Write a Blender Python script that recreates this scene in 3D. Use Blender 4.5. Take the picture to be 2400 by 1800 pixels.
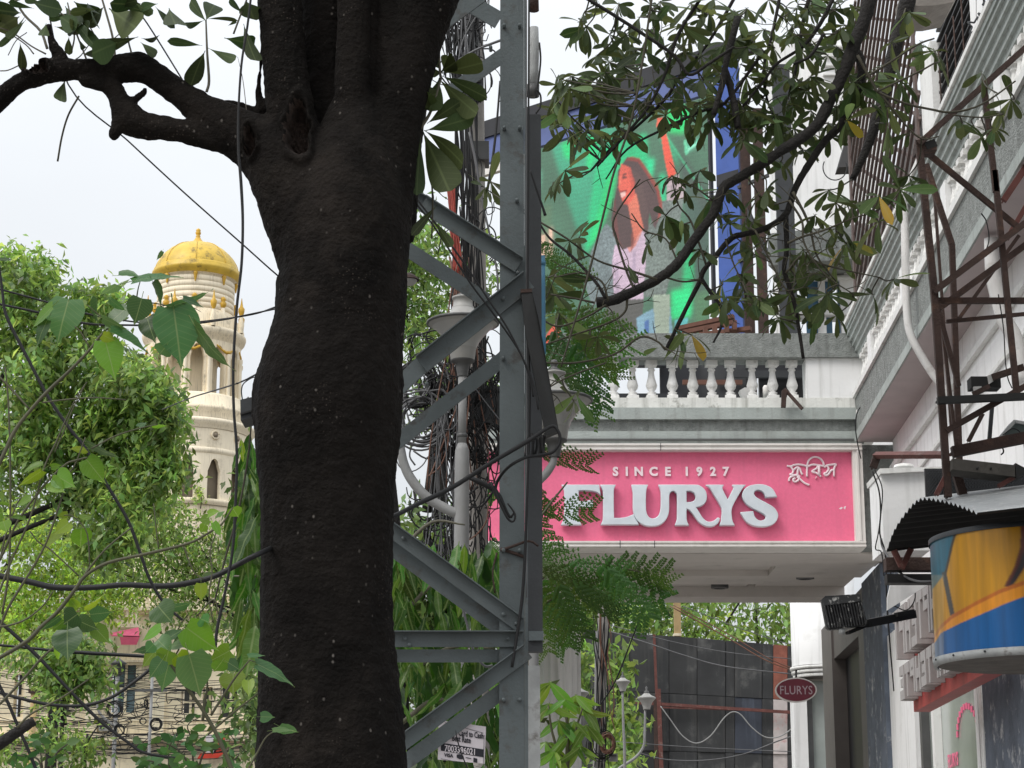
import bpy, math, random
import numpy as np
from mathutils import Vector, Matrix, noise
random.seed(7); rng = np.random.default_rng(7)
scene = bpy.context.scene
for o in list(bpy.data.objects): bpy.data.objects.remove(o)

# ---------------------------------------------------------------- camera
FPX, PITCH, EYE = 4800.0, math.radians(13.8), 1.6
cam_d = bpy.data.cameras.new('camera'); cam = bpy.data.objects.new('camera', cam_d)
scene.collection.objects.link(cam)
cam.location = (0, 0, EYE); cam.rotation_euler = (math.radians(90) + PITCH, 0, 0)
cam_d.sensor_width = 36.0; cam_d.lens = 36.0 * FPX / 2400.0
cam_d.clip_start = 0.1; cam_d.clip_end = 3000
scene.camera = cam
scene.render.resolution_x, scene.render.resolution_y = 1024, 768

# ---------------------------------------------------------------- sky and sun (bright overcast)
SUN_EL, SUN_AZ = math.radians(50), math.radians(229)      # azimuth clockwise from +Y: behind the camera, a little left
w = bpy.data.worlds.new('World'); scene.world = w; w.use_nodes = True
nt = w.node_tree; nt.nodes.clear(); N = nt.nodes.new; L = nt.links.new
out = N('ShaderNodeOutputWorld')
sky = N('ShaderNodeTexSky'); sky.sky_type = 'NISHITA'; sky.sun_disc = False
sky.sun_elevation = SUN_EL; sky.sun_rotation = SUN_AZ; sky.dust_density = 6.0; sky.air_density = 1.0
hs = N('ShaderNodeHueSaturation'); hs.inputs['Saturation'].default_value = 0.35; L(sky.outputs[0], hs.inputs['Color'])
b1 = N('ShaderNodeBackground'); b1.inputs[1].default_value = 0.05; L(hs.outputs[0], b1.inputs[0])
tc = N('ShaderNodeTexCoord'); sx = N('ShaderNodeSeparateXYZ'); L(tc.outputs['Generated'], sx.inputs[0])
mp = N('ShaderNodeMapping'); mp.inputs['Scale'].default_value = (1.0, 1.0, 3.0); L(tc.outputs['Generated'], mp.inputs[0])
cl = N('ShaderNodeTexNoise'); cl.inputs['Scale'].default_value = 2.2; cl.inputs['Detail'].default_value = 4; L(mp.outputs[0], cl.inputs[0])
m0 = N('ShaderNodeMath'); m0.operation = 'MAXIMUM'; m0.inputs[1].default_value = 0.0; L(sx.outputs[2], m0.inputs[0])
m1 = N('ShaderNodeMath'); m1.operation = 'MULTIPLY_ADD'; m1.inputs[1].default_value = 1.05; m1.inputs[2].default_value = 0.50; L(m0.outputs[0], m1.inputs[0])
m2 = N('ShaderNodeMath'); m2.operation = 'MULTIPLY_ADD'; m2.inputs[1].default_value = 0.30; m2.inputs[2].default_value = 0.86; L(cl.outputs[0], m2.inputs[0])
m3 = N('ShaderNodeMath'); m3.operation = 'MULTIPLY'; L(m1.outputs[0], m3.inputs[0]); L(m2.outputs[0], m3.inputs[1])
b2 = N('ShaderNodeBackground'); b2.inputs[0].default_value = (0.93, 0.965, 1.0, 1); L(m3.outputs[0], b2.inputs[1])
ad = N('ShaderNodeAddShader'); L(b1.outputs[0], ad.inputs[0]); L(b2.outputs[0], ad.inputs[1]); L(ad.outputs[0], out.inputs[0])
sd = bpy.data.lights.new('sun', 'SUN'); sd.energy = 1.5; sd.angle = math.radians(25); sd.color = (1.0, 0.965, 0.91)
sun = bpy.data.objects.new('sun', sd); scene.collection.objects.link(sun)
_s = Vector((math.sin(SUN_AZ)*math.cos(SUN_EL), math.cos(SUN_AZ)*math.cos(SUN_EL), math.sin(SUN_EL)))
sun.rotation_euler = (-_s).to_track_quat('-Z', 'Y').to_euler(); sun.location = (0, -10, 30)
vs = scene.view_settings; vs.view_transform = 'Standard'; vs.look = 'None'; vs.exposure = 0.0; vs.gamma = 1.0
scene.view_settings.use_curve_mapping = False
scene.cycles.max_bounces = 8; scene.cycles.transparent_max_bounces = 8; scene.cycles.diffuse_bounces = 4

# ---------------------------------------------------------------- from survey pixels (photo 2400x1800) and a distance to metres
CP, SP = math.cos(PITCH), math.sin(PITCH)
def P(x, y, d):
    u = (x - 1200) / FPX; v = (900 - y) / FPX
    t = d / (CP - v * SP)
    return Vector((u * t, d, EYE + (SP + v * CP) * t))
def S(px, d): return px * d / FPX
def Zat(y, d): return P(1200, y, d).z
def Xat(x, y, d): return P(x, y, d).x

# ---------------------------------------------------------------- materials
MATS = {}
def mat(name, col, rough=0.7, var=0.2, scale=6.0, bump=0.0, bscale=60.0, metal=0.0, spec=0.4,
        streak=0.0, streak_col=(0.05, 0.05, 0.045), dirt=0.0, dirt_col=(0.06, 0.055, 0.045), dscale=3.0, island=False, hue=0.0):
    m = bpy.data.materials.new(name); m.use_nodes = True; t = m.node_tree; n = t.nodes.new; l = t.links.new
    b = t.nodes['Principled BSDF']; b.inputs['Roughness'].default_value = rough; b.inputs['Metallic'].default_value = metal
    b.inputs['Specular IOR Level'].default_value = spec
    tc0 = n('ShaderNodeTexCoord'); oi_ = n('ShaderNodeObjectInfo'); vm = n('ShaderNodeVectorMath'); vm.operation = 'MULTIPLY_ADD'; l(oi_.outputs['Random'], vm.inputs[0]); vm.inputs[1].default_value = (13.0, 7.0, 5.0); l(tc0.outputs['Object'], vm.inputs[2])
    class tc: outputs = {'Object': vm.outputs[0]}
    no = n('ShaderNodeTexNoise'); no.inputs['Scale'].default_value = scale; no.inputs['Detail'].default_value = 6; l(tc.outputs['Object'], no.inputs[0])
    r = n('ShaderNodeMapRange'); r.inputs['From Min'].default_value = 0.25; r.inputs['From Max'].default_value = 0.75
    r.inputs['To Min'].default_value = 1 - var; r.inputs['To Max'].default_value = 1 + var; l(no.outputs[0], r.inputs[0])
    mx = n('ShaderNodeMix'); mx.data_type = 'RGBA'; mx.blend_type = 'MULTIPLY'; mx.inputs[0].default_value = 1
    mx.inputs[6].default_value = (*col, 1); l(r.outputs[0], mx.inputs[7]); c = mx.outputs[2]
    if island:
        g = n('ShaderNodeNewGeometry'); h = n('ShaderNodeHueSaturation'); l(c, h.inputs['Color'])
        r2 = n('ShaderNodeMapRange'); r2.inputs['To Min'].default_value = 0.65; r2.inputs['To Max'].default_value = 1.35; l(g.outputs['Random Per Island'], r2.inputs[0]); l(r2.outputs[0], h.inputs['Value']); c = h.outputs[0]
    if streak > 0:
        mp = n('ShaderNodeMapping'); mp.inputs['Scale'].default_value = (7, 7, 0.5); l(tc.outputs['Object'], mp.inputs[0])
        ns = n('ShaderNodeTexNoise'); ns.inputs['Scale'].default_value = 1.6; ns.inputs['Detail'].default_value = 5; l(mp.outputs[0], ns.inputs[0])
        rs = n('ShaderNodeMapRange'); rs.inputs['From Min'].default_value = 0.52; rs.inputs['From Max'].default_value = 0.78; rs.inputs['To Max'].default_value = streak; l(ns.outputs[0], rs.inputs[0])
        m2 = n('ShaderNodeMix'); m2.data_type = 'RGBA'; l(rs.outputs[0], m2.inputs[0]); l(c, m2.inputs[6]); m2.inputs[7].default_value = (*streak_col, 1); c = m2.outputs[2]
    if dirt > 0:
        nd = n('ShaderNodeTexNoise'); nd.inputs['Scale'].default_value = dscale; nd.inputs['Detail'].default_value = 9; nd.inputs['Roughness'].default_value = 0.7; l(tc.outputs['Object'], nd.inputs[0])
        rd = n('ShaderNodeMapRange'); rd.inputs['From Min'].default_value = 0.55; rd.inputs['From Max'].default_value = 0.68; rd.inputs['To Max'].default_value = dirt; l(nd.outputs[0], rd.inputs[0])
        m3 = n('ShaderNodeMix'); m3.data_type = 'RGBA'; l(rd.outputs[0], m3.inputs[0]); l(c, m3.inputs[6]); m3.inputs[7].default_value = (*dirt_col, 1); c = m3.outputs[2]
    l(c, b.inputs['Base Color'])
    if bump > 0:
        nb = n('ShaderNodeTexNoise'); nb.inputs['Scale'].default_value = bscale; nb.inputs['Detail'].default_value = 4; l(tc.outputs['Object'], nb.inputs[0])
        bp = n('ShaderNodeBump'); bp.inputs['Strength'].default_value = bump; bp.inputs['Distance'].default_value = 0.02; l(nb.outputs[0], bp.inputs['Height']); l(bp.outputs[0], b.inputs['Normal'])
    MATS[name] = m; return m

def leaf_mat(name, col, back=None, trans=0.35, rough=0.45, spread=0.35, per='object', vein=True, yellow=0.0, spec=0.35, vs=1.0, cscale=.9):
    """leaf: glossy top, paler underside, light passing through; each leaf (object or island) its own tint"""
    back = back or tuple(min(1, c * 1.5 + 0.01) for c in col)
    m = bpy.data.materials.new(name); m.use_nodes = True; t = m.node_tree; n = t.nodes.new; l = t.links.new
    b = t.nodes['Principled BSDF']; b.inputs['Roughness'].default_value = rough; b.inputs['Specular IOR Level'].default_value = spec
    g = n('ShaderNodeNewGeometry')
    if per == 'object': oi = n('ShaderNodeObjectInfo'); rnd = oi.outputs['Random']
    else: rnd = g.outputs['Random Per Island']
    mx = n('ShaderNodeMix'); mx.data_type = 'RGBA'; l(g.outputs['Backfacing'], mx.inputs[0]); mx.inputs[6].default_value = (*col, 1); mx.inputs[7].default_value = (*back, 1)
    c = mx.outputs[2]
    if yellow > 0:
        th = n('ShaderNodeMapRange'); th.inputs['From Min'].default_value = 1 - yellow; th.inputs['From Max'].default_value = 1 - yellow + 0.02; l(rnd, th.inputs[0])
        my = n('ShaderNodeMix'); my.data_type = 'RGBA'; l(th.outputs[0], my.inputs[0]); l(c, my.inputs[6]); my.inputs[7].default_value = (0.32, 0.22, 0.02, 1); c = my.outputs[2]
    h = n('ShaderNodeHueSaturation'); l(c, h.inputs['Color'])
    r = n('ShaderNodeMapRange'); r.inputs['To Min'].default_value = 1 - spread; r.inputs['To Max'].default_value = 1 + spread * 1.3; l(rnd, r.inputs[0]); l(r.outputs[0], h.inputs['Value'])
    wn = n('ShaderNodeTexWhiteNoise'); wn.noise_dimensions = '1D'; l(rnd, wn.inputs['W'])
    r2 = n('ShaderNodeMapRange'); r2.inputs['To Min'].default_value = 0.47; r2.inputs['To Max'].default_value = 0.525; l(wn.outputs[0], r2.inputs[0]); l(r2.outputs[0], h.inputs['Hue'])
    c = h.outputs[0]
    if per == 'island':     # clump-sized noise makes leaves lighter or darker
        tq = n('ShaderNodeTexCoord'); nq = n('ShaderNodeTexNoise'); nq.inputs['Scale'].default_value = cscale; nq.inputs['Detail'].default_value = 3; l(tq.outputs['Object'], nq.inputs[0])
        rq = n('ShaderNodeMapRange'); rq.inputs['From Min'].default_value = .3; rq.inputs['From Max'].default_value = .7; rq.inputs['To Min'].default_value = .55; rq.inputs['To Max'].default_value = 1.45; l(nq.outputs[0], rq.inputs[0])
        hq = n('ShaderNodeHueSaturation'); l(c, hq.inputs['Color']); l(rq.outputs[0], hq.inputs['Value']); c = hq.outputs[0]
    if vein:
        tc = n('ShaderNodeTexCoord'); sp = n('ShaderNodeSeparateXYZ'); l(tc.outputs['Object'], sp.inputs[0])
        ab = n('ShaderNodeMath'); ab.operation = 'ABSOLUTE'; l(sp.outputs[0], ab.inputs[0])
        rv = n('ShaderNodeMapRange'); rv.inputs['From Min'].default_value = 0.006; rv.inputs['From Max'].default_value = 0.02; rv.inputs['To Min'].default_value = 0.55*vs; rv.inputs['To Max'].default_value = 0.0; l(ab.outputs[0], rv.inputs[0])
        # side veins: slanted waves
        ma = n('ShaderNodeMath'); ma.operation = 'MULTIPLY_ADD'; l(ab.outputs[0], ma.inputs[0]); ma.inputs[1].default_value = -0.6; l(sp.outputs[1], ma.inputs[2])
        mu = n('ShaderNodeMath'); mu.operation = 'MULTIPLY'; l(ma.outputs[0], mu.inputs[0]); mu.inputs[1].default_value = 60.0
        si = n('ShaderNodeMath'); si.operation = 'SINE'; l(mu.outputs[0], si.inputs[0])
        rs = n('ShaderNodeMapRange'); rs.inputs['From Min'].default_value = 0.9; rs.inputs['From Max'].default_value = 1.0; rs.inputs['To Max'].default_value = 0.22*vs; l(si.outputs[0], rs.inputs[0])
        mm = n('ShaderNodeMath'); mm.operation = 'MAXIMUM'; l(rv.outputs[0], mm.inputs[0]); l(rs.outputs[0], mm.inputs[1])
        mv = n('ShaderNodeMix'); mv.data_type = 'RGBA'; l(mm.outputs[0], mv.inputs[0]); l(c, mv.inputs[6]); mv.inputs[7].default_value = (0.22, 0.28, 0.12, 1); c = mv.outputs[2]
    l(c, b.inputs['Base Color'])
    tr = n('ShaderNodeBsdfTranslucent'); h2 = n('ShaderNodeHueSaturation'); h2.inputs['Hue'].default_value = 0.475; h2.inputs['Saturation'].default_value = 1.15; h2.inputs['Value'].default_value = 2.4; l(c, h2.inputs['Color']); l(h2.outputs[0], tr.inputs[0])
    ms = n('ShaderNodeMixShader'); ms.inputs[0].default_value = trans; l(b.outputs[0], ms.inputs[1]); l(tr.outputs[0], ms.inputs[2])
    l(ms.outputs[0], t.nodes['Material Output'].inputs[0])
    MATS[name] = m; return m

def emit_attr(name, attr, strength):
    m = bpy.data.materials.new(name); m.use_nodes = True; t = m.node_tree; n = t.nodes.new; l = t.links.new
    b = t.nodes['Principled BSDF']; b.inputs['Base Color'].default_value = (0.02, 0.02, 0.02, 1); b.inputs['Roughness'].default_value = 0.6
    a = n('ShaderNodeVertexColor'); a.layer_name = attr
    tc = n('ShaderNodeTexCoord'); wv = n('ShaderNodeTexWave'); wv.bands_direction = 'Z'; wv.inputs['Scale'].default_value = 3.2; wv.inputs['Distortion'].default_value = 0.0; l(tc.outputs['Object'], wv.inputs[0])
    r = n('ShaderNodeMapRange'); r.inputs['To Min'].default_value = strength * 0.93; r.inputs['To Max'].default_value = strength * 1.03; l(wv.outputs[1], r.inputs[0])
    l(a.outputs[0], b.inputs['Emission Color']); l(r.outputs[0], b.inputs['Emission Strength'])
    MATS[name] = m; return m
def attr_mat(name, attr, rough=0.35, spec=0.5):
    m = bpy.data.materials.new(name); m.use_nodes = True; t = m.node_tree; n = t.nodes.new; l = t.links.new
    b = t.nodes['Principled BSDF']; b.inputs['Roughness'].default_value = rough; b.inputs['Specular IOR Level'].default_value = spec
    a = n('ShaderNodeVertexColor'); a.layer_name = attr
    tc = n('ShaderNodeTexCoord'); mp = n('ShaderNodeMapping'); mp.inputs['Scale'].default_value = (9, 9, 0.7); l(tc.outputs['Object'], mp.inputs[0])
    no = n('ShaderNodeTexNoise'); no.inputs['Scale'].default_value = 2; no.inputs['Detail'].default_value = 6; l(mp.outputs[0], no.inputs[0])
    r = n('ShaderNodeMapRange'); r.inputs['From Min'].default_value = 0.3; r.inputs['From Max'].default_value = 0.75; r.inputs['To Min'].default_value = 1.05; r.inputs['To Max'].default_value = 0.62; l(no.outputs[0], r.inputs[0])
    mx = n('ShaderNodeMix'); mx.data_type = 'RGBA'; mx.blend_type = 'MULTIPLY'; mx.inputs[0].default_value = 1; l(a.outputs[0], mx.inputs[6]); l(r.outputs[0], mx.inputs[7])
    l(mx.outputs[2], b.inputs['Base Color']); MATS[name] = m; return m

# ---------------------------------------------------------------- objects
COL = scene.collection
WLOC = {}                                            # world offset of each thing / part (no rotation on roots)
def thing(name, label, cat, loc=(0, 0, 0), group=None, kind=None):
    o = bpy.data.objects.new(name, None); COL.objects.link(o); o.location = loc; o.empty_display_size = 0.2
    o['label'] = label; o['category'] = cat
    if group: o['group'] = group
    if kind: o['kind'] = kind
    WLOC[o.name] = Vector(loc); return o
def tag(o, label=None, cat=None, group=None, kind=None):
    if label: o['label'] = label
    if cat: o['category'] = cat
    if group: o['group'] = group
    if kind: o['kind'] = kind
    return o
def link_mesh(name, me, parent=None, origin=None):
    """mesh verts are in world metres; re-centre on the origin (default: parent's)"""
    o = bpy.data.objects.new(name, me); COL.objects.link(o)
    if parent is not None:
        o.parent = parent; base = WLOC[parent.name]
    else: base = Vector((0, 0, 0))
    off = Vector(origin) if origin is not None else base
    if off.length > 0: me.transform(Matrix.Translation(-off))
    o.location = off - base; WLOC[o.name] = off
    return o
def put(name, me, M, parent=None, mats=None):
    """an instance object of a shared mesh at world matrix M"""
    o = bpy.data.objects.new(name, me); COL.objects.link(o)
    base = Vector((0, 0, 0))
    if parent is not None: o.parent = parent; base = WLOC[parent.name]
    o.matrix_basis = Matrix.Translation(-base) @ M
    WLOC[o.name] = M.to_translation(); return o

def catmull(pts, k=6):
    pts = [tuple(p) for p in pts]
    if len(pts) < 3 or k <= 1: return [np.array(p, float) for p in pts]
    a = [np.array(p, float) for p in pts]; a = [2*a[0]-a[1]] + a + [2*a[-1]-a[-2]]
    res = []
    for i in range(1, len(a) - 2):
        p0, p1, p2, p3 = a[i-1], a[i], a[i+1], a[i+2]
        for j in range(k):
            t = j / k
            res.append(0.5*((2*p1)+(-p0+p2)*t+(2*p0-5*p1+4*p2-p3)*t*t+(-p0+3*p1-3*p2+p3)*t**3))
    res.append(a[-2]); return res

class MB:
    def __init__(s): s.v = []; s.f = []; s.m = []; s.sm = []; s.cm = 0; s.smooth = False
    def face(s, idx): s.f.append(idx); s.m.append(s.cm); s.sm.append(s.smooth)
    def add(s, verts, faces):
        b = len(s.v); s.v += [tuple(p) for p in verts]
        for f in faces: s.face([b + i for i in f])
    def box(s, lo, hi):
        x0, y0, z0 = lo; x1, y1, z1 = hi
        s.add([(x0,y0,z0),(x1,y0,z0),(x1,y1,z0),(x0,y1,z0),(x0,y0,z1),(x1,y0,z1),(x1,y1,z1),(x0,y1,z1)],
              [(3,2,1,0),(4,5,6,7),(0,1,5,4),(1,2,6,5),(2,3,7,6),(3,0,4,7)])
    def hexa(s, p):   # 8 points: bottom 4 then top 4
        s.add(p, [(3,2,1,0),(4,5,6,7),(0,1,5,4),(1,2,6,5),(2,3,7,6),(3,0,4,7)])
    def bar(s, a, b, w, h, up=(0, 0, 1)):
        """box beam from a to b, w across, h along up"""
        a = Vector(a); b = Vector(b); d = (b - a).normalized(); up = Vector(up)
        if abs(d.dot(up)) > 0.98: up = Vector((0, 1, 0))
        x = d.cross(up).normalized(); u = x.cross(d).normalized(); x = x * w / 2; u = u * h / 2
        s.hexa([a-x-u, a+x-u, b+x-u, b-x-u, a-x+u, a+x+u, b+x+u, b-x+u])
    def tube(s, pts, n=8, k=5, cap=True, wob=0.0):
        """pts: (x,y,z,r)"""
        q = catmull(pts, k); b = len(s.v); prev = None; old = s.smooth; s.smooth = n > 4
        c = [Vector(p[:3]) for p in q]
        for i, p in enumerate(q):
            d = (c[min(i+1, len(c)-1)] - c[max(i-1, 0)])
            d = d.normalized() if d.length > 1e-9 else Vector((0, 0, 1))
            if prev is None:
                prev = d.orthogonal().normalized()
            prev = (prev - d * prev.dot(d)); prev = prev.normalized() if prev.length > 1e-6 else d.orthogonal().normalized()
            e = d.cross(prev); r = max(p[3], 1e-4)
            for j in range(n):
                a = 2*math.pi*j/n; rr = r * (1 + (random.uniform(-wob, wob) if wob else 0))
                s.v.append(tuple(c[i] + (prev*math.cos(a) + e*math.sin(a)) * rr))
        for i in range(len(q)-1):
            for j in range(n):
                s.face([b+i*n+j, b+i*n+(j+1) % n, b+(i+1)*n+(j+1) % n, b+(i+1)*n+j])
        if cap:
            s.face([b+j for j in reversed(range(n))]); s.face([b+(len(q)-1)*n+j for j in range(n)])
        s.smooth = old
    def tpx(s, pts, d, n=8, k=5, cap=True, wob=0.0):
        """pts: survey (x,y,w[,d]) with width w in px"""
        q = []
        for p in pts:
            dd = p[3] if len(p) > 3 else d
            v = P(p[0], p[1], dd); q.append((v.x, v.y, v.z, S(p[2], dd)/2))
        s.tube(q, n, k, cap, wob)
    def lathe(s, c, prof, n=24, a0=0.0, a1=2*math.pi, smooth=True):
        """prof: list of (r, z) world z; around vertical axis through c"""
        b = len(s.v); full = abs(a1-a0-2*math.pi) < 1e-6; m = n if full else n+1; old = s.smooth; s.smooth = smooth
        for r, z in prof:
            for j in range(m):
                a = a0 + (a1-a0)*j/n; s.v.append((c[0]+r*math.cos(a), c[1]+r*math.sin(a), z))
        for i in range(len(prof)-1):
            for j in range(n):
                j2 = (j+1) % m if full else j+1
                s.face([b+i*m+j, b+i*m+j2, b+(i+1)*m+j2, b+(i+1)*m+j])
        s.smooth = old
    def prism(s, poly, off):
        """poly: 3D points (front), off: vector to the back"""
        n = len(poly); b = len(s.v); off = Vector(off)
        s.v += [tuple(p) for p in poly] + [tuple(Vector(p)+off) for p in poly]
        s.face(list(range(b, b+n))); s.face(list(range(b+2*n-1, b+n-1, -1)))
        for i in range(n): s.face([b+(i+1) % n, b+i, b+n+i, b+n+(i+1) % n])
    def mesh(s, name):
        me = bpy.data.meshes.new(name); me.from_pydata(s.v, [], s.f)
        me.polygons.foreach_set('material_index', s.m); me.polygons.foreach_set('use_smooth', s.sm); me.update(); return me
    def build(s, name, mats, parent=None, origin=None, recalc=False):
        me = s.mesh(name)
        if recalc:
            import bmesh; bm = bmesh.new(); bm.from_mesh(me); bmesh.ops.recalc_face_normals(bm, faces=bm.faces); bm.to_mesh(me); bm.free()
        for m in (mats if isinstance(mats, (list, tuple)) else [mats]): me.materials.append(MATS[m] if isinstance(m, str) else m)
        return link_mesh(name, me, parent, origin)
def boxpx(mb, x0, y0, x1, y1, d, depth):
    """box whose front face fills the survey rectangle at distance d, with real depth going away"""
    a = P(x0, y1, d); b = P(x1, y0, d); mb.box((a.x, d, a.z), (b.x, d+depth, b.z))
def quick_mesh(name, V, F, mats):
    """numpy verts (n,3), faces (m,k) all the same size"""
    me = bpy.data.meshes.new(name); V = np.asarray(V, np.float32); F = np.asarray(F, np.int32); k = F.shape[1]
    me.vertices.add(len(V)); me.vertices.foreach_set('co', V.ravel())
    me.loops.add(F.size); me.loops.foreach_set('vertex_index', F.ravel())
    me.polygons.add(len(F)); me.polygons.foreach_set('loop_start', np.arange(0, F.size, k, dtype=np.int32)); me.polygons.foreach_set('loop_total', np.full(len(F), k, np.int32))
    for m in mats: me.materials.append(MATS[m])
    me.update(calc_edges=True); me.validate(); return me
def srgb(r, g, b):
    f = lambda c: (c/255/12.92) if c/255 <= 0.04045 else ((c/255+0.055)/1.055)**2.4
    return (f(r), f(g), f(b))

# ---------------------------------------------------------------- leaves
OBO = ([0, .06, .15, .3, .45, .6, .72, .84, .92, .97, 1.0], [.03, .05, .13, .27, .38, .46, .5, .47, .37, .24, .02])
def leaf_mesh(name, width, m, peak=0.55, prof=None, seg=9, fold=0.25, droop=0.25, wave=0.0, petiole=0.0, heart=False, pr=0.008, curl=0.0):
    """unit-length leaf along +Y, normal +Z; a stalk before y=0 when petiole > 0"""
    V = []; F = []
    for i in range(seg+1):
        t = i/seg
        if heart:
            hw = width/2 * (math.sin(math.pi*min(1, (t+0.10)/1.1)**0.62)**0.9 if t < 0.999 else 0)
            hw *= (1 - 0.55*max(0, (t-0.62)/0.38)**0.8) if t > 0.62 else 1
            if t > 0.82: hw = width/2*0.16*(1-(t-0.82)/0.18)
            yb = t - (0.06 if i == 0 else 0)
        else:
            a = math.log(0.5)/math.log(peak); hw = width/2*max(0, math.sin(math.pi*min(max(t, 0.0), 1)**a))**0.85; yb = t
            hw = max(hw, 0.012 if t < 0.97 else 0.0)
            if prof: hw = width*float(np.interp(t, prof[0], prof[1]))
        y = yb; z = -droop*t*t + wave*math.sin(t*16)*0.5
        up = fold*hw; wv = wave*math.sin(t*22+1)
        x = hw + 0.0
        cx = curl*t*t
        V += [(cx-x, y, z+up+wv), (cx, y + (0.05 if heart and i == 0 else 0), z), (cx+x, y, z+up-wv)]
    for i in range(seg):
        for j in (0, 1): F.append((i*3+j, i*3+j+1, (i+1)*3+j+1, (i+1)*3+j))
    if petiole > 0:
        b = len(V)
        for q, y in ((0, -petiole), (1, 0.03)):
            V += [(-pr, y, 0.0), (pr, y, 0.0), (0, y, pr*1.6)]
        for j in range(3): F.append((b+j, b+(j+1) % 3, b+3+(j+1) % 3, b+3+j))
    me = bpy.data.meshes.new(name); me.from_pydata(V, [], F); me.materials.append(MATS[m])
    me.polygons.foreach_set('use_smooth', [True]*len(F)); me.update(); return me
def leaf_matrix(base, tip, roll=0.0, wscale=1.0, face=None):
    """frame from base to tip; roll turns the blade about its length, 0 = facing the camera"""
    base = Vector(base); tip = Vector(tip); d = tip - base; ln = d.length; y = d.normalized()
    f = face if face is not None else (Vector((0, 0, EYE)) - base).normalized()
    z = f - y*f.dot(y); z = z.normalized() if z.length > 1e-4 else y.orthogonal().normalized()
    z = Matrix.Rotation(roll, 3, y) @ z; x = y.cross(z)
    return Matrix(((x.x*ln*wscale, y.x*ln, z.x*ln, base.x), (x.y*ln*wscale, y.y*ln, z.y*ln, base.y), (x.z*ln*wscale, y.z*ln, z.z*ln, base.z), (0, 0, 0, 1)))
def merge_instances(name, items, mats, parent):
    """join (mesh, matrix) items into one mesh"""
    V = []; F3 = []; off = 0
    for me, M in items:
        n = len(me.vertices); c = np.empty(n*3, np.float32); me.vertices.foreach_get('co', c); c = c.reshape(-1, 3)
        A = np.array(M); V.append(c @ A[:3, :3].T + A[:3, 3])
        F3.append(np.array([p.vertices[:] for p in me.polygons], np.int32) + off); off += n
    me = quick_mesh(name, np.concatenate(V), np.concatenate(F3), mats); me.polygons.foreach_set('use_smooth', [True]*len(me.polygons))
    return link_mesh(name, me, parent)

def crown_cloud(blobs, leaf, clump=7, spread=2.2, flat=0.55, droop=0.5, aspect=0.42):
    """blobs: (cx,cy,rx,ry,d,depth_m,n) survey ellipses -> leaf diamonds gathered in clumps; returns V, F"""
    Vs = []; Fs = []; off = 0
    for cx, cy, rx, ry, d, dep, n in blobs:
        nc = max(1, n//clump)
        u = rng.normal(size=(nc, 3)); u /= np.linalg.norm(u, axis=1)[:, None]
        u *= (rng.random(nc)**0.45)[:, None]
        u *= 1 + 0.28*np.sin(u[:, :1]*7+cx)*np.cos(u[:, 1:2]*6+cy)
        cd = d + u[:, 1]*dep
        c = np.array([P(cx+u[i, 0]*rx, cy-u[i, 2]*ry, max(2, cd[i])) for i in range(nc)])
        c = np.repeat(c, clump, 0); m = len(c)
        ls = leaf*rng.uniform(0.5, 1.4, m)
        p = c + rng.normal(size=(m, 3))*leaf*spread*np.array([0.5, 0.5, 0.45])
        dr = rng.normal(size=(m, 3)); dr[:, 2] -= droop; dr /= np.linalg.norm(dr, axis=1)[:, None]
        nn = rng.normal(size=(m, 3))*flat + np.array([0, -0.35, 0.8]); sd = np.cross(dr, nn); sd /= np.linalg.norm(sd, axis=1)[:, None]+1e-9
        up = np.cross(sd, dr)
        L_ = ls[:, None]; A = aspect
        v0 = p; v1 = p + dr*L_*0.5 + sd*L_*A*0.5 + up*L_*0.06; v2 = p + dr*L_ - up*L_*0.12; v3 = p + dr*L_*0.5 - sd*L_*A*0.5 + up*L_*0.06
        Vs.append(np.stack([v0, v1, v2, v3], 1).reshape(-1, 3))
        ii = np.arange(m)*4 + off
        Fs.append(np.stack([ii, ii+1, ii+2, ii+3], 1)); off += m*4
    return np.concatenate(Vs), np.concatenate(Fs)
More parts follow.
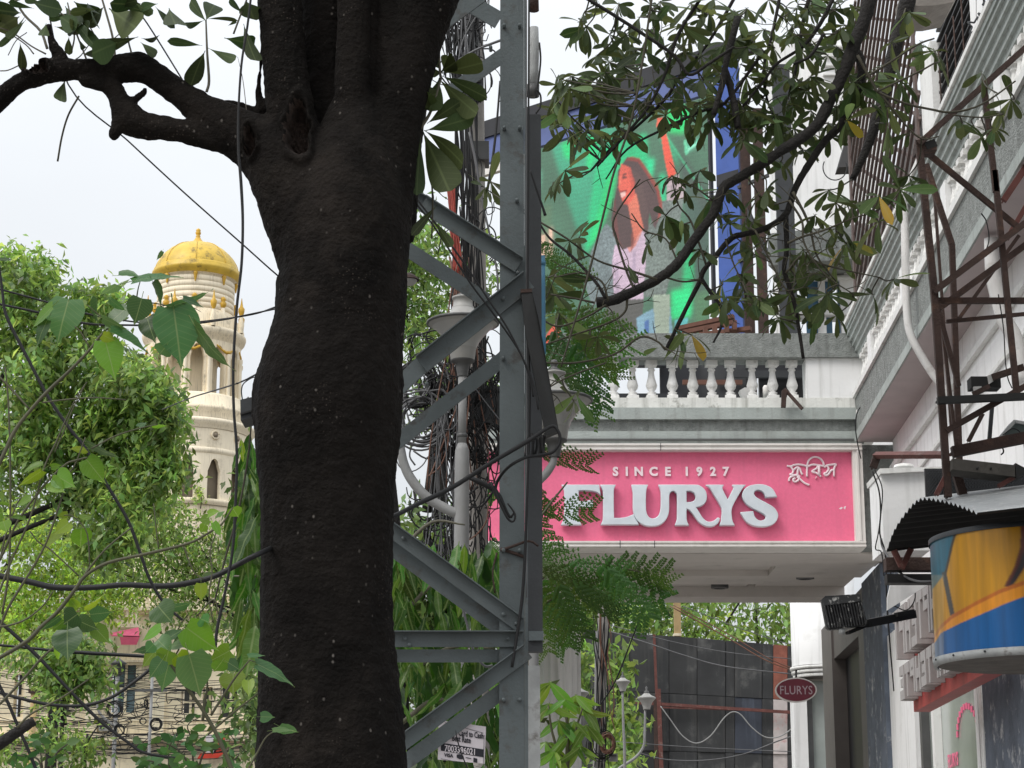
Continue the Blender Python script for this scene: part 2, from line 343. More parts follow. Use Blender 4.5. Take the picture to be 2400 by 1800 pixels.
# ================================================================ materials
def bark_mat(name, col, speck):
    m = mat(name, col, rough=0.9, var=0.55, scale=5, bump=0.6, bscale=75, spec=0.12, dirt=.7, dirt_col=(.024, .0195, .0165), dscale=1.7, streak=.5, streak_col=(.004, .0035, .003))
    t = m.node_tree; n = t.nodes.new; l = t.links.new; b = t.nodes['Principled BSDF']
    src = b.inputs['Base Color'].links[0].from_socket; tc = n('ShaderNodeTexCoord')
    mp = n('ShaderNodeMapping'); mp.inputs['Scale'].default_value = (1, 1, 0.75); l(tc.outputs['Object'], mp.inputs[0])
    vo = n('ShaderNodeTexVoronoi'); vo.inputs['Scale'].default_value = 42; l(mp.outputs[0], vo.inputs[0])
    lt = n('ShaderNodeMapRange'); lt.inputs['From Min'].default_value = 0.10; lt.inputs['From Max'].default_value = 0.22; lt.inputs['To Min'].default_value = 1; lt.inputs['To Max'].default_value = 0; l(vo.outputs['Distance'], lt.inputs[0])
    sc_ = n('ShaderNodeSeparateColor'); l(vo.outputs['Color'], sc_.inputs[0])
    gt = n('ShaderNodeMath'); gt.operation = 'GREATER_THAN'; gt.inputs[1].default_value = 0.80; l(sc_.outputs[0], gt.inputs[0])
    pw = n('ShaderNodeMath'); pw.operation = 'MULTIPLY'; l(lt.outputs[0], pw.inputs[0]); l(gt.outputs[0], pw.inputs[1])
    am = n('ShaderNodeMath'); am.operation = 'MULTIPLY'; l(pw.outputs[0], am.inputs[0]); l(sc_.outputs[1], am.inputs[1])
    mx = n('ShaderNodeMix'); mx.data_type = 'RGBA'; l(am.outputs[0], mx.inputs[0]); l(src, mx.inputs[6]); mx.inputs[7].default_value = (*speck, 1)
    v2 = n('ShaderNodeTexVoronoi'); v2.inputs['Scale'].default_value = 95; l(tc.outputs['Object'], v2.inputs[0])
    l2 = n('ShaderNodeMapRange'); l2.inputs['From Min'].default_value = 0.12; l2.inputs['From Max'].default_value = 0.3; l2.inputs['To Min'].default_value = .8; l2.inputs['To Max'].default_value = 0; l(v2.outputs['Distance'], l2.inputs[0])
    nz = n('ShaderNodeTexNoise'); nz.inputs['Scale'].default_value = 3.5; l(tc.outputs['Object'], nz.inputs[0]); rz = n('ShaderNodeMapRange'); rz.inputs['From Min'].default_value = .5; rz.inputs['From Max'].default_value = .7; l(nz.outputs[0], rz.inputs[0])
    s2 = n('ShaderNodeSeparateColor'); l(v2.outputs['Color'], s2.inputs[0]); g2 = n('ShaderNodeMath'); g2.operation = 'GREATER_THAN'; g2.inputs[1].default_value = .5; l(s2.outputs[0], g2.inputs[0])
    p2 = n('ShaderNodeMath'); p2.operation = 'MULTIPLY'; l(l2.outputs[0], p2.inputs[0]); l(g2.outputs[0], p2.inputs[1]); p3 = n('ShaderNodeMath'); p3.operation = 'MULTIPLY'; l(p2.outputs[0], p3.inputs[0]); l(rz.outputs[0], p3.inputs[1])
    mz = n('ShaderNodeMix'); mz.data_type = 'RGBA'; l(p3.outputs[0], mz.inputs[0]); l(mx.outputs[2], mz.inputs[6]); mz.inputs[7].default_value = (.075, .062, .052, 1)
    l(mz.outputs[2], b.inputs['Base Color'])
    wv = n('ShaderNodeTexNoise'); wv.inputs['Scale'].default_value = 3; wv.inputs['Detail'].default_value = 8
    m2 = n('ShaderNodeMapping'); m2.inputs['Scale'].default_value = (3, 3, 14); l(tc.outputs['Object'], m2.inputs[0]); l(m2.outputs[0], wv.inputs[0])
    bp = n('ShaderNodeBump'); bp.inputs['Strength'].default_value = 0.22; bp.inputs['Distance'].default_value = 0.03; l(wv.outputs[0], bp.inputs['Height'])
    ob = b.inputs['Normal'].links[0].from_node; l(bp.outputs[0], ob.inputs['Normal']); return m
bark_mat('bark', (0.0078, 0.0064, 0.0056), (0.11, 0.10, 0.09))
mat('rotten_wood', (0.026, 0.016, 0.012), 0.9, 0.5, 25, 0.8, 60)
mat('limb_bark', (0.014, 0.012, 0.011), 0.85, 0.4, 9, 0.7, 60)
mat('twig', (0.05, 0.045, 0.03), 0.8, 0.3, 9)
mat('green_stem', (0.06, 0.058, 0.030), 0.6, 0.25, 8)
mat('grey_stem', (0.13, 0.12, 0.09), 0.7, 0.3, 8)
mat('cable', (0.006, 0.006, 0.007), 0.6, 0.2, 5)
mat('cable_grey', (0.11, 0.11, 0.115), 0.5, 0.3, 5)
mat('cable_copper', (0.16, 0.075, 0.05), 0.5, 0.35, 5)
mat('cable_red', (0.30, 0.045, 0.03), 0.5, 0.35, 5)
leaf_mat('peepal_leaf', (0.045, 0.105, 0.035), (0.10, 0.19, 0.05), 0.30, 0.35, 0.45)
leaf_mat('peepal_young', (0.10, 0.19, 0.028), (0.14, 0.24, 0.04), 0.38, 0.4, 0.3)
leaf_mat('trunk_leaf', (0.030, 0.052, 0.018), (0.042, 0.062, 0.022), 0.14, 0.6, 0.4, vs=.3, spec=.18)
leaf_mat('whorl_leaf', (0.050, 0.086, 0.028), (0.090, 0.125, 0.050), 0.24, 0.55, 0.6, yellow=0.015, vs=.3, spec=.22)
leaf_mat('hang_leaf', (0.05, 0.12, 0.022), (0.08, 0.17, 0.03), 0.32, 0.4, 0.55, yellow=0.006)
leaf_mat('mango_leaf', (0.10, 0.20, 0.035), (0.14, 0.24, 0.05), 0.3, 0.35, 0.4)
leaf_mat('fern_leaf', (0.035, 0.085, 0.018), (0.06, 0.115, 0.026), 0.33, 0.5, 0.4, vein=False)
leaf_mat('small_leaf', (0.04, 0.10, 0.028), None, 0.3, 0.45, 0.45, vein=False)
leaf_mat('crown_near', (0.125, 0.215, 0.055), (0.18, 0.28, 0.09), 0.36, 0.42, 0.5, per='island', vein=False, spec=0.5)
leaf_mat('crown_fine', (0.105, 0.17, 0.045), None, 0.34, 0.5, 0.55, per='island', vein=False)
leaf_mat('crown_mid', (0.10, 0.175, 0.045), (0.14, 0.22, 0.07), 0.32, 0.4, 0.55, per='island', vein=False, cscale=2.2)
leaf_mat('crown_pale', (0.17, 0.26, 0.06), None, 0.4, 0.5, 0.4, per='island', vein=False)
leaf_mat('crown_dark', (0.07, 0.115, 0.035), None, 0.3, 0.45, 0.55, per='island', vein=False)
leaf_mat('crown_shade', (0.04, 0.07, 0.025), None, 0.10, 0.45, 0.5, per='island', vein=False)
mat('stone_cream', (0.82, 0.72, 0.54), 0.8, 0.14, 0.5, 0.15, 8, streak=0.7, streak_col=(0.34, 0.29, 0.22), dirt=0.6, dirt_col=(0.27, 0.23, 0.17), dscale=0.9)
mat('stone_pale', (0.86, 0.77, 0.60), 0.8, 0.10, 0.5, 0.1, 8, streak=0.5, streak_col=(0.40, 0.34, 0.26), dirt=.45, dirt_col=(.36, .31, .23), dscale=.8)
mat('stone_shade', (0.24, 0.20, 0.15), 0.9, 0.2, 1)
mat('gold', (0.62, 0.42, 0.055), 0.46, 0.22, 1.0, 0.25, 6, metal=0.0, spec=0.45, dirt=0.85, dirt_col=(0.14, 0.10, 0.03), dscale=1.1)
mat('gold_trim', (0.60, 0.36, 0.04), 0.4, 0.2, 2, dirt=0.4, dscale=2)
mat('steel_grey', (0.094, 0.112, 0.117), 0.55, 0.22, 3.5, 0.12, 70, spec=0.4, dirt=0.75, dirt_col=(0.055, 0.045, 0.038), dscale=9, streak=.35, streak_col=(.05, .055, .055))
mat('steel_dark', (0.035, 0.038, 0.042), 0.6, 0.2, 6, 0.1, 60)
mat('galv', (0.36, 0.37, 0.37), 0.5, 0.3, 9, 0.1, 60, dirt=0.8, dirt_col=(0.10, 0.085, 0.07), dscale=9)
mat('rust', (0.046, 0.026, 0.021), 0.75, 0.3, 9, 0.35, 60, dirt=0.5, dirt_col=(0.14, 0.07, 0.045), dscale=6)
mat('rust_red', (0.12, 0.042, 0.035), 0.7, 0.3, 7, 0.2, 50, dirt=0.4, dirt_col=(0.3, 0.25, 0.22), dscale=9)
mat('black_paint', (0.012, 0.012, 0.012), 0.6, 0.3, 8)
mat('concrete', (0.30, 0.28, 0.26), 0.85, 0.25, 6, 0.3, 50, streak=0.4)
mat('lamp_white', (0.33, 0.325, 0.31), 0.45, 0.1, 6, streak=0.45, streak_col=(0.25, 0.23, 0.2))
mat('lamp_glass', (0.36, 0.355, 0.345), 0.3, 0.06, 6)
mat('lamp_dark', (0.09, 0.09, 0.09), 0.5, 0.2, 6)
mat('pole_paint', (0.26, 0.26, 0.26), 0.55, 0.15, 6, streak=0.4, streak_col=(0.15, 0.13, 0.12))
mat('paper', (0.74, 0.68, 0.72), 0.6, 0.06, 20)
mat('print_dark', (0.02, 0.02, 0.03), 0.6, 0.1, 20)
mat('asphalt', (0.05, 0.05, 0.05), 0.9, 0.2, 2, 0.3, 60)
mat('paving', (0.28, 0.26, 0.24), 0.85, 0.2, 3, 0.2, 30)
mat('soil', (0.16, 0.14, 0.11), 0.95, 0.3, 0.3)
mat('pink_cloth', (0.62, 0.10, 0.19), 0.7, 0.12, 4)
mat('red_sign', (0.66, 0.06, 0.035), 0.5, 0.12, 4)
mat('window_blue', (0.10, 0.16, 0.21), 0.12, 0.3, 2, spec=0.8)
mat('window_dark', (0.03, 0.03, 0.032), 0.2, 0.3, 3, spec=0.6)
mat('tan_post', (0.42, 0.30, 0.15), 0.8, 0.2, 4)

# ================================================================ ground (all of it below the frame, it bounces light)
def sheet(name, x0, x1, y0, y1, z, m):
    mb = MB(); mb.add([(x0, y0, z), (x1, y0, z), (x1, y1, z), (x0, y1, z)], [(0, 1, 2, 3)]); o = mb.build(name, m); o['kind'] = 'structure'; return o
sheet('ground', -1500, 1500, -1500, 1500, -0.16, 'soil')
sheet('road', -30, -4.2, -60, 260, -0.15, 'asphalt')
mb = MB(); mb.box((-4.0, -60, -0.15), (7.5, 40, 0.0)); mb.build('pavement', 'paving')['kind'] = 'structure'
mb = MB(); mb.box((-4.2, -60, -0.15), (-4.003, 40, 0.004)); mb.build('kerb', 'concrete')['kind'] = 'structure'

# ================================================================ far tower with the gilded dome
TD = 150.0
def tz(y): return Zat(y, TD)
tx = Xat(455, 800, TD)
tw = thing('domed_tower', 'pale stone tower with peeling gilded dome rising behind the trees', 'tower', (tx, TD, 0))
C = (tx, TD)
pw = S(1, TD)
def lat(name, prof, m, n=40):
    b = MB(); b.lathe(C, [(r*pw, tz(y)) for r, y in prof], n); return b.build(name, m, tw)
dome = lat('dome', [(101, 642), (100, 634), (97, 625), (91, 614), (82, 602), (68, 590), (50, 580), (30, 573), (12, 569), (0.5, 568)], 'gold', 48)
fb = MB(); fb.lathe(C, [(r*pw, tz(y)) for r, y in [(24, 576), (14, 568), (8, 561), (5, 556), (6, 554), (4, 552), (6, 549), (7, 546), (5, 543), (6, 541), (5, 538), (2, 536), (0.3, 535)]], 20)
fb.build('finial', 'gold_trim', dome)
rb = MB()
for k in range(8):     # raised ribs of the dome
    a = 2*math.pi*k/8 - math.pi/2 + 0.13; pts = []
    for r, y in [(101, 638), (98, 625), (92, 614), (83, 602), (69, 590), (51, 580), (30, 573)]: pts.append((C[0]+(r+0.6)*pw*math.cos(a), C[1]+(r+0.6)*pw*math.sin(a), tz(y), 0.8*pw))
    rb.tube(pts, 5, 2)
rb.build('rib_set', 'gold', dome)['kind'] = 'stuff'
lat('dome_cornice', [(98, 662), (104, 655), (108, 650), (108, 645), (104, 641), (104, 637), (100, 634)], 'gold', 48)
lat('upper_drum', [(93, 745), (93, 664), (99, 662)], 'stone_cream', 48)
gb = MB()
for k in range(6):      # joints of the drum's courses as proud courses
    y = 668 + k*12.5; gb.lathe(C, [(93.1*pw, tz(y+11.6)), (93.7*pw, tz(y+11.4)), (93.7*pw, tz(y+0.4)), (93.1*pw, tz(y))], 48)
gb.build('stone_course', 'stone_pale', tw)
me_b = None
for k in range(8):      # gold brackets under the dome rim and gold bosses at the feet of the pilasters
    a = 2*math.pi*k/8 - math.pi/2 + 0.13
    px_, py_ = C[0]+96*pw*math.cos(a), C[1]+96*pw*math.sin(a)
    b = MB(); b.lathe((px_, py_), [(1.5*pw, tz(684)), (3*pw, tz(676)), (5*pw, tz(667)), (5.5*pw, tz(664)), (0.1, tz(662))], 10); b.build('bracket', 'gold_trim', tw)
    b = MB(); b.lathe((px_, py_), [(2*pw, tz(738)), (7*pw, tz(734)), (8*pw, tz(727)), (4*pw, tz(722)), (7*pw, tz(719)), (5*pw, tz(714)), (.1*pw, tz(711))], 10); b.build('gilded_urn', 'gold_trim', tw)
    b = MB(); b.tube([(px_, py_, tz(792), 5*pw), (px_, py_, tz(738), 5*pw)], 6, 1); b.build('pilaster', 'stone_pale', tw)
lat('drum_base', [(106, 800), (106, 760), (98, 748), (92, 742)], 'stone_cream', 48)
lat('cornice', [(112, 822), (116, 812), (122, 806), (125, 798), (125, 793), (118, 788), (106, 785)], 'stone_cream', 48)
for k in range(8):
    a = 2*math.pi*k/8 - math.pi/2 + 0.52
    px_, py_ = C[0]+121*pw*math.cos(a), C[1]+121*pw*math.sin(a)
    b = MB(); b.lathe((px_, py_), [(6*pw, tz(790)), (8*pw, tz(770)), (5*pw, tz(758)), (4*pw, tz(752))], 10); b.build('urn_pedestal', 'stone_cream', tw)
    b = MB(); b.lathe((px_, py_), [(3*pw, tz(752)), (7*pw, tz(742)), (8*pw, tz(733)), (4*pw, tz(728)), (2*pw, tz(718)), (0.02, tz(708))], 10); b.build('gilded_urn', 'gold_trim', tw)
# gold swags under the cornice
for k in range(8):
    a0 = 2*math.pi*k/8 - math.pi/2 + 0.13
    pts = []
    for q in range(9):
        a = a0 - 0.26 + 0.52*q/8; y = 830 + 14*math.sin(math.pi*q/8)
        pts.append((C[0]+114*pw*math.cos(a), C[1]+114*pw*math.sin(a), tz(y), (1.8+1.6*math.sin(math.pi*q/8))*pw))
    b = MB(); b.tube(pts, 6, 2, wob=0.3); b.build('swag', 'gold_trim', tw)
# open belfry: piers and arches between y 945 and 822
def arcade(name, rad, thick, y_top, y_spring, y_bot, n, gap, a_off, m):
    for k in range(n):
        a0 = 2*math.pi*k/n + a_off; half = math.pi/n; b = MB()
        def ring(a, y, r): return (C[0]+r*pw*math.cos(a), C[1]+r*pw*math.sin(a), tz(y))
        xs = np.linspace(-half, half, 17)
        for i in range(16):
            xa, xb = xs[i], xs[i+1]
            def ylow(x):
                if abs(x) >= gap - 1e-6: return y_bot
                return y_spring - (y_spring-y_top)*0.72*math.sqrt(max(0, 1-(x/gap)**2))
            if abs(xa) >= gap*0.999 and abs(xb) >= gap*0.999: la = lb = y_bot
            else: la = ylow(xa) if abs(xa) < gap else y_spring; lb = ylow(xb) if abs(xb) < gap else y_spring
            p = [ring(a0+xa, la, rad), ring(a0+xb, lb, rad), ring(a0+xb, lb, rad-thick), ring(a0+xa, la, rad-thick),
                 ring(a0+xa, y_top, rad), ring(a0+xb, y_top, rad), ring(a0+xb, y_top, rad-thick), ring(a0+xa, y_top, rad-thick)]
            b.hexa(p)
        b.build(name, m, tw)
arcade('belfry_arch', 113, 16, 818, 862, 945, 13, 0.135, -math.pi/2 + 0.24, 'stone_cream')
for k in range(13):
    a = 2*math.pi*k/13 - math.pi/2 + 0.24 + math.pi/13
    px_, py_ = C[0]+116*pw*math.cos(a), C[1]+116*pw*math.sin(a)
    b = MB(); b.lathe((px_, py_), [(5*pw, tz(945)), (4.5*pw, tz(938)), (4*pw, tz(870)), (4*pw, tz(862)), (6.5*pw, tz(856)), (6.5*pw, tz(848))], 10); b.build('column', 'stone_pale', tw)
lat('belfry_blocker', [(58, 945), (58, 818)], 'stone_cream', 24)  # cylinder added inside to block the sky, so the arches look dark
lat('balcony_drum', [(142, 1012), (140, 992), (146, 984), (146, 978), (134, 974), (132, 950), (124, 944), (95, 943)], 'stone_cream', 48)
lat('moulding', [(146, 1030), (150, 1022), (156, 1016), (156, 1010), (146, 1006)], 'stone_pale', 48)
lat('frieze', [(144, 1078), (144, 1030)], 'stone_pale', 48)
lat('string_course', [(144, 1088), (148, 1084), (148, 1077), (144, 1074)], 'stone_pale', 48)
arcade('arched_wall', 145, 12, 1088, 1128, 1195, 14, 0.09, -math.pi/2 + 0.12, 'stone_pale')
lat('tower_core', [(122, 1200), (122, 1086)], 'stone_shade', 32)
lat('sill', [(150, 1206), (154, 1200), (154, 1193), (140, 1190)], 'stone_cream', 48)
lat('tower_base', [(146, 2300), (146, 1206)], 'stone_cream', 48)
for k in range(14):
    a = 2*math.pi*k/14 - math.pi/2 + 0.12
    ctr = Vector((C[0]+145*pw*math.cos(a), C[1]+145*pw*math.sin(a), tz(1045))); e = Vector((-math.sin(a), math.cos(a), 0)); b = MB()
    pts = [(*(ctr + e*9*pw*math.cos(q*math.pi/8) + Vector((0, 0, 9*pw*math.sin(q*math.pi/8)))), 2.6*pw) for q in range(17)]
    b.tube(pts, 6, 1); o = b.build('roundel', 'stone_cream', tw)
    b = MB(); b.lathe((0, 0), [(5*pw, -0.1), (5*pw, 0.1), (0.01, 0.12)], 12)
    mm = b.mesh('boss'); mm.materials.append(MATS['stone_shade']); mm.transform(Matrix.Translation(ctr) @ Matrix.Rotation(a, 4, 'Z') @ Matrix.Rotation(math.pi/2, 4, 'Y')); link_mesh('boss', mm, o)
# self-sown weed on the sill
V, F = crown_cloud([(470, 1155, 16, 38, TD-4.6, 0.3, 160)], 0.24, 5, 1.0); wd = thing('weed', 'yellow-green weed growing on a window sill of the stone tower', 'plant', (Xat(470, 1190, TD-4.6), TD-4.6, tz(1190)))
link_mesh('foliage', quick_mesh('foliage', V, F, ['crown_pale']), wd)
b = MB(); b.tpx([(470, 1192, 3), (472, 1170, 2), (468, 1140, 1)], TD-4.6, 5); b.build('stem', 'twig', wd)

# ================================================================ building across the street, bottom left
BD = 85.0
bx0, bx1 = Xat(-300, 1600, BD), Xat(700, 1600, BD)
bl = thing('old_building', 'cream colonial building across the street behind tangled wires', 'building', ((bx0+bx1)/2, BD, 0))
# facade wall with true openings: horizontal bands and piers
def facade(parent, d, x0, x1, y0, y1, openings, m, thick, name='wall'):
    """wall from survey rect with rectangular openings cut (list of x0,x1,y0,y1)"""
    xs = sorted(set([x0, x1] + [o[0] for o in openings] + [o[1] for o in openings])); ys = sorted(set([y0, y1] + [o[2] for o in openings] + [o[3] for o in openings])); b = MB()
    for i in range(len(xs)-1):
        for j in range(len(ys)-1):
            cx, cy = (xs[i]+xs[i+1])/2, (ys[j]+ys[j+1])/2
            if any(o[0] < cx < o[1] and o[2] < cy < o[3] for o in openings): continue
            A = Xat(xs[i], 1500, d); B = Xat(xs[i+1], 1500, d); b.box((A, d, Zat(ys[j+1], d)), (B, d+thick, Zat(ys[j], d)))
    return b.build(name, m, parent)
ops = [(262, 322, 1555, 1670), (430, 462, 1615, 1672), (480, 502, 1610, 1672), (520, 560, 1600, 1680), (120, 170, 1570, 1680), (-60, -10, 1570, 1680), (40, 62, 1580, 1680), (600, 640, 1600, 1680)]
facade(bl, BD, -300, 700, 1425, 2085, ops, 'stone_cream', 0.6)
for o in ops:
    x0, x1, y0, y1 = o; b = MB(); A, B = Xat(x0, 1600, BD), Xat(x1, 1600, BD)
    b.box((A, BD+0.35, Zat(y1, BD)), (B, BD+0.40, Zat(y0, BD))); win = b.build('window', 'window_blue' if x0 == 262 else 'window_dark', bl)
    b = MB(); c = (A+B)/2
    b.box((c-0.05, BD+0.27, Zat(y1, BD)), (c+0.05, BD+0.345, Zat(y0, BD)))
    b.box((A, BD+0.28, Zat((y0+y1)/2, BD)-0.05), (c-0.052, BD+0.34, Zat((y0+y1)/2, BD)+0.05)); b.box((c+0.052, BD+0.28, Zat((y0+y1)/2, BD)-0.05), (B, BD+0.34, Zat((y0+y1)/2, BD)+0.05)); b.build('window_bar', 'stone_pale', win)
for ya, yb, pr in ((1722, 1738, 0.5), (1548, 1553, 0.2), (1425, 1433, 0.4)):
    b = MB(); b.box((bx0, BD-pr, Zat(yb, BD)), (bx1, BD-0.003, Zat(ya, BD))); b.box((bx0, BD-pr*0.55, Zat(yb+6, BD)), (bx1, BD-0.003, Zat(yb, BD)-0.003)); b.build('cornice', 'stone_cream', bl)
b = MB(); b.box((bx0, BD-0.04, Zat(1690, BD)), (bx1, BD-0.002, Zat(1685, BD))); b.build('string_course', 'stone_pale', bl)
for x in (-40, 60, 205, 360, 580):
    b = MB(); A = Xat(x, 1600, BD); b.box((A, BD-0.15, Zat(1720, BD)), (A+0.5, BD-0.001, Zat(1556, BD))); b.build('pilaster', 'stone_pale', bl)
# roof balustrade
for k in range(30):
    x = -80 + k*21
    b = MB(); A = Xat(x, 1450, BD); b.lathe((A, BD+0.3), [(0.09, Zat(1424, BD)), (0.07, Zat(1420, BD)), (0.13, Zat(1412, BD)), (0.06, Zat(1402, BD)), (0.1, Zat(1397, BD))], 8); b.build('baluster', 'stone_pale', bl)
b = MB(); b.box((bx0, BD+0.1, Zat(1396, BD)), (bx1, BD+0.5, Zat(1388, BD))); b.build('parapet_rail', 'stone_pale', bl)
# window balustrade seen above the pink awning
for k in range(5):
    b = MB(); A = Xat(276+k*11, 1440, BD-0.9); b.lathe((A, BD-0.9), [(0.07, Zat(1462, BD-.9)), (0.05, Zat(1455, BD-.9)), (0.09, Zat(1447, BD-.9)), (0.05, Zat(1438, BD-.9)), (0.07, Zat(1430, BD-.9))], 8); b.build('baluster', 'stone_pale', bl)
b = MB(); boxpx(b, 270, 1424, 326, 1430, BD-1.0, 0.3); boxpx(b, 270, 1462, 326, 1470, BD-1.05, 0.9); b.build('balcony', 'stone_pale', bl)
aw = thing('awning', 'small pink awning hanging on the cream building', 'awning', tuple(P(295, 1510, BD-1.6)))
b = MB(); a0, a1, a2, a3 = P(258, 1484, BD-1.2), P(324, 1470, BD-1.2), P(328, 1490, BD-2.0), P(262, 1489, BD-2.0)
b.prism([a0, a1, a2, a3], (0, 0, -0.04)); b.build('cover', 'pink_cloth', aw)
b = MB(); b.prism([P(280, 1489, BD-2.0), P(328, 1491, BD-2.0), P(320, 1511, BD-2.0), P(284, 1511, BD-2.0)], (0, 0.03, 0)); b.build('valance', 'pink_cloth', aw)
rs = thing('hanging_sign', 'red and white hoarding low on the cream building beside the tree trunk', 'sign', tuple(P(500, 1770, BD-1)))
b = MB(); b.prism([P(515, 1715, BD-1), P(527, 1715, BD-1), P(524, 1765, BD-1), P(510, 1776, BD-1), P(462, 1778, BD-1), P(470, 1765, BD-1), P(500, 1765, BD-1)], (0, 0.2, 0)); b.build('frame', 'red_sign', rs)
b = MB(); b.prism([P(482, 1722, BD-1), P(512, 1722, BD-1), P(506, 1764, BD-1), P(484, 1764, BD-1)], (0, 0.15, 0)); b.build('face', 'paper', rs)
b = MB(); b.prism([P(486, 1745, BD-1.02), P(502, 1738, BD-1.02), P(506, 1746, BD-1.02), P(490, 1752, BD-1.02)], (0, 0.018, 0)); b.build('picture', 'print_dark', rs)
# air-conditioner boxes under the wires
for i, (x, y) in enumerate(((243, 1705), (232, 1688))):
    t = thing('air_conditioner', ['pale air conditioner box on the cream wall by the lamp post', 'narrow dark air conditioner on the cream wall above the pale one'][i], 'air conditioner', tuple(P(x, y+6, BD-0.6)))
    b = MB(); boxpx(b, x-12, y-6, x+12, y+8-6*i, BD-0.6, 0.55); b.build('case', ['lamp_white', 'lamp_dark'][i], t); b = MB(); boxpx(b, x-9, y-3, x+1, y+3-4*i, BD-0.63, 0.025); b.build('grille', 'window_dark', t)
# street posts in front of it, with cable coils
def coil(name, label, cx, cy, r, d, n=5, m='cable', squash=1.0, group=None, cat='cable coil'):
    b = MB()
    for k in range(n):
        rr = r*random.uniform(0.72, 1.08); ox, oy = random.uniform(-.12, .12)*r, random.uniform(-.12, .12)*r; ph = random.uniform(0, 6)
        b.tpx([(cx+ox+rr*squash*math.cos(ph+q*math.pi/7), cy+oy+rr*math.sin(ph+q*math.pi/7), max(2.0, 0.014*FPX/d), d+random.uniform(-.03, .03)) for q in range(15)], d, 5, 2)
    o = b.build(name, m, None, origin=P(cx, cy, d)); tag(o, label, cat, group); return o
def post(name, label, cat, x, w, y_top, d, m, extra=None):
    t = thing(name, label, cat, (Xat(x, 1700, d), d, 0)); b = MB(); X = Xat(x, 1700, d); z1 = Zat(y_top, d)
    b.tube([(X, d, -0.1, S(w, d)/2*1.15), (X, d, z1*0.5, S(w, d)/2*1.05), (X, d, z1, S(w, d)/2)], 10, 1); b.build('shaft', m, t)
    return t, X, z1
LD = 60.0
t, X, z1 = post('tan_post', 'short tan wooden post before the cream building at far left', 'post', 76, 15, 1625, LD, 'tan_post')
b = MB(); b.box((X-0.14, LD-0.14, z1), (X+0.14, LD+0.14, z1+0.12)); b.build('cap', 'rust', t)
t, X, z1 = post('street_lamp', 'thin grey street lamp before the blue window with dark coils', 'street lamp', 270, 9, 1580, LD, 'pole_paint')
b = MB(); b.lathe((X, LD), [(0.06, z1-.05), (0.16, z1), (0.14, z1+.25), (0.28, z1+.3), (0.1, z1+.42), (0.01, z1+.5)], 12); b.build('lantern', 'lamp_dark', t)
b = MB(); b.tube([(X, LD, z1*.8, .05), (X-.5, LD, z1*.86, .04), (X-.55, LD, z1*.95, .03)], 6); b.build('bracket', 'pole_paint', t)
t, X, z1 = post('utility_post', 'thin grey utility post left of the red hoarding', 'utility pole', 352, 7, 1575, LD-2, 'pole_paint')
b = MB(); b.bar((X-.45, LD-2.1, z1*.93), (X+.45, LD-2.1, z1*.93), .07, .07); b.build('crossarm', 'lamp_dark', t)
coil('cable_coil', 'large dark cable coil hung on the thin street lamp', 268, 1662, 18, LD-0.3, 8)
coil('cable_coil', 'lower dark cable coil under the large one on the street lamp', 280, 1712, 13, LD-0.3, 6)
coil('cable_coil', 'small thin cable ring left of the utility post', 335, 1690, 8, LD-2.3, 2)
coil('cable_coil', 'dense dark cable coil right of the utility post', 366, 1698, 13, LD-2.3, 8)
coil('cable_coil', 'narrow twisted cable loop above the small ring on the utility post', 342, 1650, 11, LD-2.3, 4, squash=0.4)
# the tangle of service wires strung along the street: too many to count
b = MB()
for k in range(85):
    y0 = random.uniform(1560, 1765); y1 = y0 + random.uniform(-35, 35); sag = random.uniform(2, 26); d = LD + random.uniform(-3, 12); xa, xb = random.choice([(-40, 270), (270, 640), (-40, 640), (60, 352), (352, 640), (150, 420)])
    b.tpx([(xa + (xb-xa)*q/8 + random.uniform(-3, 3), y0 + (y1-y0)*q/8 + sag*math.sin(math.pi*q/8) + random.uniform(-2, 2), random.uniform(1.4, 2.8)) for q in range(9)], d, 4, 3)
for k in range(55):
    x = random.choice([270, 352, 300, 320, 410, 90]) + random.uniform(-22, 22); y = random.uniform(1560, 1740); b.tpx([(x + random.uniform(-14, 14), y + q*random.uniform(6, 13), random.uniform(1.3, 2.2)) for q in range(5)], LD + random.uniform(-3, 3), 4, 3)
o = b.build('cable_tangle', 'cable', None); tag(o, 'thin black wires crossing before the cream building', 'cables', kind='stuff')
b = MB(); b.tpx([(-20, 1510, 6), (120, 1524, 7), (200, 1530, 9), (320, 1537, 8), (460, 1545, 7), (640, 1540, 6)], 45, 6); o = b.build('bundled_cable', 'cable'); tag(o, 'thick bundled cable sagging below the pink awning', 'cable')

# ================================================================ trees beyond the street
def tree(name, label, trunk, limbs, blobs, leaf, m, d, group=None, clump=7, spread=2.2, cat='tree', aspect=.42, mult=1.0):
    blobs = [(*q[:6], int(q[6]*mult)) for q in blobs]
    t = thing(name, label, cat, (Xat(trunk[0], 1700, d), d, -0.1), group)
    b = MB(); X = Xat(trunk[0], 1700, d); top = P(trunk[2], trunk[3], d)
    b.tube([(X, d, -0.12, S(trunk[1], d)*.6), (X*0.7+top.x*0.3, d, top.z*.35, S(trunk[1], d)*.5), (top.x, d, top.z, S(trunk[1], d)*.3)], 10, 5, wob=.06)
    b.build('trunk', 'limb_bark', t)
    for l_ in limbs:
        b = MB(); b.tpx(l_, d, 7, 4, wob=.08); b.build('limb', 'limb_bark', t)
    V, F = crown_cloud(blobs, leaf, clump, spread, aspect=aspect, droop=.8); link_mesh('crown', quick_mesh('crown', V, F, [m]), t); return t
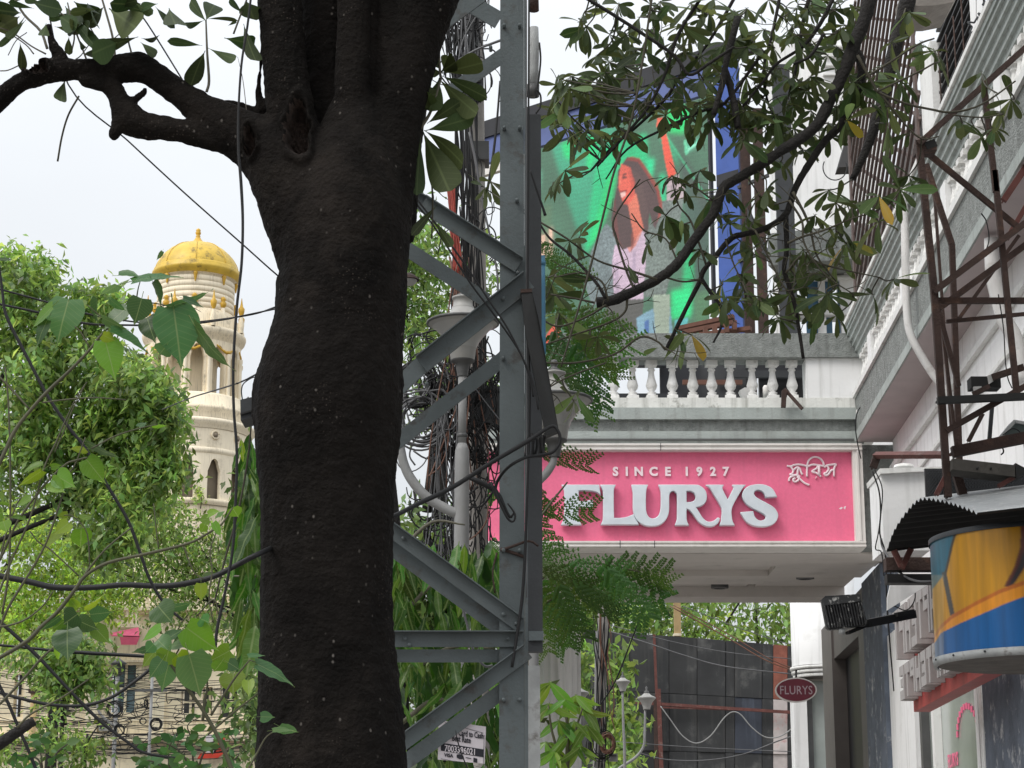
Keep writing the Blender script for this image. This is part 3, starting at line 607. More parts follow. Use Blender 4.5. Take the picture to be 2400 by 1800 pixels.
tree('broadleaf_tree', 'big bright green tree left of the golden dome', (-190, 50, -60, 1150),
     [[(-100, 1180, 20), (60, 1000, 13), (150, 860, 7), (215, 740, 4)], [(-60, 1260, 16), (180, 1150, 12), (300, 1000, 8), (380, 920, 4)], [(-100, 1100, 16), (20, 850, 10), (55, 680, 4)], [(-80, 1300, 14), (160, 1200, 10), (260, 1180, 6)]],
     [(45, 700, 90, 120, 60, 2.0, 1500), (15, 640, 50, 60, 60, 1.0, 350), (105, 650, 40, 50, 60, 1.0, 250), (215, 715, 62, 58, 60, 1.4, 750), (250, 700, 24, 34, 59, .7, 160), (120, 850, 170, 120, 60, 2.4, 3000), (285, 900, 95, 85, 59, 2.0, 1500), (355, 905, 50, 60, 58, 1.2, 500), (385, 965, 52, 60, 58, 1.2, 650),
      (270, 1010, 160, 90, 60, 2.2, 2600), (60, 1010, 130, 130, 60, 2.2, 2200), (380, 1055, 55, 65, 58.5, 1.2, 650), (400, 1105, 28, 40, 58, .8, 180), (330, 1120, 90, 80, 59, 1.4, 1000), (215, 1140, 120, 110, 60, 1.8, 1700), (290, 1225, 60, 80, 58, 1.0, 650), (230, 1290, 45, 60, 58, .8, 350)], 0.31, 'crown_near', 60, spread=1.6, clump=12, aspect=.40, mult=1.2)
tree('bushy_tree', 'fine-leaved olive tree below the tower', (660, 26, 560, 1390),
     [[(640, 1500, 10), (470, 1390, 7), (330, 1260, 4)], [(600, 1440, 8), (500, 1330, 6), (440, 1230, 3)], [(560, 1430, 6), (360, 1370, 4), (220, 1320, 3)]],
     [(390, 1245, 110, 80, 75, 2, 1900), (330, 1320, 160, 75, 75, 2.2, 2300), (470, 1310, 85, 75, 75, 1.5, 1200), (450, 1390, 140, 50, 75, 2, 1300), (380, 1190, 50, 45, 75, 1, 450), (540, 1280, 55, 75, 76, 1.4, 600), (440, 1455, 110, 40, 75, 1.6, 450), (530, 1460, 70, 50, 75, 1.6, 380)], 0.2, 'crown_fine', 75, spread=2.6)
tree('pale_tree', 'yellow-green tree low behind the thick black cable', (120, 30, 140, 1440),
     [[(120, 1600, 12), (150, 1500, 8), (240, 1390, 4)], [(110, 1560, 10), (70, 1450, 7), (10, 1360, 4)]],
     [(70, 1250, 110, 70, 78, 2, 1300), (150, 1330, 150, 80, 78, 2, 2400), (40, 1400, 110, 90, 78, 2, 1600), (250, 1390, 110, 60, 78, 1.5, 1300), (120, 1450, 160, 50, 77, 1.5, 1500), (40, 1500, 90, 50, 77, 1.4, 700)], 0.24, 'crown_pale', 78, spread=2.6)
tree('dark_tree', 'shaded tree behind the yellow-green one at the left edge', (-30, 30, -20, 1250),
     [[(-30, 1400, 14), (40, 1290, 8), (100, 1240, 5)]], [(-10, 1190, 130, 110, 82, 2, 1400), (110, 1230, 130, 60, 82, 2, 900), (190, 1280, 90, 60, 82, 1.6, 600)], 0.3, 'crown_dark', 82)
tree('street_tree', 'small slender street tree before the cream facade', (152, 14, 150, 1590),
     [[(152, 1700, 9), (148, 1630, 8), (118, 1560, 5)], [(152, 1660, 8), (175, 1610, 6), (215, 1560, 4)]],
     [(170, 1545, 85, 75, 55, 1.0, 1300), (115, 1570, 45, 60, 55, .8, 450), (225, 1590, 35, 45, 55, .6, 280), (60, 1530, 60, 40, 55, .6, 240), (150, 1620, 60, 30, 55, .6, 260)], 0.24, 'crown_near', 55, spread=1.8)
tree('leaning_tree', 'leafy sapling growing at the foot of the small street tree', (190, 10, 205, 1720),
     [[(190, 1790, 5), (205, 1740, 4), (230, 1700, 3)]], [(200, 1760, 50, 50, 50, .6, 380), (130, 1740, 35, 45, 50, .5, 200), (20, 1770, 40, 50, 50, .5, 300), (110, 1690, 30, 40, 50, .5, 120)], 0.18, 'crown_fine', 50, spread=2.4)
# ================================================================ the big trunk in front
TDp = 6.6
tt = thing('leaning_trunk_tree', 'massive dark trunk with a knot hole filling the left centre', 'tree', (Xat(775, 1700, TDp), TDp, 0))
tb = MB()
def lim(pts, d=TDp, n=14, k=5): tb.tpx(pts, d, n, k)
Xb = Xat(785, 1850, TDp)
lim([(785, 2085, 420), (783, 1950, 362), (778, 1800, 348), (770, 1620, 334), (765, 1450, 318), (766, 1300, 316), (768, 1160, 326), (768, 1050, 348), (772, 960, 360), (782, 870, 346), (796, 770, 322), (800, 690, 322), (808, 610, 306), (815, 540, 300), (820, 470, 285), (826, 400, 245), (830, 330, 190), (832, 260, 130), (833, 200, 70)], n=20)
lim([(768, 640, 240), (735, 540, 200), (712, 440, 165), (692, 330, 130), (672, 200, 118), (660, 90, 112), (652, -30, 112), (644, -160, 112)], TDp-.02)
lim([(805, 620, 200), (818, 460, 130), (824, 320, 96), (828, 160, 90), (832, 20, 88), (838, -160, 86)], TDp-.03)
lim([(840, 640, 220), (870, 480, 150), (890, 330, 128), (905, 200, 118), (915, 60, 116), (925, -160, 112)], TDp+.06)
lim([(850, 700, 220), (885, 560, 156), (905, 430, 136), (925, 310, 124), (950, 180, 126), (985, 60, 136), (1020, -40, 150), (1060, -160, 160)], TDp+.02)
lim([(748, 600, 220), (712, 500, 215), (678, 420, 200), (640, 365, 175), (600, 335, 148), (560, 312, 128), (520, 290, 116), (480, 262, 92), (440, 230, 72), (400, 203, 66), (362, 175, 66), (330, 158, 74), (300, 158, 74), (262, 164, 68), (200, 163, 58), (150, 166, 56), (112, 168, 62), (85, 178, 62), (55, 192, 50), (20, 214, 50), (-15, 245, 54), (-70, 290, 54)], TDp)
lim([(545, 318, 100), (500, 322, 70), (440, 308, 58), (390, 300, 56), (345, 298, 62), (312, 284, 74), (290, 258, 66), (277, 228, 48), (262, 205, 46), (235, 196, 40), (190, 185, 34)], TDp-.01)
lim([(300, 270, 40), (282, 285, 36), (270, 308, 28), (262, 326, 24)], TDp-.03, 10, 3)
lim([(300, 240, 26), (318, 232, 20), (336, 218, 18), (342, 208, 12)], TDp, 8, 3)
lim([(625, 285, 44), (598, 268, 30), (560, 246, 20), (530, 240, 17), (508, 250, 18)], TDp+.05, 10, 4)
lim([(618, 262, 34), (608, 230, 24), (606, 200, 15), (610, 150, 13), (613, 90, 12), (612, 0, 11), (610, -90, 11)], TDp+.03, 8, 4)
lim([(478, 240, 34), (474, 222, 26), (468, 212, 20)], TDp, 8, 3)
lim([(150, 150, 40), (138, 128, 36), (120, 95, 24), (112, 55, 18)], TDp, 10, 3)
lim([(322, 142, 34), (326, 128, 22)], TDp, 8, 3)
lim([(655, 850, 90), (640, 905, 96), (640, 985, 96), (660, 1080, 90)], TDp+.02)
lim([(790, 520, 200), (780, 380, 190), (775, 200, 180), (775, 0, 180), (775, -170, 185)], TDp+.17)
lim([(880, 560, 200), (890, 400, 200), (905, 200, 215), (920, 0, 230), (935, -170, 240)], TDp+.19)
lim([(770, 420, 120), (762, 300, 90), (756, 180, 84), (752, 60, 84), (752, -160, 90)], TDp+.13)
lim([(915, 820, 60), (922, 900, 56), (915, 1000, 60), (890, 1120, 80)], TDp-.03)
me = tb.mesh('trunk_raw'); ob = bpy.data.objects.new('trunk_raw', me); COL.objects.link(ob)
md = ob.modifiers.new('r', 'REMESH'); md.mode = 'VOXEL'; md.voxel_size = 0.0085; md.use_smooth_shade = True
sm = ob.modifiers.new('s', 'SMOOTH'); sm.iterations = 9; sm.factor = 0.5
dg = bpy.context.evaluated_depsgraph_get(); me2 = bpy.data.meshes.new_from_object(ob.evaluated_get(dg)); bpy.data.objects.remove(ob)
n = len(me2.vertices); co = np.empty(n*3, np.float32); me2.vertices.foreach_get('co', co); co = co.reshape(-1, 3)
no = np.empty(n*3, np.float32); me2.vertices.foreach_get('normal', no); no = no.reshape(-1, 3)
dsp = np.empty(n, np.float32)
for i in range(n):
    v = Vector(co[i]); dsp[i] = 0.012*noise.noise(Vector((v.x*5, v.y*5, v.z*.9))) + 0.004*noise.noise(v*4.0) + 0.006*noise.noise(Vector((v.x*9, v.y*9, v.z*2.2))) + 0.0045*noise.noise(v*24) + 0.0028*noise.noise(v*60)
co2 = co + no*dsp[:, None]
# pixels of each vertex (survey frame), to sink the knot holes
rel = co2 - np.array([0, 0, EYE]); fy = rel[:, 1]*CP + rel[:, 2]*SP; uy = -rel[:, 1]*SP + rel[:, 2]*CP
pxx = 1200 + FPX*rel[:, 0]/fy; pyy = 900 - FPX*uy/fy; front = no[:, 1] < 0.1
hole = np.zeros(n)
for kx, ky, ra, rb_, dep in ((697, 303, 28, 64, 0.085), (586, 330, 13, 36, 0.05), (90, 158, 27, 15, 0.05)):
    q = np.sqrt(((pxx-kx)/ra)**2 + ((pyy-ky)/rb_)**2) * (1 + 0.12*np.sin(np.arctan2(pyy-ky, pxx-kx)*5+kx))
    inn = front & (q < 1.0); rim = front & (q >= 1.0) & (q < 1.45)
    co2[inn] += np.array([0, 1, 0]) * (dep*np.clip((1-q[inn])*3.2, 0, 1) + 0.012*np.sin(pxx[inn]*.5)*np.sin(pyy[inn]*.33))[:, None]
    co2[rim] += np.array([0, -1, 0]) * (0.02*np.sin(np.pi*(q[rim]-1)/.45))[:, None]
    hole[inn] = 1
me2.vertices.foreach_set('co', co2.ravel()); me2.update()
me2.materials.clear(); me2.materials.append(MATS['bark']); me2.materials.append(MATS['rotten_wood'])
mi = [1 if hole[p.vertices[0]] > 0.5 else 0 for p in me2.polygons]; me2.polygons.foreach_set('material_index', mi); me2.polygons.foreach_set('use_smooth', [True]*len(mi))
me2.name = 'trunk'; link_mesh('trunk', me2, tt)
# shoots and leaf stalks
sh = lambda pts, d=TDp: [(x/3.16, y/3.16, w_/3.16) for x, y, w_ in pts]
for pts in ([(1530, 680, 26), (1548, 600, 24), (1535, 400, 20), (1525, 150, 14)], [(855, 450, 22), (835, 280, 20), (790, 110, 18), (740, -60, 16)], [(975, 400, 16), (945, 260, 14), (935, -40, 12)], [(640, 440, 16), (590, 310, 15), (520, 160, 14), (380, 40, 12), (300, -60, 12)],
            [(350, 360, 24), (300, 230, 22), (180, 110, 20), (90, -40, 18)], [(340, 400, 14), (230, 340, 12), (90, 240, 12), (-20, 200, 10)], [(800, 450, 12), (740, 330, 12), (660, 190, 10)], [(730, 460, 10), (790, 340, 10), (920, 220, 8)], [(250, 400, 12), (190, 330, 10), (60, 240, 10)],
            [(530, 380, 16), (550, 250, 14), (500, 20, 12)], [(1730, 250, 18), (1790, 90, 16), (1850, -60, 14)], [(60, 410, 8), (120, 300, 8), (200, 240, 8)], [(560, 440, 10), (600, 410, 9), (660, 330, 8)], [(0, 525, 10), (60, 520, 10), (150, 480, 10)], [(1830, 860, 8), (1800, 600, 6), (1760, 420, 3)]):
    b = MB(); b.tpx(sh(pts), TDp-.03, 6, 4); b.build('shoot', 'grey_stem', tt)
b = MB(); b.tpx([(1023, 10, 6), (1030, 150, 7), (1033, 185, 6)], TDp+.1, 6); b.build('shoot', 'grey_stem', tt)
b = MB(); b.tpx([(1033, 185, 7), (1010, 260, 8), (985, 300, 12)], TDp+.1, 6); b.build('shoot', 'grey_stem', tt)
b = MB(); b.tpx([(1010, 400, 4), (1014, 470, 5), (1012, 560, 4)], TDp+.1, 6); b.build('shoot', 'twig', tt)
OB = [leaf_mesh('leaf', 0.36, 'trunk_leaf', prof=OBO, seg=11, fold=f, droop=dr, petiole=0.08, curl=c) for f, dr, c in ((.15, .10, 0), (.3, .22, .05), (.1, .3, -.06), (.22, .05, .03))]
LT = [(825,75,1050,245,110),(1050,320,1170,430,50),(1000,280,700,370,70),(1060,285,1220,330,40),(130,130,0,190,60),(180,130,0,400,50),(180,160,20,330,50),(140,95,0,80,50),(150,330,170,500,60),(340,180,310,300,50),(490,60,570,250,70),(520,130,680,280,50),(600,160,720,220,60),(540,100,360,150,50),(640,80,760,30,60),(680,170,760,90,60),(1160,30,1020,60,70),(1160,60,1280,200,45),(1040,30,850,40,60),(1255,70,1300,210,40),(1520,150,1400,0,60),(1530,140,1600,0,60),(1480,335,1250,300,60),(1560,365,1810,490,60),(1510,395,1410,600,65),(1540,140,1760,120,35),(1500,155,1320,230,40),(1790,90,1690,0,50),(1830,20,1880,130,60),(1680,285,1920,340,70),(1810,200,1880,500,100),(1690,190,1760,150,15),(480,600,420,820,70),(510,280,500,400,60),(640,350,560,340,50),(700,360,690,460,45),
      (760,60,640,180,80),(700,70,520,90,70),(560,20,720,130,80),(620,200,470,190,60),(440,120,560,200,70),(860,40,1010,10,60),(420,200,600,240,60),(240,60,60,20,50),(250,20,420,70,55),(860,320,760,360,60),(1010,30,1130,110,80),(900,30,1080,90,70),(300,20,160,-10,40),(60,20,160,-40,40)]
for i, (x0, y0, x1, y1, w_) in enumerate(LT):
    a = P(x0/3.16, y0/3.16, TDp-.05+random.uniform(-.12, .12)); c = P(x1/3.16, y1/3.16, TDp-.05+random.uniform(-.16, .12)); ln = math.hypot(x1-x0, y1-y0)
    put('leaf', random.choice(OB), leaf_matrix(a, c, random.uniform(-.5, .5) + (math.pi if random.random() < .5 else 0), min(1.6, max(.45, w_/ln/.36))), tt)
RW = [(1500,470,1755,400,120),(1500,500,1790,630,100),(1480,530,1740,790,120),(1460,520,1400,730,110),(1460,440,1400,340,60),(1400,840,1700,760,130),(1390,860,1690,1070,120),(1370,880,1540,1260,150),(1340,920,1310,1290,90),(1400,790,1600,660,100),(1320,840,1290,860,60),(1470,600,1340,640,70),(1480,460,1600,390,90),(1440,1340,1270,1540,50),(1440,1440,1550,1610,45),(1480,470,1380,480,40),(1490,440,1510,350,80),(1340,700,1420,590,70)]
for x0, y0, x1, y1, w_ in RW:
    a = P(500+x0/2.765, y0/2.765, TDp+.12); c = P(500+x1/2.765, y1/2.765, TDp+.05+random.uniform(-.06, .06)); ln = math.hypot(x1-x0, y1-y0)
    put('leaf', random.choice(OB), leaf_matrix(a, c, random.uniform(-.35, .35) + math.pi, min(1.7, max(.45, w_/ln/.36))), tt)
# the crown above the frame that keeps the trunk in shade
cz = []
for k in range(420):
    a = random.uniform(0, 6.283); r = 4.6*math.sqrt(random.random()); cz.append((Xb + r*math.cos(a), TDp + .2 + r*math.sin(a)*1.0, random.uniform(5.4, 8.6)))
cz = np.array(cz); m_ = 11; p = np.repeat(cz, m_, 0) + rng.normal(size=(len(cz)*m_, 3))*0.28; p = p[p[:, 2] > np.maximum(5.0, EYE + 0.45*p[:, 1] + 0.35)]; k_ = len(p)
dr = rng.normal(size=(k_, 3)); dr[:, 2] -= .4; dr /= np.linalg.norm(dr, axis=1)[:, None]; nn = rng.normal(size=(k_, 3))*.5 + np.array([0, 0, 1]); sd_ = np.cross(dr, nn); sd_ /= np.linalg.norm(sd_, axis=1)[:, None]
ls = rng.uniform(.14, .24, k_)[:, None]; V = np.stack([p, p+dr*ls*.55+sd_*ls*.2, p+dr*ls, p+dr*ls*.55-sd_*ls*.2], 1).reshape(-1, 3); ii = np.arange(k_)*4
o = link_mesh('crown', quick_mesh('crown', V, np.stack([ii, ii+1, ii+2, ii+3], 1), ['crown_shade']), tt); o['kind'] = 'stuff'

# ================================================================ dark box strapped to the trunk
bx = thing('junction_box', 'small dark box fixed to the left of the trunk against the sky', 'junction box', tuple(P(585, 975, TDp+.15)))
b = MB(); b.prism([P(563, 937, TDp+.1), P(612, 925, TDp+.1), P(612, 972, TDp+.1), P(564, 985, TDp+.1)], (0, .12, 0)); b.build('case', 'steel_dark', bx)
b = MB(); b.prism([P(563, 968, TDp+.09), P(612, 954, TDp+.09), P(612, 958, TDp+.09), P(563, 972, TDp+.09)], (0, .008, 0)); b.build('lid_seam', 'black_paint', bx)
b = MB(); b.tpx([(581, 938, 5), (581, 934, 7), (582, 930, 3)], TDp+.12, 8, 2); b.build('gland', 'pole_paint', bx)

# ================================================================ overhead wires and cables round the trunk
def wire(name, label, pts, d, m='cable', n=7, k=6):
    b = MB(); b.tpx(pts, d, n, k); c = P(pts[0][0], pts[0][1], pts[0][3] if len(pts[0]) > 3 else d); o = b.build(name, m, None, origin=c); return tag(o, label, 'cable')
wire('thick_cable', 'thick black cable sagging across the lower left', [(-40, 1343, 15), (60, 1362, 15), (130, 1377, 15), (220, 1377, 14), (290, 1371, 14), (380, 1374, 14), (440, 1367, 14), (500, 1352, 13), (560, 1322, 13), (615, 1294, 13), (680, 1268, 12, 6.9), (800, 1235, 11, 7.2)], 6.3)
wire('thick_cable', 'black cable rising from the trunk to the pylon post', [(800, 1225, 10, 7.1), (905, 1215, 11, 7.3), (985, 1178, 12, 7.6), (1060, 1142, 12, 7.7), (1150, 1085, 11, 7.75), (1235, 1035, 11, 7.8), (1290, 1000, 9, 7.85), (1308, 1010, 8, 7.85), (1312, 1035, 8, 7.85), (1295, 1060, 8, 7.85), (1260, 1068, 8, 7.85), (1230, 1073, 8, 7.8), (1190, 1096, 8, 7.8), (1165, 1130, 8, 7.9), (1160, 1160, 7, 8.1)], 7.7)
wire('hanging_cable', 'thin black cable hanging straight down past the dome', [(592, -40, 6), (580, 60, 6), (566, 150, 6), (559, 260, 6), (559, 350, 7), (565, 430, 8), (569, 520, 7), (566, 620, 7), (555, 720, 7), (547, 850, 7), (548, 960, 7), (555, 1060, 7), (552, 1180, 7), (545, 1290, 7), (525, 1400, 7), (508, 1480, 8), (503, 1560, 7)], 6.0)
wire('diagonal_wire', 'thin wire slanting from the left branch down to the trunk', [(100, -40, 4), (160, 198, 4), (300, 330, 4), (430, 450, 4), (560, 565, 4), (650, 645, 4), (720, 700, 4)], 6.9)
wire('diagonal_wire', 'thin wire crossing the sky right of the hanging leaves', [(300, 0, 4), (345, 55, 4), (445, 215, 4), (470, 250, 4)], 6.9)
wire('service_wire', 'upper of the two thin wires passing before the dome tower', [(-30, 670, 5), (110, 708, 5), (215, 738, 5), (330, 756, 4), (420, 758, 4), (520, 748, 4), (600, 735, 4), (660, 715, 4), (760, 690, 4)], 9.5)
wire('service_wire', 'lower of the two thin wires passing before the dome tower', [(-30, 707, 6), (80, 730, 6), (200, 758, 6), (300, 762, 5), (420, 762, 5), (520, 750, 4), (560, 742, 4), (655, 722, 4), (760, 700, 4)], 9.3)
wire('service_wire', 'slack thin wire before the tower ending at the dark box', [(380, 960, 2.5, 30), (440, 935, 3, 20), (520, 910, 4, 8), (565, 895, 4, 7), (605, 875, 4, 7), (650, 855, 4, 7)], 7)
wire('crossing_wire', 'black wire slanting from upper left down past the shrub leaves', [(-10, 560, 6), (5, 680, 7), (15, 740, 8), (60, 830, 8), (110, 925, 8), (160, 1000, 8), (200, 1050, 8), (250, 1135, 8), (300, 1220, 8), (330, 1300, 8), (352, 1360, 7), (388, 1418, 7), (430, 1455, 6)], 5.2)
wire('crossing_wire', 'black cable slanting from the left edge to the bottom shrub', [(-20, 1440, 9), (20, 1475, 9), (90, 1540, 9), (165, 1620, 8), (235, 1690, 8), (300, 1740, 7), (340, 1765, 7), (420, 1778, 6)], 5.3)
wire('crossing_wire', 'black wire falling steeply at the lower left edge', [(-10, 1590, 8), (20, 1650, 8), (45, 1710, 8), (65, 1755, 8), (95, 1830, 8)], 5.3)
wire('slack_cable', 'grey cable loop sagging under the heart-shaped leaves', [(-20, 1618, 8), (60, 1640, 8), (130, 1653, 8), (200, 1653, 8), (260, 1635, 8), (310, 1602, 8), (350, 1570, 8), (385, 1530, 7)], 5.6)
wire('hanging_twig', 'bare thin twig hanging in the sky under the left branch', [(185, 225, 5), (160, 270, 5), (145, 320, 5), (135, 378, 5)], TDp, 'twig')
wire('drop_wire', 'loop of thin wire joining the dark box on the trunk', [(568, 936, 3), (566, 915, 3), (572, 898, 3), (595, 884, 3), (606, 892, 3), (608, 915, 3)], TDp+.1)
wire('climbing_vine', 'thin vine running up to the dark box beside the trunk', [(500, 1420, 4), (525, 1320, 5), (560, 1190, 5), (580, 1080, 5), (590, 985, 4)], 7.2, 'twig')
# ================================================================ heart-leaved sapling in front of everything at left
SD = 4.9
HL = [leaf_mesh('leaf', 0.80, 'peepal_leaf', seg=12, fold=f, droop=dr, wave=wv, petiole=.28, heart=True, pr=.010) for f, dr, wv in ((.12, .05, .006), (.3, .15, .010), (.05, .2, .012))]
HY = [leaf_mesh('leaf', 0.80, 'peepal_young', seg=12, fold=f, droop=dr, wave=wv, petiole=.28, heart=True, pr=.010) for f, dr, wv in ((.12, .06, .006), (.3, .18, .010))]
def sapling(name, label, base, stems, leaves, d, group=None):
    t = thing(name, label, 'sapling', (Xat(base[0], base[1], d), d, 0), group)
    for st in stems:
        b = MB(); b.tpx([(x, y, w_*.74) for x, y, w_ in st], d, 7, 5, wob=.05); b.build('stem', 'green_stem', t)
    for x0, y0, x1, y1, w_, young in leaves:
        dd = d + random.uniform(-.10, .06); a = P(x0, y0, dd); c = P(x1, y1, dd+random.uniform(-.035, .05)); ln = math.hypot(x1-x0, y1-y0); ws = min(1.5, max(.28, w_/ln/.76))
        roll = random.uniform(-.35, .35) if ws > .8 else random.choice((-1, 1))*math.acos(min(1, max(.35, ws)))
        put('leaf', random.choice(HY if young else HL), leaf_matrix(a, c, roll, max(ws, .55) if ws < .8 else ws), t)
    return t
sapling('heart_leaf_sapling', 'tall peepal shoot with big heart-shaped leaves before the tower', (0, 1800),
    [[(-60, 1190, 15), (0, 1083, 14), (35, 1010, 13), (73, 960, 12), (111, 918, 12), (158, 874, 11), (190, 842, 11), (215, 814, 10), (240, 782, 9), (285, 735, 7), (320, 700, 6)],
     [(-10, 875, 7), (20, 905, 7), (70, 960, 7)], [(98, 944, 6), (150, 937, 5), (220, 932, 5), (295, 937, 4)], [(210, 815, 5), (190, 780, 5), (175, 765, 4)], [(320, 700, 5), (324, 676, 4), (330, 655, 3)], [(320, 705, 4), (370, 712, 4), (410, 720, 3)], [(375, 718, 4), (430, 712, 3), (470, 730, 2)], [(285, 735, 5), (245, 745, 4), (205, 715, 3)],
     [(200, 900, 4), (170, 960, 4), (150, 1010, 4), (128, 1060, 4)]],
    [(407,725,427,861,100,0),(161,703,130,801,80,0),(332,700,316,762,60,0),(297,722,234,770,45,0),(259,779,358,820,38,0),(247,801,272,890,62,1),(312,659,424,630,28,0),(358,662,386,722,30,0),(392,719,506,697,38,0),(456,760,525,880,40,0),(389,811,370,836,28,0),(278,646,332,643,18,0),(275,668,234,694,24,0),(228,700,222,766,28,0),(123,719,70,770,32,1),(111,751,76,814,38,0),(260,703,294,735,25,0),(240,785,272,800,26,1),(380,589,367,611,14,0),(0,608,35,605,14,0),(430,700,480,720,24,0),(240,745,300,775,30,0),(345,745,360,800,40,0)], SD)
sapling('heart_leaf_sapling', 'bare-stemmed peepal shoots with scattered yellow-green leaves at left', (0, 1900),
    [[(-30, 1350, 9), (0, 1311, 9), (41, 1223, 8), (104, 1137, 8), (152, 1090, 7), (175, 1080, 7), (205, 1072, 6)], [(-10, 1410, 8), (28, 1311, 7), (70, 1216, 7), (104, 1096, 6), (130, 1040, 6), (152, 989, 5), (180, 930, 4), (204, 895, 4)], [(-5, 1490, 9), (19, 1425, 9), (79, 1327, 8), (114, 1258, 7), (149, 1153, 6)], [(12, 860, 5), (20, 950, 6), (24, 1100, 7), (24, 1216, 7), (20, 1340, 8), (5, 1440, 8)],
     [(0, 1311, 7), (15, 1250, 6), (40, 1180, 5), (60, 1160, 4)], [(210, 1340, 4), (208, 1280, 5), (200, 1240, 4), (170, 1210, 4), (150, 1208, 3)], [(214, 1052, 5), (270, 1022, 5), (330, 1003, 4), (370, 995, 3)], [(185, 1350, 5), (120, 1290, 5), (90, 1270, 4), (70, 1245, 4)], [(200, 1025, 4), (175, 1090, 5), (150, 1120, 4)]],
    [(203,1077,247,1134,50,1),(133,1115,174,1140,40,1),(120,1128,149,1153,28,1),(98,1103,41,1144,34,1),(73,1169,32,1185,24,1),(20,1180,-15,1176,14,1),(190,1239,190,1289,42,1),(161,1226,127,1251,30,1),(152,1251,85,1296,32,1),(190,1216,218,1207,16,1),(8,1222,16,1248,28,1),(203,1036,278,1087,26,0),(200,1052,161,1055,20,1),(120,1095,145,1090,16,1),(100,1090,45,1105,24,1),(158,1205,133,1210,16,1),(325,1000,345,985,14,0),(360,997,395,1000,14,1),(60,1215,20,1210,18,1),(5,1200,-20,1215,20,1)], SD+.1)
sapling('heart_leaf_sapling', 'peepal branch curving up across the thick black cable', (0, 1900),
    [[(-40, 1560, 15), (0, 1541, 14), (63, 1503, 14), (95, 1471, 14), (136, 1433, 13), (177, 1380, 12), (202, 1348, 12), (253, 1319, 11), (348, 1297, 10), (443, 1273, 9), (490, 1248, 8), (519, 1229, 7), (545, 1190, 5)], [(175, 1385, 8), (215, 1325, 7), (255, 1280, 6), (308, 1237, 5)], [(428, 1275, 5), (445, 1320, 5), (458, 1345, 4), (478, 1357, 4)], [(-20, 1665, 9), (10, 1640, 9), (65, 1580, 9), (95, 1545, 8), (125, 1518, 7)], [(40, 1705, 7), (75, 1672, 7), (145, 1635, 6), (208, 1592, 5)], [(372, 1285, 4), (366, 1240, 4), (360, 1180, 3)], [(-30, 1470, 7), (15, 1467, 7), (60, 1452, 6), (100, 1420, 5), (125, 1385, 4)], [(500, 1460, 4), (490, 1400, 5), (497, 1340, 5), (493, 1290, 4), (512, 1235, 4)]],
    [(158,1477,155,1544,62,0),(181,1440,146,1465,38,0),(212,1440,259,1436,30,0),(199,1420,253,1398,22,1),(171,1405,123,1425,22,1),(222,1471,259,1509,40,1),(139,1446,92,1481,26,0),(190,1470,216,1466,22,0),(127,1522,146,1547,18,1),(490,1216,465,1220,26,1),(488,1207,513,1195,16,1),(471,1368,471,1410,30,1),(180,1425,160,1400,20,1),(185,1455,225,1475,30,0),(150,1455,120,1480,26,1),(168,1470,140,1500,30,0),(480,1230,470,1250,22,1),(500,1225,520,1260,24,1),(545,1190,560,1215,20,1)], SD+.05)
sapling('heart_leaf_sapling', 'dense peepal shoot with dark broad leaves left of the trunk', (560, 1900),
    [[(560, 1850, 15), (538, 1790, 14), (506, 1718, 13), (475, 1664, 12), (437, 1610, 11), (410, 1570, 10), (386, 1534, 9), (377, 1497, 7)], [(475, 1690, 10), (480, 1640, 9), (486, 1610, 7), (482, 1560, 5)], [(494, 1677, 9), (522, 1633, 8), (550, 1590, 7), (585, 1547, 5)], [(487, 1722, 7), (545, 1672, 6), (604, 1626, 5)], [(572, 1820, 6), (600, 1770, 6), (622, 1730, 5), (645, 1712, 4)], [(400, 1555, 6), (420, 1520, 5), (437, 1480, 4), (470, 1450, 3)], [(386, 1534, 5), (365, 1515, 4), (358, 1500, 3)], [(440, 1440, 4), (425, 1460, 4), (410, 1490, 4)], [(585, 1547, 4), (600, 1552, 3)], [(460, 1445, 5), (500, 1405, 5), (512, 1440, 4)]],
    [(443,1535,475,1639,84,0),(437,1471,513,1528,74,1),(411,1497,503,1519,44,0),(396,1553,377,1623,54,0),(380,1547,351,1591,38,0),(377,1471,329,1503,30,1),(358,1516,307,1538,28,0),(364,1525,329,1566,32,1),(370,1420,402,1458,60,0),(402,1425,452,1414,26,0),(538,1525,490,1553,44,1),(547,1579,544,1629,62,1),(601,1557,700,1595,48,0),(582,1538,623,1535,18,0),(535,1553,563,1570,32,0),(582,1595,582,1629,22,1),(611,1680,642,1680,24,0),(655,1702,702,1726,30,0),(434,1509,389,1515,24,0),(390,1500,430,1470,30,0),(370,1500,400,1530,40,0),(395,1525,385,1565,36,1),(415,1535,440,1560,36,1),(470,1450,495,1462,24,0),(520,1550,500,1580,30,1),(360,1510,340,1530,30,0),(640,1712,690,1705,22,0)], SD-.05)
b = MB(); b.tpx([(-40, 1768, 30), (0, 1743, 28), (41, 1715, 26), (66, 1698, 24), (80, 1690, 22)], SD+.3, 10, 4, wob=.06); o = b.build('sawn_branch', 'limb_bark', None, origin=P(0, 1743, SD+.3)); tag(o, 'sawn-off thick branch poking in at the bottom left edge', 'branch')
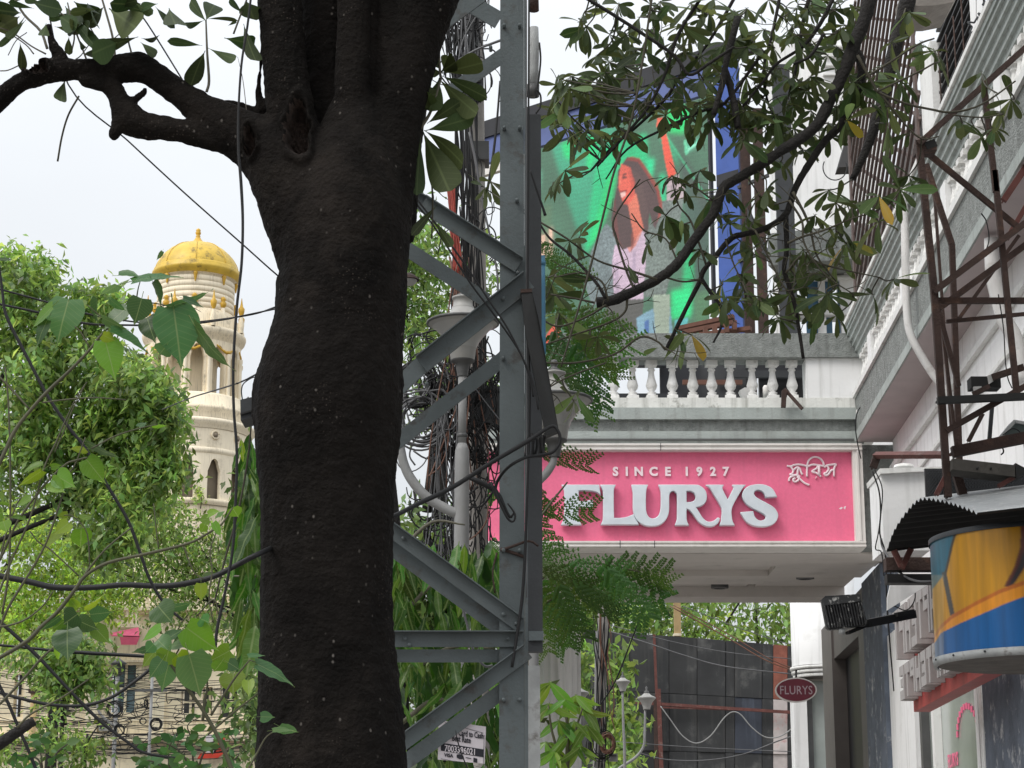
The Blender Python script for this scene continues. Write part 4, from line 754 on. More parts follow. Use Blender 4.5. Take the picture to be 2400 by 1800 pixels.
# small-leaved shrubs along the bottom
SL = leaf_mesh('leaf', 0.5, 'small_leaf', seg=4, fold=.2, droop=.15, petiole=.1)
def shrub(label, cx, cy, rx, ry, n, d, stems):
    t = thing('small_leaf_shrub', label, 'shrub', (Xat(cx, 1790, d), d, 0))
    for st in stems: b = MB(); b.tpx(st, d, 5, 4); b.build('stem', 'twig', t)
    for k in range(n):
        st = random.choice(stems); f = random.random(); i = min(len(st)-2, int(f*(len(st)-1))); fr = f*(len(st)-1)-i
        x = st[i][0]+(st[i+1][0]-st[i][0])*fr+random.uniform(-10, 10); y = st[i][1]+(st[i+1][1]-st[i][1])*fr+random.uniform(-8, 8); dd = d+random.uniform(-.15, .15)
        a = random.uniform(0, 6.28); l_ = random.uniform(20, 42)
        put('leaf', SL, leaf_matrix(P(x, y, dd), P(x+l_*math.cos(a), y+l_*math.sin(a)*.75, dd+random.uniform(-.03, .03)), random.uniform(-1, 1), random.uniform(.8, 1.3)), t)
shrub('small-leaved shrub at the bottom between the sagging loop and the trunk', 450, 1770, 120, 60, 120, 5.4, [[(450, 1830, 6), (430, 1770, 5), (380, 1740, 3), (330, 1750, 2)], [(460, 1830, 6), (480, 1760, 5), (530, 1720, 3), (550, 1735, 2)], [(455, 1830, 6), (450, 1740, 5), (440, 1700, 3), (470, 1680, 2)], [(420, 1830, 5), (360, 1785, 4), (320, 1790, 3)], [(500, 1830, 5), (540, 1790, 4), (560, 1770, 3)], [(400, 1820, 5), (395, 1760, 4), (410, 1725, 3)]])
shrub('low small-leaved shrub in the bottom left corner', 100, 1780, 90, 40, 60, 5.4, [[(100, 1840, 6), (90, 1780, 5), (40, 1770, 3)], [(110, 1840, 6), (130, 1770, 5), (165, 1740, 3)], [(60, 1840, 5), (40, 1800, 4), (20, 1790, 3)], [(100, 1800, 4), (94, 1750, 3), (96, 1720, 2)]])

# ================================================================ drooping ashoka tree behind trunk and pylon
AD = 10.8
AL = [leaf_mesh('leaf', wd_, 'hang_leaf', 0.42, seg=12, fold=.3, droop=dr, wave=.022, petiole=.05) for wd_, dr in ((.20, .05), (.24, .12), (.17, .18))]
at = thing('ashoka_tree', 'tree with long drooping wavy leaves behind the trunk and pylon', 'tree', (Xat(905, 1700, AD), AD, 0))
b = MB(); b.tpx([(930, 2070, 60), (935, 1700, 50), (925, 1300, 40), (900, 1000, 24), (880, 800, 12)], AD+.2, 10, 4); b.build('trunk', 'limb_bark', at)
for x0, y0, x1, y1 in ((930, 1350, 560, 1150), (925, 1250, 600, 1050), (930, 1450, 540, 1350), (935, 1450, 1120, 1350), (935, 1600, 1160, 1520), (930, 1300, 1090, 1230), (935, 1700, 1100, 1660)):
    b = MB(); b.tpx([(x0, y0, 12), ((x0+x1)/2, (y0+y1)/2-40, 9), (x1, y1, 4)], AD+.05, 6, 5); b.build('branch', 'grey_stem', at)
items = []
for k in range(560):
    if k < 210: x = 545 + 95*random.random()**.8; y = random.uniform(1015, 1500); x += (1500-y)*.06*random.random(); dd = AD + random.uniform(-.45, .5)
    elif k < 300: x = random.uniform(905, 960); y = random.uniform(1230, 1500); dd = AD + random.uniform(-.5, .3)
    else: x = random.uniform(915, 1185); y = random.uniform(1255, 1790); dd = AD + random.uniform(-.3, .9)
    l_ = random.uniform(48, 125); dx = random.gauss(0, .30)
    M_ = leaf_matrix(P(x, y, dd), P(x+l_*dx, y+l_, dd+random.uniform(-.12, .12)), random.uniform(-1.1, 1.1), random.uniform(.8, 1.35)); items.append((dd, M_))
items.sort(key=lambda q: q[0])
for dd, M_ in items[:300]: put('leaf', random.choice(AL), M_, at)
o = merge_instances('leaf_mass', [(random.choice(AL), M_) for dd, M_ in items[300:]], ['hang_leaf'], at); o['kind'] = 'stuff'
tree('feathery_tree', 'bright feathery tree behind the white conical lamp', (1000, 40, 1040, 900), [[(1000, 1200, 24), (1030, 950, 16), (1080, 700, 8)], [(1010, 1000, 18), (960, 800, 12), (940, 600, 6)]],
     [(980, 600, 80, 100, 26, 1.2, 2200), (1010, 760, 90, 130, 26, 1.2, 1900), (930, 700, 60, 130, 26, 1, 1000), (1130, 640, 50, 70, 26, .8, 350), (1000, 930, 80, 80, 26, .8, 500), (1120, 900, 60, 60, 26, .8, 300)], 0.125, 'crown_mid', 26, spread=2.4, aspect=.34, mult=.7)
tree('shaded_tree', 'dark leafy mass behind the pylon foot', (1040, 60, 1050, 1400), [[(1050, 1500, 20), (1000, 1300, 12), (970, 1150, 6)]],
     [(1050, 1500, 150, 260, 24, 1.5, 3000), (980, 1320, 90, 140, 24, 1.2, 1500), (1130, 1300, 70, 150, 24, 1, 1100), (1090, 1730, 110, 130, 24, 1, 1300), (610, 1600, 90, 260, 30, 1.5, 1400), (600, 1300, 60, 200, 30, 1.5, 900)], 0.16, 'crown_dark', 24)

# ================================================================ lattice pylon
YD = 8.0
py = thing('lattice_pylon', 'grey steel lattice pylon beside the trunk', 'pylon', (Xat(1200, 1700, YD), YD, 0))
def slab(pts, d, depth, m, name, parent, dd=None):
    b = MB(); b.prism([P(x, y, d if dd is None else d+dd[i]) for i, (x, y) in enumerate(pts)], (0, depth, 0)); return b.build(name, m, parent)
X0, X1 = Xat(1171, 900, YD), Xat(1229, 900, YD)
b = MB(); b.box((X0, YD, -0.1), (X1, YD+.012, 5.4)); b.box((X1+.001, YD-.003, -.1), (X1+.013, YD+.10, 5.4)); pst = b.build('corner_post', 'steel_grey', py)
XA, XB = Xat(845, 900, YD), Xat(900, 900, YD)
b = MB(); b.box((XA, YD, -0.1), (XB, YD+.012, 5.4)); b.box((XA-.013, YD-.003, -.1), (XA-.001, YD+.10, 5.4)); b.build('corner_post', 'steel_grey', py)
for xa_, xb_ in ((845, 900), (1171, 1229)):
    b = MB(); b.box((Xat(xa_, 900, YD), YD+.45, -0.1), (Xat(xb_, 900, YD)-.03, YD+.462, 5.4)); b.build('rear_post', 'steel_grey', py)
X2, X3 = Xat(1236, 900, YD+.3), Xat(1270, 900, YD+.3)
b = MB(); b.box((X2, YD+.30, Zat(1527, YD+.3)), (X3, YD+.36, Zat(268, YD+.3))); b.build('rear_channel', 'steel_dark', py)
b = MB(); b.box((X2+.003, YD+.285, Zat(1502, YD+.3)), (X3+.003, YD+.298, Zat(1480, YD+.3))); b.build('splice_plate', 'steel_grey', py)
b = MB(); b.box((Xat(1236, 1700, YD+.35), YD+.35, -.1), (Xat(1266, 1700, YD+.35), YD+.42, Zat(1560, YD+.35))); b.build('foot_stub', 'galv', py)
# angle bars: front flange plus a lip that stands towards the camera
def angle(a, c, w_, lip, d, name='brace', lipside=-1, dz=0.0):
    """a,c: survey ends of the upper edge; w_: flange height px; lip: metres towards the camera"""
    ux, uy = c[0]-a[0], c[1]-a[1]; ln = math.hypot(ux, uy); nx, ny = -uy/ln, ux/ln
    if ny < 0: nx, ny = -nx, -ny
    b = MB(); q = [P(a[0], a[1], d), P(c[0], c[1], d), P(c[0]+nx*w_, c[1]+ny*w_, d), P(a[0]+nx*w_, a[1]+ny*w_, d)]
    b.prism(q, (0, .009, 0))
    if lip: 
        e = 2.4; q = [P(a[0], a[1], d-.001), P(c[0], c[1], d-.001), P(c[0]+nx*e, c[1]+ny*e, d-.001), P(a[0]+nx*e, a[1]+ny*e, d-.001)]; b.prism(q, (0, -lip, 0))
    return b.build(name, 'steel_grey', py)
F_ = YD-.015; R_ = YD+.42
angle((1000, 462), (1226, 607), 36, .035, F_); angle((940, 430), (1010, 468), 34, .03, F_+.03)
angle((860, 502), (1150, 690), 34, 0, R_)
angle((975, 838), (1226, 640), 42, .035, F_+.002); angle((905, 905), (985, 830), 40, 0, F_+.03)
angle((860, 1069), (1180, 818), 34, 0, R_)
angle((860, 1179), (1228, 1450), 34, .035, F_+.002); angle((860, 1221), (1190, 1465), 34, 0, F_+.05)
angle((848, 1480), (1226, 1480), 36, .035, F_); angle((848, 1522), (1180, 1522), 30, 0, F_+.05)
angle((928, 1730), (1226, 1512), 36, .035, F_-.003); angle((935, 1775), (1190, 1588), 36, 0, F_+.05)
angle((1050, 200), (1180, 108), 32, 0, R_); angle((1020, 30), (1110, -35), 46, 0, F_+.05); angle((1095, -20), (1180, 30), 40, 0, R_-.02)
for x, y in [(1180, 90+q*150) for q in range(12)] and [(1182, 60), (1218, 60), (1182, 300), (1218, 300), (1180, 700), (1180, 840), (1180, 1290), (1218, 1290), (1180, 1440), (1180, 1640), (1218, 1640), (950, 1497), (960, 1512), (945, 1262), (1000, 900), (1150, 112)] + [(1212, 470), (1214, 640), (1214, 600), (1210, 1462), (1212, 1495), (1214, 1520), (1190, 1497)]:
    b = MB(); c = P(x, y, F_-.004); b.tube([(c.x, c.y+.03, c.z, .008), (c.x, c.y-.012, c.z, .008)], 6, 1); b.build('bolt', 'steel_grey', pst)
b = MB(); boxpx(b, 1185, 575, 1230, 662, YD+.0141, .012); b.build('gusset_plate', 'steel_grey', py)
# rusty length tied to the pylon, conduit and strapping
df = thing('leaning_channel', 'dark rusty steel channel leaning on the pylon, tied with cable', 'steel channel', tuple(P(1265, 850, YD-.1)))
b = MB(); b.prism([P(1221, 682, YD-.06), P(1246, 680, YD-.06), P(1262, 745, YD-.08), P(1310, 1010, YD-.1), P(1280, 1022, YD-.1), P(1232, 780, YD-.08)], (0, .05, 0)); b.build('web', 'black_paint', df)
b = MB(); b.prism([P(1220, 678, YD-.065), P(1247, 676, YD-.065), P(1247, 684, YD-.065), P(1220, 686, YD-.065)], (0, .06, 0)); b.build('cut_end', 'rust', df)
up = thing('rusty_tube', 'weathered white tube with rust spots strapped high on the pylon', 'tube', tuple(P(1252, 130, YD+.3)))
b = MB(); b.tpx([(1251, 65, 24), (1252, 130, 25), (1250, 200, 23)], YD+.35, 10, 2); b.build('body', 'galv', up)
b = MB(); b.tpx([(1250, -30, 26), (1251, 25, 27)], YD+.35, 10, 1); b.build('upper_body', 'rust', up)
b = MB(); b.tpx([(1249, 200, 34), (1249, 226, 32)], YD+.35, 12, 1); b.build('collar', 'lamp_dark', up)
bp_ = thing('blue_pipe', 'short blue plastic pipe behind the dark pylon channel', 'pipe', tuple(P(1272, 700, YD+.5)))
mat('blue_plastic', (0.05, 0.16, 0.26), 0.5, 0.15, 5)
b = MB(); b.tpx([(1271, 600, 14), (1272, 740, 14), (1273, 830, 14)], YD+.5, 10, 2); b.build('body', 'blue_plastic', bp_); b = MB(); b.tpx([(1271, 612, 17), (1271, 622, 17)], YD+.5, 10, 1); b.build('socket', 'blue_plastic', bp_)
for k, (lab, pts, dd) in enumerate((('long dark cable running down the pylon edge', [(1240, -20, 5), (1239, 200, 5), (1238, 420, 6), (1237, 640, 6), (1238, 780, 6), (1241, 900, 6), (1240, 1020, 6), (1236, 1150, 6), (1231, 1290, 7), (1224, 1400, 8), (1213, 1480, 8), (1200, 1564, 7)], YD-.05),
    ('pale cable running beside the dark one down the pylon', [(1234, -20, 3), (1234, 260, 3), (1233, 480, 3), (1234, 700, 3), (1235, 900, 3), (1234, 1100, 3), (1234, 1400, 3)], YD-.03),
    ('pair of cables slanting from the trunk to the lower pylon', [(950, 430, 5), (1010, 510, 5), (1090, 620, 5), (1150, 710, 5), (1190, 770, 5), (1230, 850, 5), (1250, 900, 5), (1262, 960, 5)], YD-.12),
    ('second of the slanting pair just below the first', [(945, 440, 5), (1020, 535, 5), (1100, 660, 5), (1160, 740, 5), (1215, 820, 5), (1240, 880, 5), (1250, 930, 5)], YD-.1),
    ('bent black cable crossing the dark channel high up', [(1243, 400, 5), (1256, 440, 6), (1270, 480, 6), (1278, 505, 8)], YD+.2),
    ('short drooping cable on the right of the rusty tube', [(1264, 100, 5), (1267, 140, 5), (1262, 190, 5), (1256, 230, 4)], YD+.32),
    ('curved dark cable by the tube collar', [(1258, 210, 5), (1267, 225, 5), (1266, 250, 5), (1256, 266, 5)], YD+.28),
    ('white conduit bending behind the pylon braces', [(1080, 1410, 6), (1095, 1465, 6), (1110, 1525, 6), (1135, 1560, 6), (1155, 1560, 6)], YD+.6),
    ('thin wire dangling over the card-to-cash sign', [(1068, 1712, 2), (1072, 1735, 3), (1085, 1775, 3), (1100, 1810, 3)], YD-.06))):
    wire('pylon_cable', lab, pts, dd, 'cable_grey' if 'pale' in lab or 'white' in lab else 'cable', 6)
b = MB(); b.tpx([(1173, 1287, 9), (1195, 1293, 8), (1232, 1306, 8)], YD-.01, 6, 3); b.tpx([(1173, 1290, 7), (1200, 1281, 7), (1240, 1268, 6), (1262, 1280, 5)], YD-.02, 6, 3); b.tpx([(1160, 1390, 4), (1155, 1340, 4), (1165, 1295, 5)], YD-.01, 5, 3)
tag(b.build('rag_binding', 'rust', None, origin=P(1200, 1290, YD)), 'brown rag binding knotted round the pylon post', 'binding')
b = MB(); b.tpx([(1100, 1120, 10), (1135, 1135, 14), (1160, 1150, 14), (1180, 1185, 10), (1195, 1212, 7), (1206, 1200, 5)], YD-.1, 7, 4, wob=.2); b.tpx([(1150, 1130, 8), (1172, 1180, 7), (1190, 1215, 6), (1203, 1222, 5), (1207, 1205, 5), (1190, 1180, 4)], YD-.12, 6, 4); b.tpx([(1120, 1140, 6), (1100, 1160, 4)], YD-.1, 5, 1); b.tpx([(1160, 1145, 8), (1130, 1185, 5), (1098, 1188, 4)], YD-.05, 5, 3)
tag(b.build('cable_knot', 'cable', None, origin=P(1150, 1140, YD)), 'knot of black cable ends in front of the pylon post', 'cable knot')
b = MB(); 
for k in range(9): x = 1236 + k*5.2; b.tpx([(x, 1020+random.uniform(-8, 8), 7), (x+random.uniform(-4, 4), 1045, 6), (x+random.uniform(-5, 5), 1072, 7)], YD-.02+random.uniform(-.03, .05), 6, 3, wob=.1)
tag(b.build('cable_lashing', 'cable', None, origin=P(1255, 1045, YD)), 'lashing of dark cables where the leaning channel is tied', 'cables', kind='stuff')
# ---- card sign
cs = thing('notice_board', 'small white Card to Cash notice tied to the lowest brace', 'sign', tuple(P(1085, 1740, YD+.06)))
q0, q1, q2, q3 = P(1028, 1688, YD+.06), P(1139, 1703, YD+.06), P(1136, 1790, YD+.06), P(1026, 1780, YD+.06)
b = MB(); b.prism([q0, q1, q2, q3], (0, .006, 0)); b.build('board', 'paper', cs)
ex = (q1-q0).normalized(); ez = (q0-q3).normalized(); ey = ex.cross(ez)   # pointing away from the camera
def text_on(name, s, origin, ux, uz, size, m, parent, depth=.0008, wx=1.0, bold=0.0, align='LEFT', space=1.0):
    cu = bpy.data.curves.new(name, 'FONT'); cu.body = s; cu.size = size; cu.extrude = depth; cu.offset = bold*size; cu.align_x = align; cu.resolution_u = 3; cu.space_character = space
    tmp = bpy.data.objects.new('t', cu); COL.objects.link(tmp); bpy.context.view_layer.update(); me = bpy.data.meshes.new_from_object(tmp.evaluated_get(bpy.context.evaluated_depsgraph_get())); bpy.data.objects.remove(tmp)
    me.name = name; me.materials.clear(); me.materials.append(MATS[m]); uy = ux.cross(uz).normalized()*-1
    M_ = Matrix(((ux.x*wx, uz.x, uy.x, origin.x), (ux.y*wx, uz.y, uy.y, origin.y), (ux.z*wx, uz.z, uy.z, origin.z), (0, 0, 0, 1))); me.transform(M_)
    return link_mesh(name, me, parent)
def on(x, y, off=.003): return q3 + ex*S(x-1026, YD+.06) + ez*S(1780-y, YD+.06)*1.0 + Vector((0, -off, 0))
sq = S(1, YD+.06)
text_on('lettering', 'Card to Cash', on(1073, 1719), ex, ez, 19*sq, 'print_dark', cs, wx=.56, bold=.022)
text_on('lettering', 'Best Rate', on(1058, 1733), ex, ez, 19*sq, 'print_dark', cs, wx=.60, bold=.022)
b = MB(); b.prism([on(1033, 1741, .001), on(1133, 1743, .001), on(1133, 1761, .001), on(1033, 1759, .001)], (0, -.0012, 0)); b.build('number_band', 'print_dark', cs)
text_on('phone_number', '7003396021', on(1041, 1758.5, .0035), ex, ez, 20*sq, 'paper', cs, wx=.74, bold=.014)
text_on('lettering', 'VISA', on(1041, 1771), ex, ez, 11*sq, 'print_dark', cs, wx=.95, bold=.03)
b = MB(); b.prism([on(1070, 1763), on(1078, 1761), on(1086, 1764), on(1086, 1771), on(1077, 1773), on(1070, 1770)], (0, -.001, 0)); b.build('card_mark', 'print_dark', cs)
b = MB(); b.prism([on(1109, 1765), on(1118, 1766), on(1118, 1776), on(1109, 1775)], (0, -.001, 0)); b.build('card_mark', 'print_dark', cs)
b = MB(); b.prism([on(1091, 1766), on(1104, 1767), on(1104, 1769), on(1091, 1768)], (0, -.001, 0)); b.build('card_mark', 'print_dark', cs)
b = MB()
for (xa, ya, xb, yb) in ((1033, 1777, 1131, 1785), (1133, 1710, 1132, 1782), (1040, 1693, 1131, 1706)): b.tube([(*on(xa, ya, .002), .0009), (*on(xb, yb, .002), .0009)], 4, 1)
b.build('border_line', 'print_dark', cs)

# ================================================================ utility pole wrapped in cables
UD = 13.5
ut = thing('utility_pole', 'concrete utility pole wrapped in a mass of cables behind the pylon', 'utility pole', (Xat(1118, 1700, UD), UD, 0))
b = MB(); b.tpx([(1122, 2060, 56), (1120, 1400, 50), (1119, 900, 46), (1118, 500, 42), (1116, 100, 36), (1115, -60, 34)], UD, 14, 3); b.build('shaft', 'concrete', ut)
b = MB(); boxpx(b, 1088, 330, 1146, 372, UD-.09, .2); b.build('clamp', 'lamp_dark', ut)
for (x0, y0, x1, y1) in ((1100, 905, 1182, 985), (1088, 180, 1130, 205)):
    b = MB(); boxpx(b, x0, y0, x1, y1, UD-.35, .22); o = b.build('splice_box', 'steel_dark', ut)
    b = MB(); boxpx(b, x0+4, y0+6, x1-4, y0+12, UD-.362, .011); b.build('seam', 'black_paint', o)
def strands(label, n, m, f, w0, w1, d, k=4, seg=5):
    b = MB()
    for i in range(n): b.tpx([(*p, random.uniform(w0, w1)) for p in f(i)], d + random.uniform(-.35, .1), seg, k)
    o = b.build('cable_bundle', m, None, origin=P(1100, 500, d)); return tag(o, label, 'cables', kind='stuff')
def fall(x0, x1, y0, y1, xe0, xe1, jit=6):
    def f(i):
        a = random.uniform(x0, x1); e = random.uniform(xe0, xe1); return [(a+(e-a)*q/5+random.uniform(-jit, jit), y0+(y1-y0)*q/5+random.uniform(-12, 12)) for q in range(6)]
    return f
strands('grey and white cables fanning down the top of the utility pole', 26, 'cable_grey', fall(1060, 1150, -30, 140, 1070, 1120, 3), 2.5, 5, UD-.2)
strands('black cables tangled round the top of the utility pole', 42, 'cable', fall(1020, 1140, -30, 230, 1060, 1130, 12), 2.5, 6, UD-.1)
strands('black cables running down beside the utility pole', 30, 'cable', fall(1060, 1120, 200, 960, 1050, 1140, 7), 3, 6, UD-.2)
strands('red cables bunched beside the utility pole', 22, 'cable_red', fall(1035, 1062, 345, 640, 1062, 1085, 4), 3, 5, UD-.4)
strands('copper-brown cables hanging among the black ones', 16, 'cable_copper', fall(1050, 1110, 600, 1150, 1000, 1180, 12), 2.5, 4, UD-.4)
strands('snarl of cables hanging below the splice box', 60, 'cable', fall(990, 1170, 860, 1080, 1000, 1165, 18), 2.5, 5, UD-.3)
strands('pale loose cables hanging low by the lamp pole', 16, 'cable_grey', fall(1020, 1080, 950, 1320, 990, 1080, 8), 2.5, 4, UD-.5)
strands('black loose cables hanging low by the lamp pole', 26, 'cable', fall(1010, 1170, 1050, 1330, 1000, 1150, 14), 2, 4, UD-.3)
strands('fine wires in the gap between trunk and utility pole', 22, 'cable', fall(1035, 1075, 20, 170, 1040, 1070, 5), 1.5, 3, UD)
def snarl(label, n, m, x0, x1, y0, y1, r0, r1, w0, w1, d):
    b = MB()
    for i in range(n):
        cx, cy = random.uniform(x0, x1), random.uniform(y0, y1); r = random.uniform(r0, r1); a0 = random.uniform(0, 6.28); sp = random.uniform(1.2, 4.5); dd = d+random.uniform(-.3, .3); ax, ay = random.uniform(.4, 1.1), random.uniform(.5, 1.3); w_ = random.uniform(w0, w1)
        b.tpx([(cx+r*ax*math.cos(a0+sp*q/6)+random.uniform(-4, 4), cy+r*ay*math.sin(a0+sp*q/6)+random.uniform(-4, 4), w_) for q in range(7)], dd, 5, 3)
    o = b.build('cable_bundle', m, None, origin=P((x0+x1)/2, (y0+y1)/2, d)); return tag(o, label, 'cables', kind='stuff')
snarl('loops of black cable bulging round the lamp neck', 46, 'cable', 965, 1165, 780, 960, 25, 70, 2.5, 5, UD-.4)
snarl('loops of grey cable hanging left of the lamp pole', 24, 'cable_grey', 960, 1060, 880, 1060, 30, 70, 2.5, 5, UD-.5)
snarl('curled black cables at the very top of the utility pole', 30, 'cable', 1040, 1140, -10, 230, 20, 60, 2, 4.5, UD-.2)
snarl('curled black cables low round the lamp pole', 34, 'cable', 990, 1170, 1080, 1300, 20, 60, 2, 4.5, UD-.4)
snarl('curled dark cables halfway up the utility pole', 22, 'cable', 1050, 1170, 400, 760, 20, 60, 2, 4.5, UD-.3)
coil('cable_coil', 'wide flat coil of grey cable hanging left of the lamp pole', 985, 985, 62, UD-.6, 9, 'cable_grey', 1.0)
coil('cable_coil', 'black coil of cable above the grey one near the trunk', 975, 905, 52, UD-.5, 9, 'cable', .9)
coil('cable_coil', 'thick black cable arch right of the lamp pole', 1135, 1035, 45, UD-.4, 5, 'cable', 1.0)
coil('cable_coil', 'low ball of black cable under the curved lamp arm', 1035, 1250, 38, UD-.4, 10, 'cable', 1.0)
for lab, pts, m in (('white cable slanting off the utility pole to the pylon', [(1075, 140, 5), (1120, 115, 6), (1180, 92, 7)], 'cable_grey'), ('long black cable on the right of the utility pole', [(1172, 190, 5), (1165, 280, 6), (1155, 370, 7), (1140, 460, 7), (1120, 600, 7), (1108, 700, 6)], 'cable'), ('white cable curving down beside the utility pole', [(1100, 310, 6), (1115, 380, 7), (1130, 470, 6), (1150, 560, 5), (1165, 640, 5), (1168, 720, 5)], 'cable_grey'), ('thin white wire slanting across the splice box', [(1110, 905, 3), (1140, 945, 3), (1172, 985, 3)], 'cable_grey'),
    ('copper wire curving down from the splice box', [(1070, 955, 4), (1050, 1010, 4), (1030, 1060, 4), (1010, 1110, 4), (1000, 1115, 4)], 'cable_copper'), ('copper wire bowed beside the lamp pole', [(1052, 1000, 4), (1048, 1050, 4), (1030, 1095, 4), (1000, 1118, 3)], 'cable_copper'), ('copper wire looping right of the lamp pole', [(1145, 1180, 4), (1140, 1220, 4), (1120, 1250, 4), (1095, 1268, 3)], 'cable_copper')):
    wire('loose_cable', lab, pts, UD-.65, m, 6)

# ================================================================ white conical street lamps
def lamp(name, label, ax, prof_y, d, k, pole_to, cat='street lamp', arm=None):
    """k scales the measured profile of the nearest lamp; prof_y: survey row of the knob"""
    X = Xat(ax, 900, d); t = thing(name, label, cat, (X, d, 0)); s = S(1, d)*k
    def z(dy): return Zat(prof_y, d) - dy*s*1.02
    PR = [(29, 186)]
    def lz(nm, prof, m, par): b = MB(); b.lathe((X, d), [(r*s, z(dy)) for r, dy in prof], 28); return b.build(nm, m, par)
    cap = lz('cap', [(0.3, 0), (6, 2), (9, 7), (9, 13), (7, 16), (7, 20), (14, 24), (14, 27)], 'lamp_dark', t)
    lz('vent_collar', [(14, 27), (27, 31), (27, 35), (23, 36), (24, 54), (27, 56), (27, 59)], 'lamp_white', t)
    lz('shade', [(27, 59), (36, 76), (58, 84), (84, 92), (87, 95), (84, 98), (70, 106)], 'lamp_white', t)
    lz('rim_band', [(84.5, 90.5), (89, 93), (89, 97), (84.5, 98.5)], 'lamp_dark', t)
    lz('diffuser', [(80, 99), (66, 110), (50, 128), (38, 145), (34, 158)], 'lamp_glass', t)
    lz('bowl', [(36, 142), (34, 150), (29, 184), (28, 186)], 'lamp_white', t)
    lz('neck', [(29, 186), (29, 190), (18, 192), (16, 206), (13, 222), (13, 226)], 'lamp_dark', t)
    if pole_to:
        b = MB(); b.tube([(X, d, z(222), 11*s), (X, d, z(392), 10*s)], 12, 1); b.build('upper_pole', 'pole_paint', t)
        b = MB(); b.tube([(X, d, z(388), 11*s), (X, d, z(405), 17*s), (X, d, z(440), 18*s), (X, d, .25, 19*s), (X, d, -.1, 19*s)], 14, 1); b.build('lower_pole', 'pole_paint', t)
        b = MB(); b.lathe((X, d), [(11*s, z(364)), (13*s, z(366)), (13*s, z(372)), (11*s, z(374))], 14); b.build('pole_ring', 'lamp_dark', t)
    return t, X, z
t, X, z = lamp('conical_street_lamp', 'white conical street lamp behind the pylon braces', 1084, 668, 12.6, 1.0, True)
b = MB(); b.tpx([(1078, 1205, 24), (1050, 1195, 24), (1000, 1165, 24), (965, 1125, 24), (946, 1085, 23), (935, 1030, 22)], 12.6, 12, 5); b.build('side_arm', 'pole_paint', t)
t, X, z = lamp('conical_street_lamp', 'second white conical lamp right of the leaning channel', 1299, 842, 12.9, 1.05, False)
b = MB(); b.tpx([(1299, 1060, 16), (1296, 1085, 18), (1280, 1110, 20), (1256, 1140, 20), (1252, 1200, 22), (1251, 1600, 24), (1251, 2060, 26)], 12.9, 12, 4); b.build('lower_pole', 'pole_paint', t)
sl = thing('small_lantern', 'little dark lantern hood peeping out right of the trunk', 'lantern', tuple(P(960, 655, 9)))
b = MB(); cx_, cz_ = Xat(957, 655, 9), Zat(655, 9); s = S(1, 9); b.lathe((cx_, 9), [(27*s, cz_-2*s), (24*s, cz_+4*s), (12*s, cz_+13*s), (3*s, cz_+17*s)], 20); b.build('hood', 'rust', sl); b = MB(); b.lathe((cx_, 9), [(22*s, cz_-2.5*s), (20*s, cz_-8*s), (12*s, cz_-14*s), (.3*s, cz_-17*s)], 20); b.build('glass', 'lamp_white', sl)
# ================================================================ materials of the right half
mat('wall_white', (0.82, 0.82, 0.82), 0.8, 0.06, 1.2, 0.15, 30, streak=0.5, streak_col=(0.40, 0.40, 0.38), dirt=0.25, dirt_col=(0.42, 0.41, 0.38), dscale=2.2)
mat('plaster_white', (0.76, 0.76, 0.745), 0.8, 0.08, 2, 0.2, 30, streak=0.45, streak_col=(0.30, 0.29, 0.26), dirt=0.35, dirt_col=(0.26, 0.25, 0.21), dscale=4)
mat('pebbledash', (0.245, 0.26, 0.25), 0.95, 0.25, 14, 1.0, 55, streak=0.5, streak_col=(0.085, 0.088, 0.084), dirt=.4, dirt_col=(.11, .11, .105), dscale=5)
mat('pale_green', (0.36, 0.395, 0.38), 0.85, 0.14, 3, 0.3, 40, streak=0.6, streak_col=(0.18, 0.18, 0.165), dirt=.3, dirt_col=(.2, .2, .18), dscale=4)
mat('plaster_mouldy', (0.70, 0.70, 0.67), 0.85, 0.12, 3, 0.3, 40, streak=0.8, streak_col=(0.16, 0.16, 0.13), dirt=0.75, dirt_col=(0.10, 0.10, 0.075), dscale=5)
mat('soffit_mauve', (0.42, 0.36, 0.36), 0.85, 0.08, 3)
mat('baluster_white', (0.74, 0.735, 0.72), 0.8, 0.1, 4, 0.25, 60, streak=0.5, streak_col=(0.34, 0.33, 0.30), dirt=0.55, dirt_col=(0.30, 0.29, 0.26), dscale=9)
mat('soffit_beige', (0.60, 0.56, 0.53), 0.85, 0.08, 2, dirt=0.3, dirt_col=(0.3, 0.28, 0.25))
mat('sign_pink', (0.82, 0.16, 0.29), 0.5, 0.05, 30, 0.25, 160, streak=0.3, streak_col=(0.56, 0.12, 0.21), dirt=0.1, dirt_col=(0.9, 0.4, 0.5), dscale=25)
mat('letter_silver', (0.62, 0.67, 0.72), 0.42, 0.10, 7, spec=0.5, dirt=0.15, dirt_col=(0.5, 0.54, 0.58))
mat('letter_pinkwhite', (0.86, 0.70, 0.75), 0.55, 0.05, 9)
mat('frame_cream', (0.72, 0.69, 0.66), 0.6, 0.08, 5, streak=0.4, streak_col=(0.4, 0.38, 0.33))
mat('stone_brown', (0.10, 0.088, 0.083), 0.5, 0.15, 4)
mat('pillar_slate', (0.105, 0.125, 0.16), 0.75, 0.3, 6, 0.3, 30, dirt=0.9, dirt_col=(0.55, 0.55, 0.55), dscale=4.2)
mat('door_black', (0.008, 0.008, 0.009), 0.4, 0.2, 4)
mat('glass_dark', (0.05, 0.05, 0.06), 0.08, 0.3, 2, spec=0.9)
mat('glass_pale', (0.30, 0.33, 0.31), 0.15, 0.35, 1.2, spec=0.8)
mat('grille_brown', (0.115, 0.082, 0.075), 0.7, 0.3, 6, 0.2, 40)
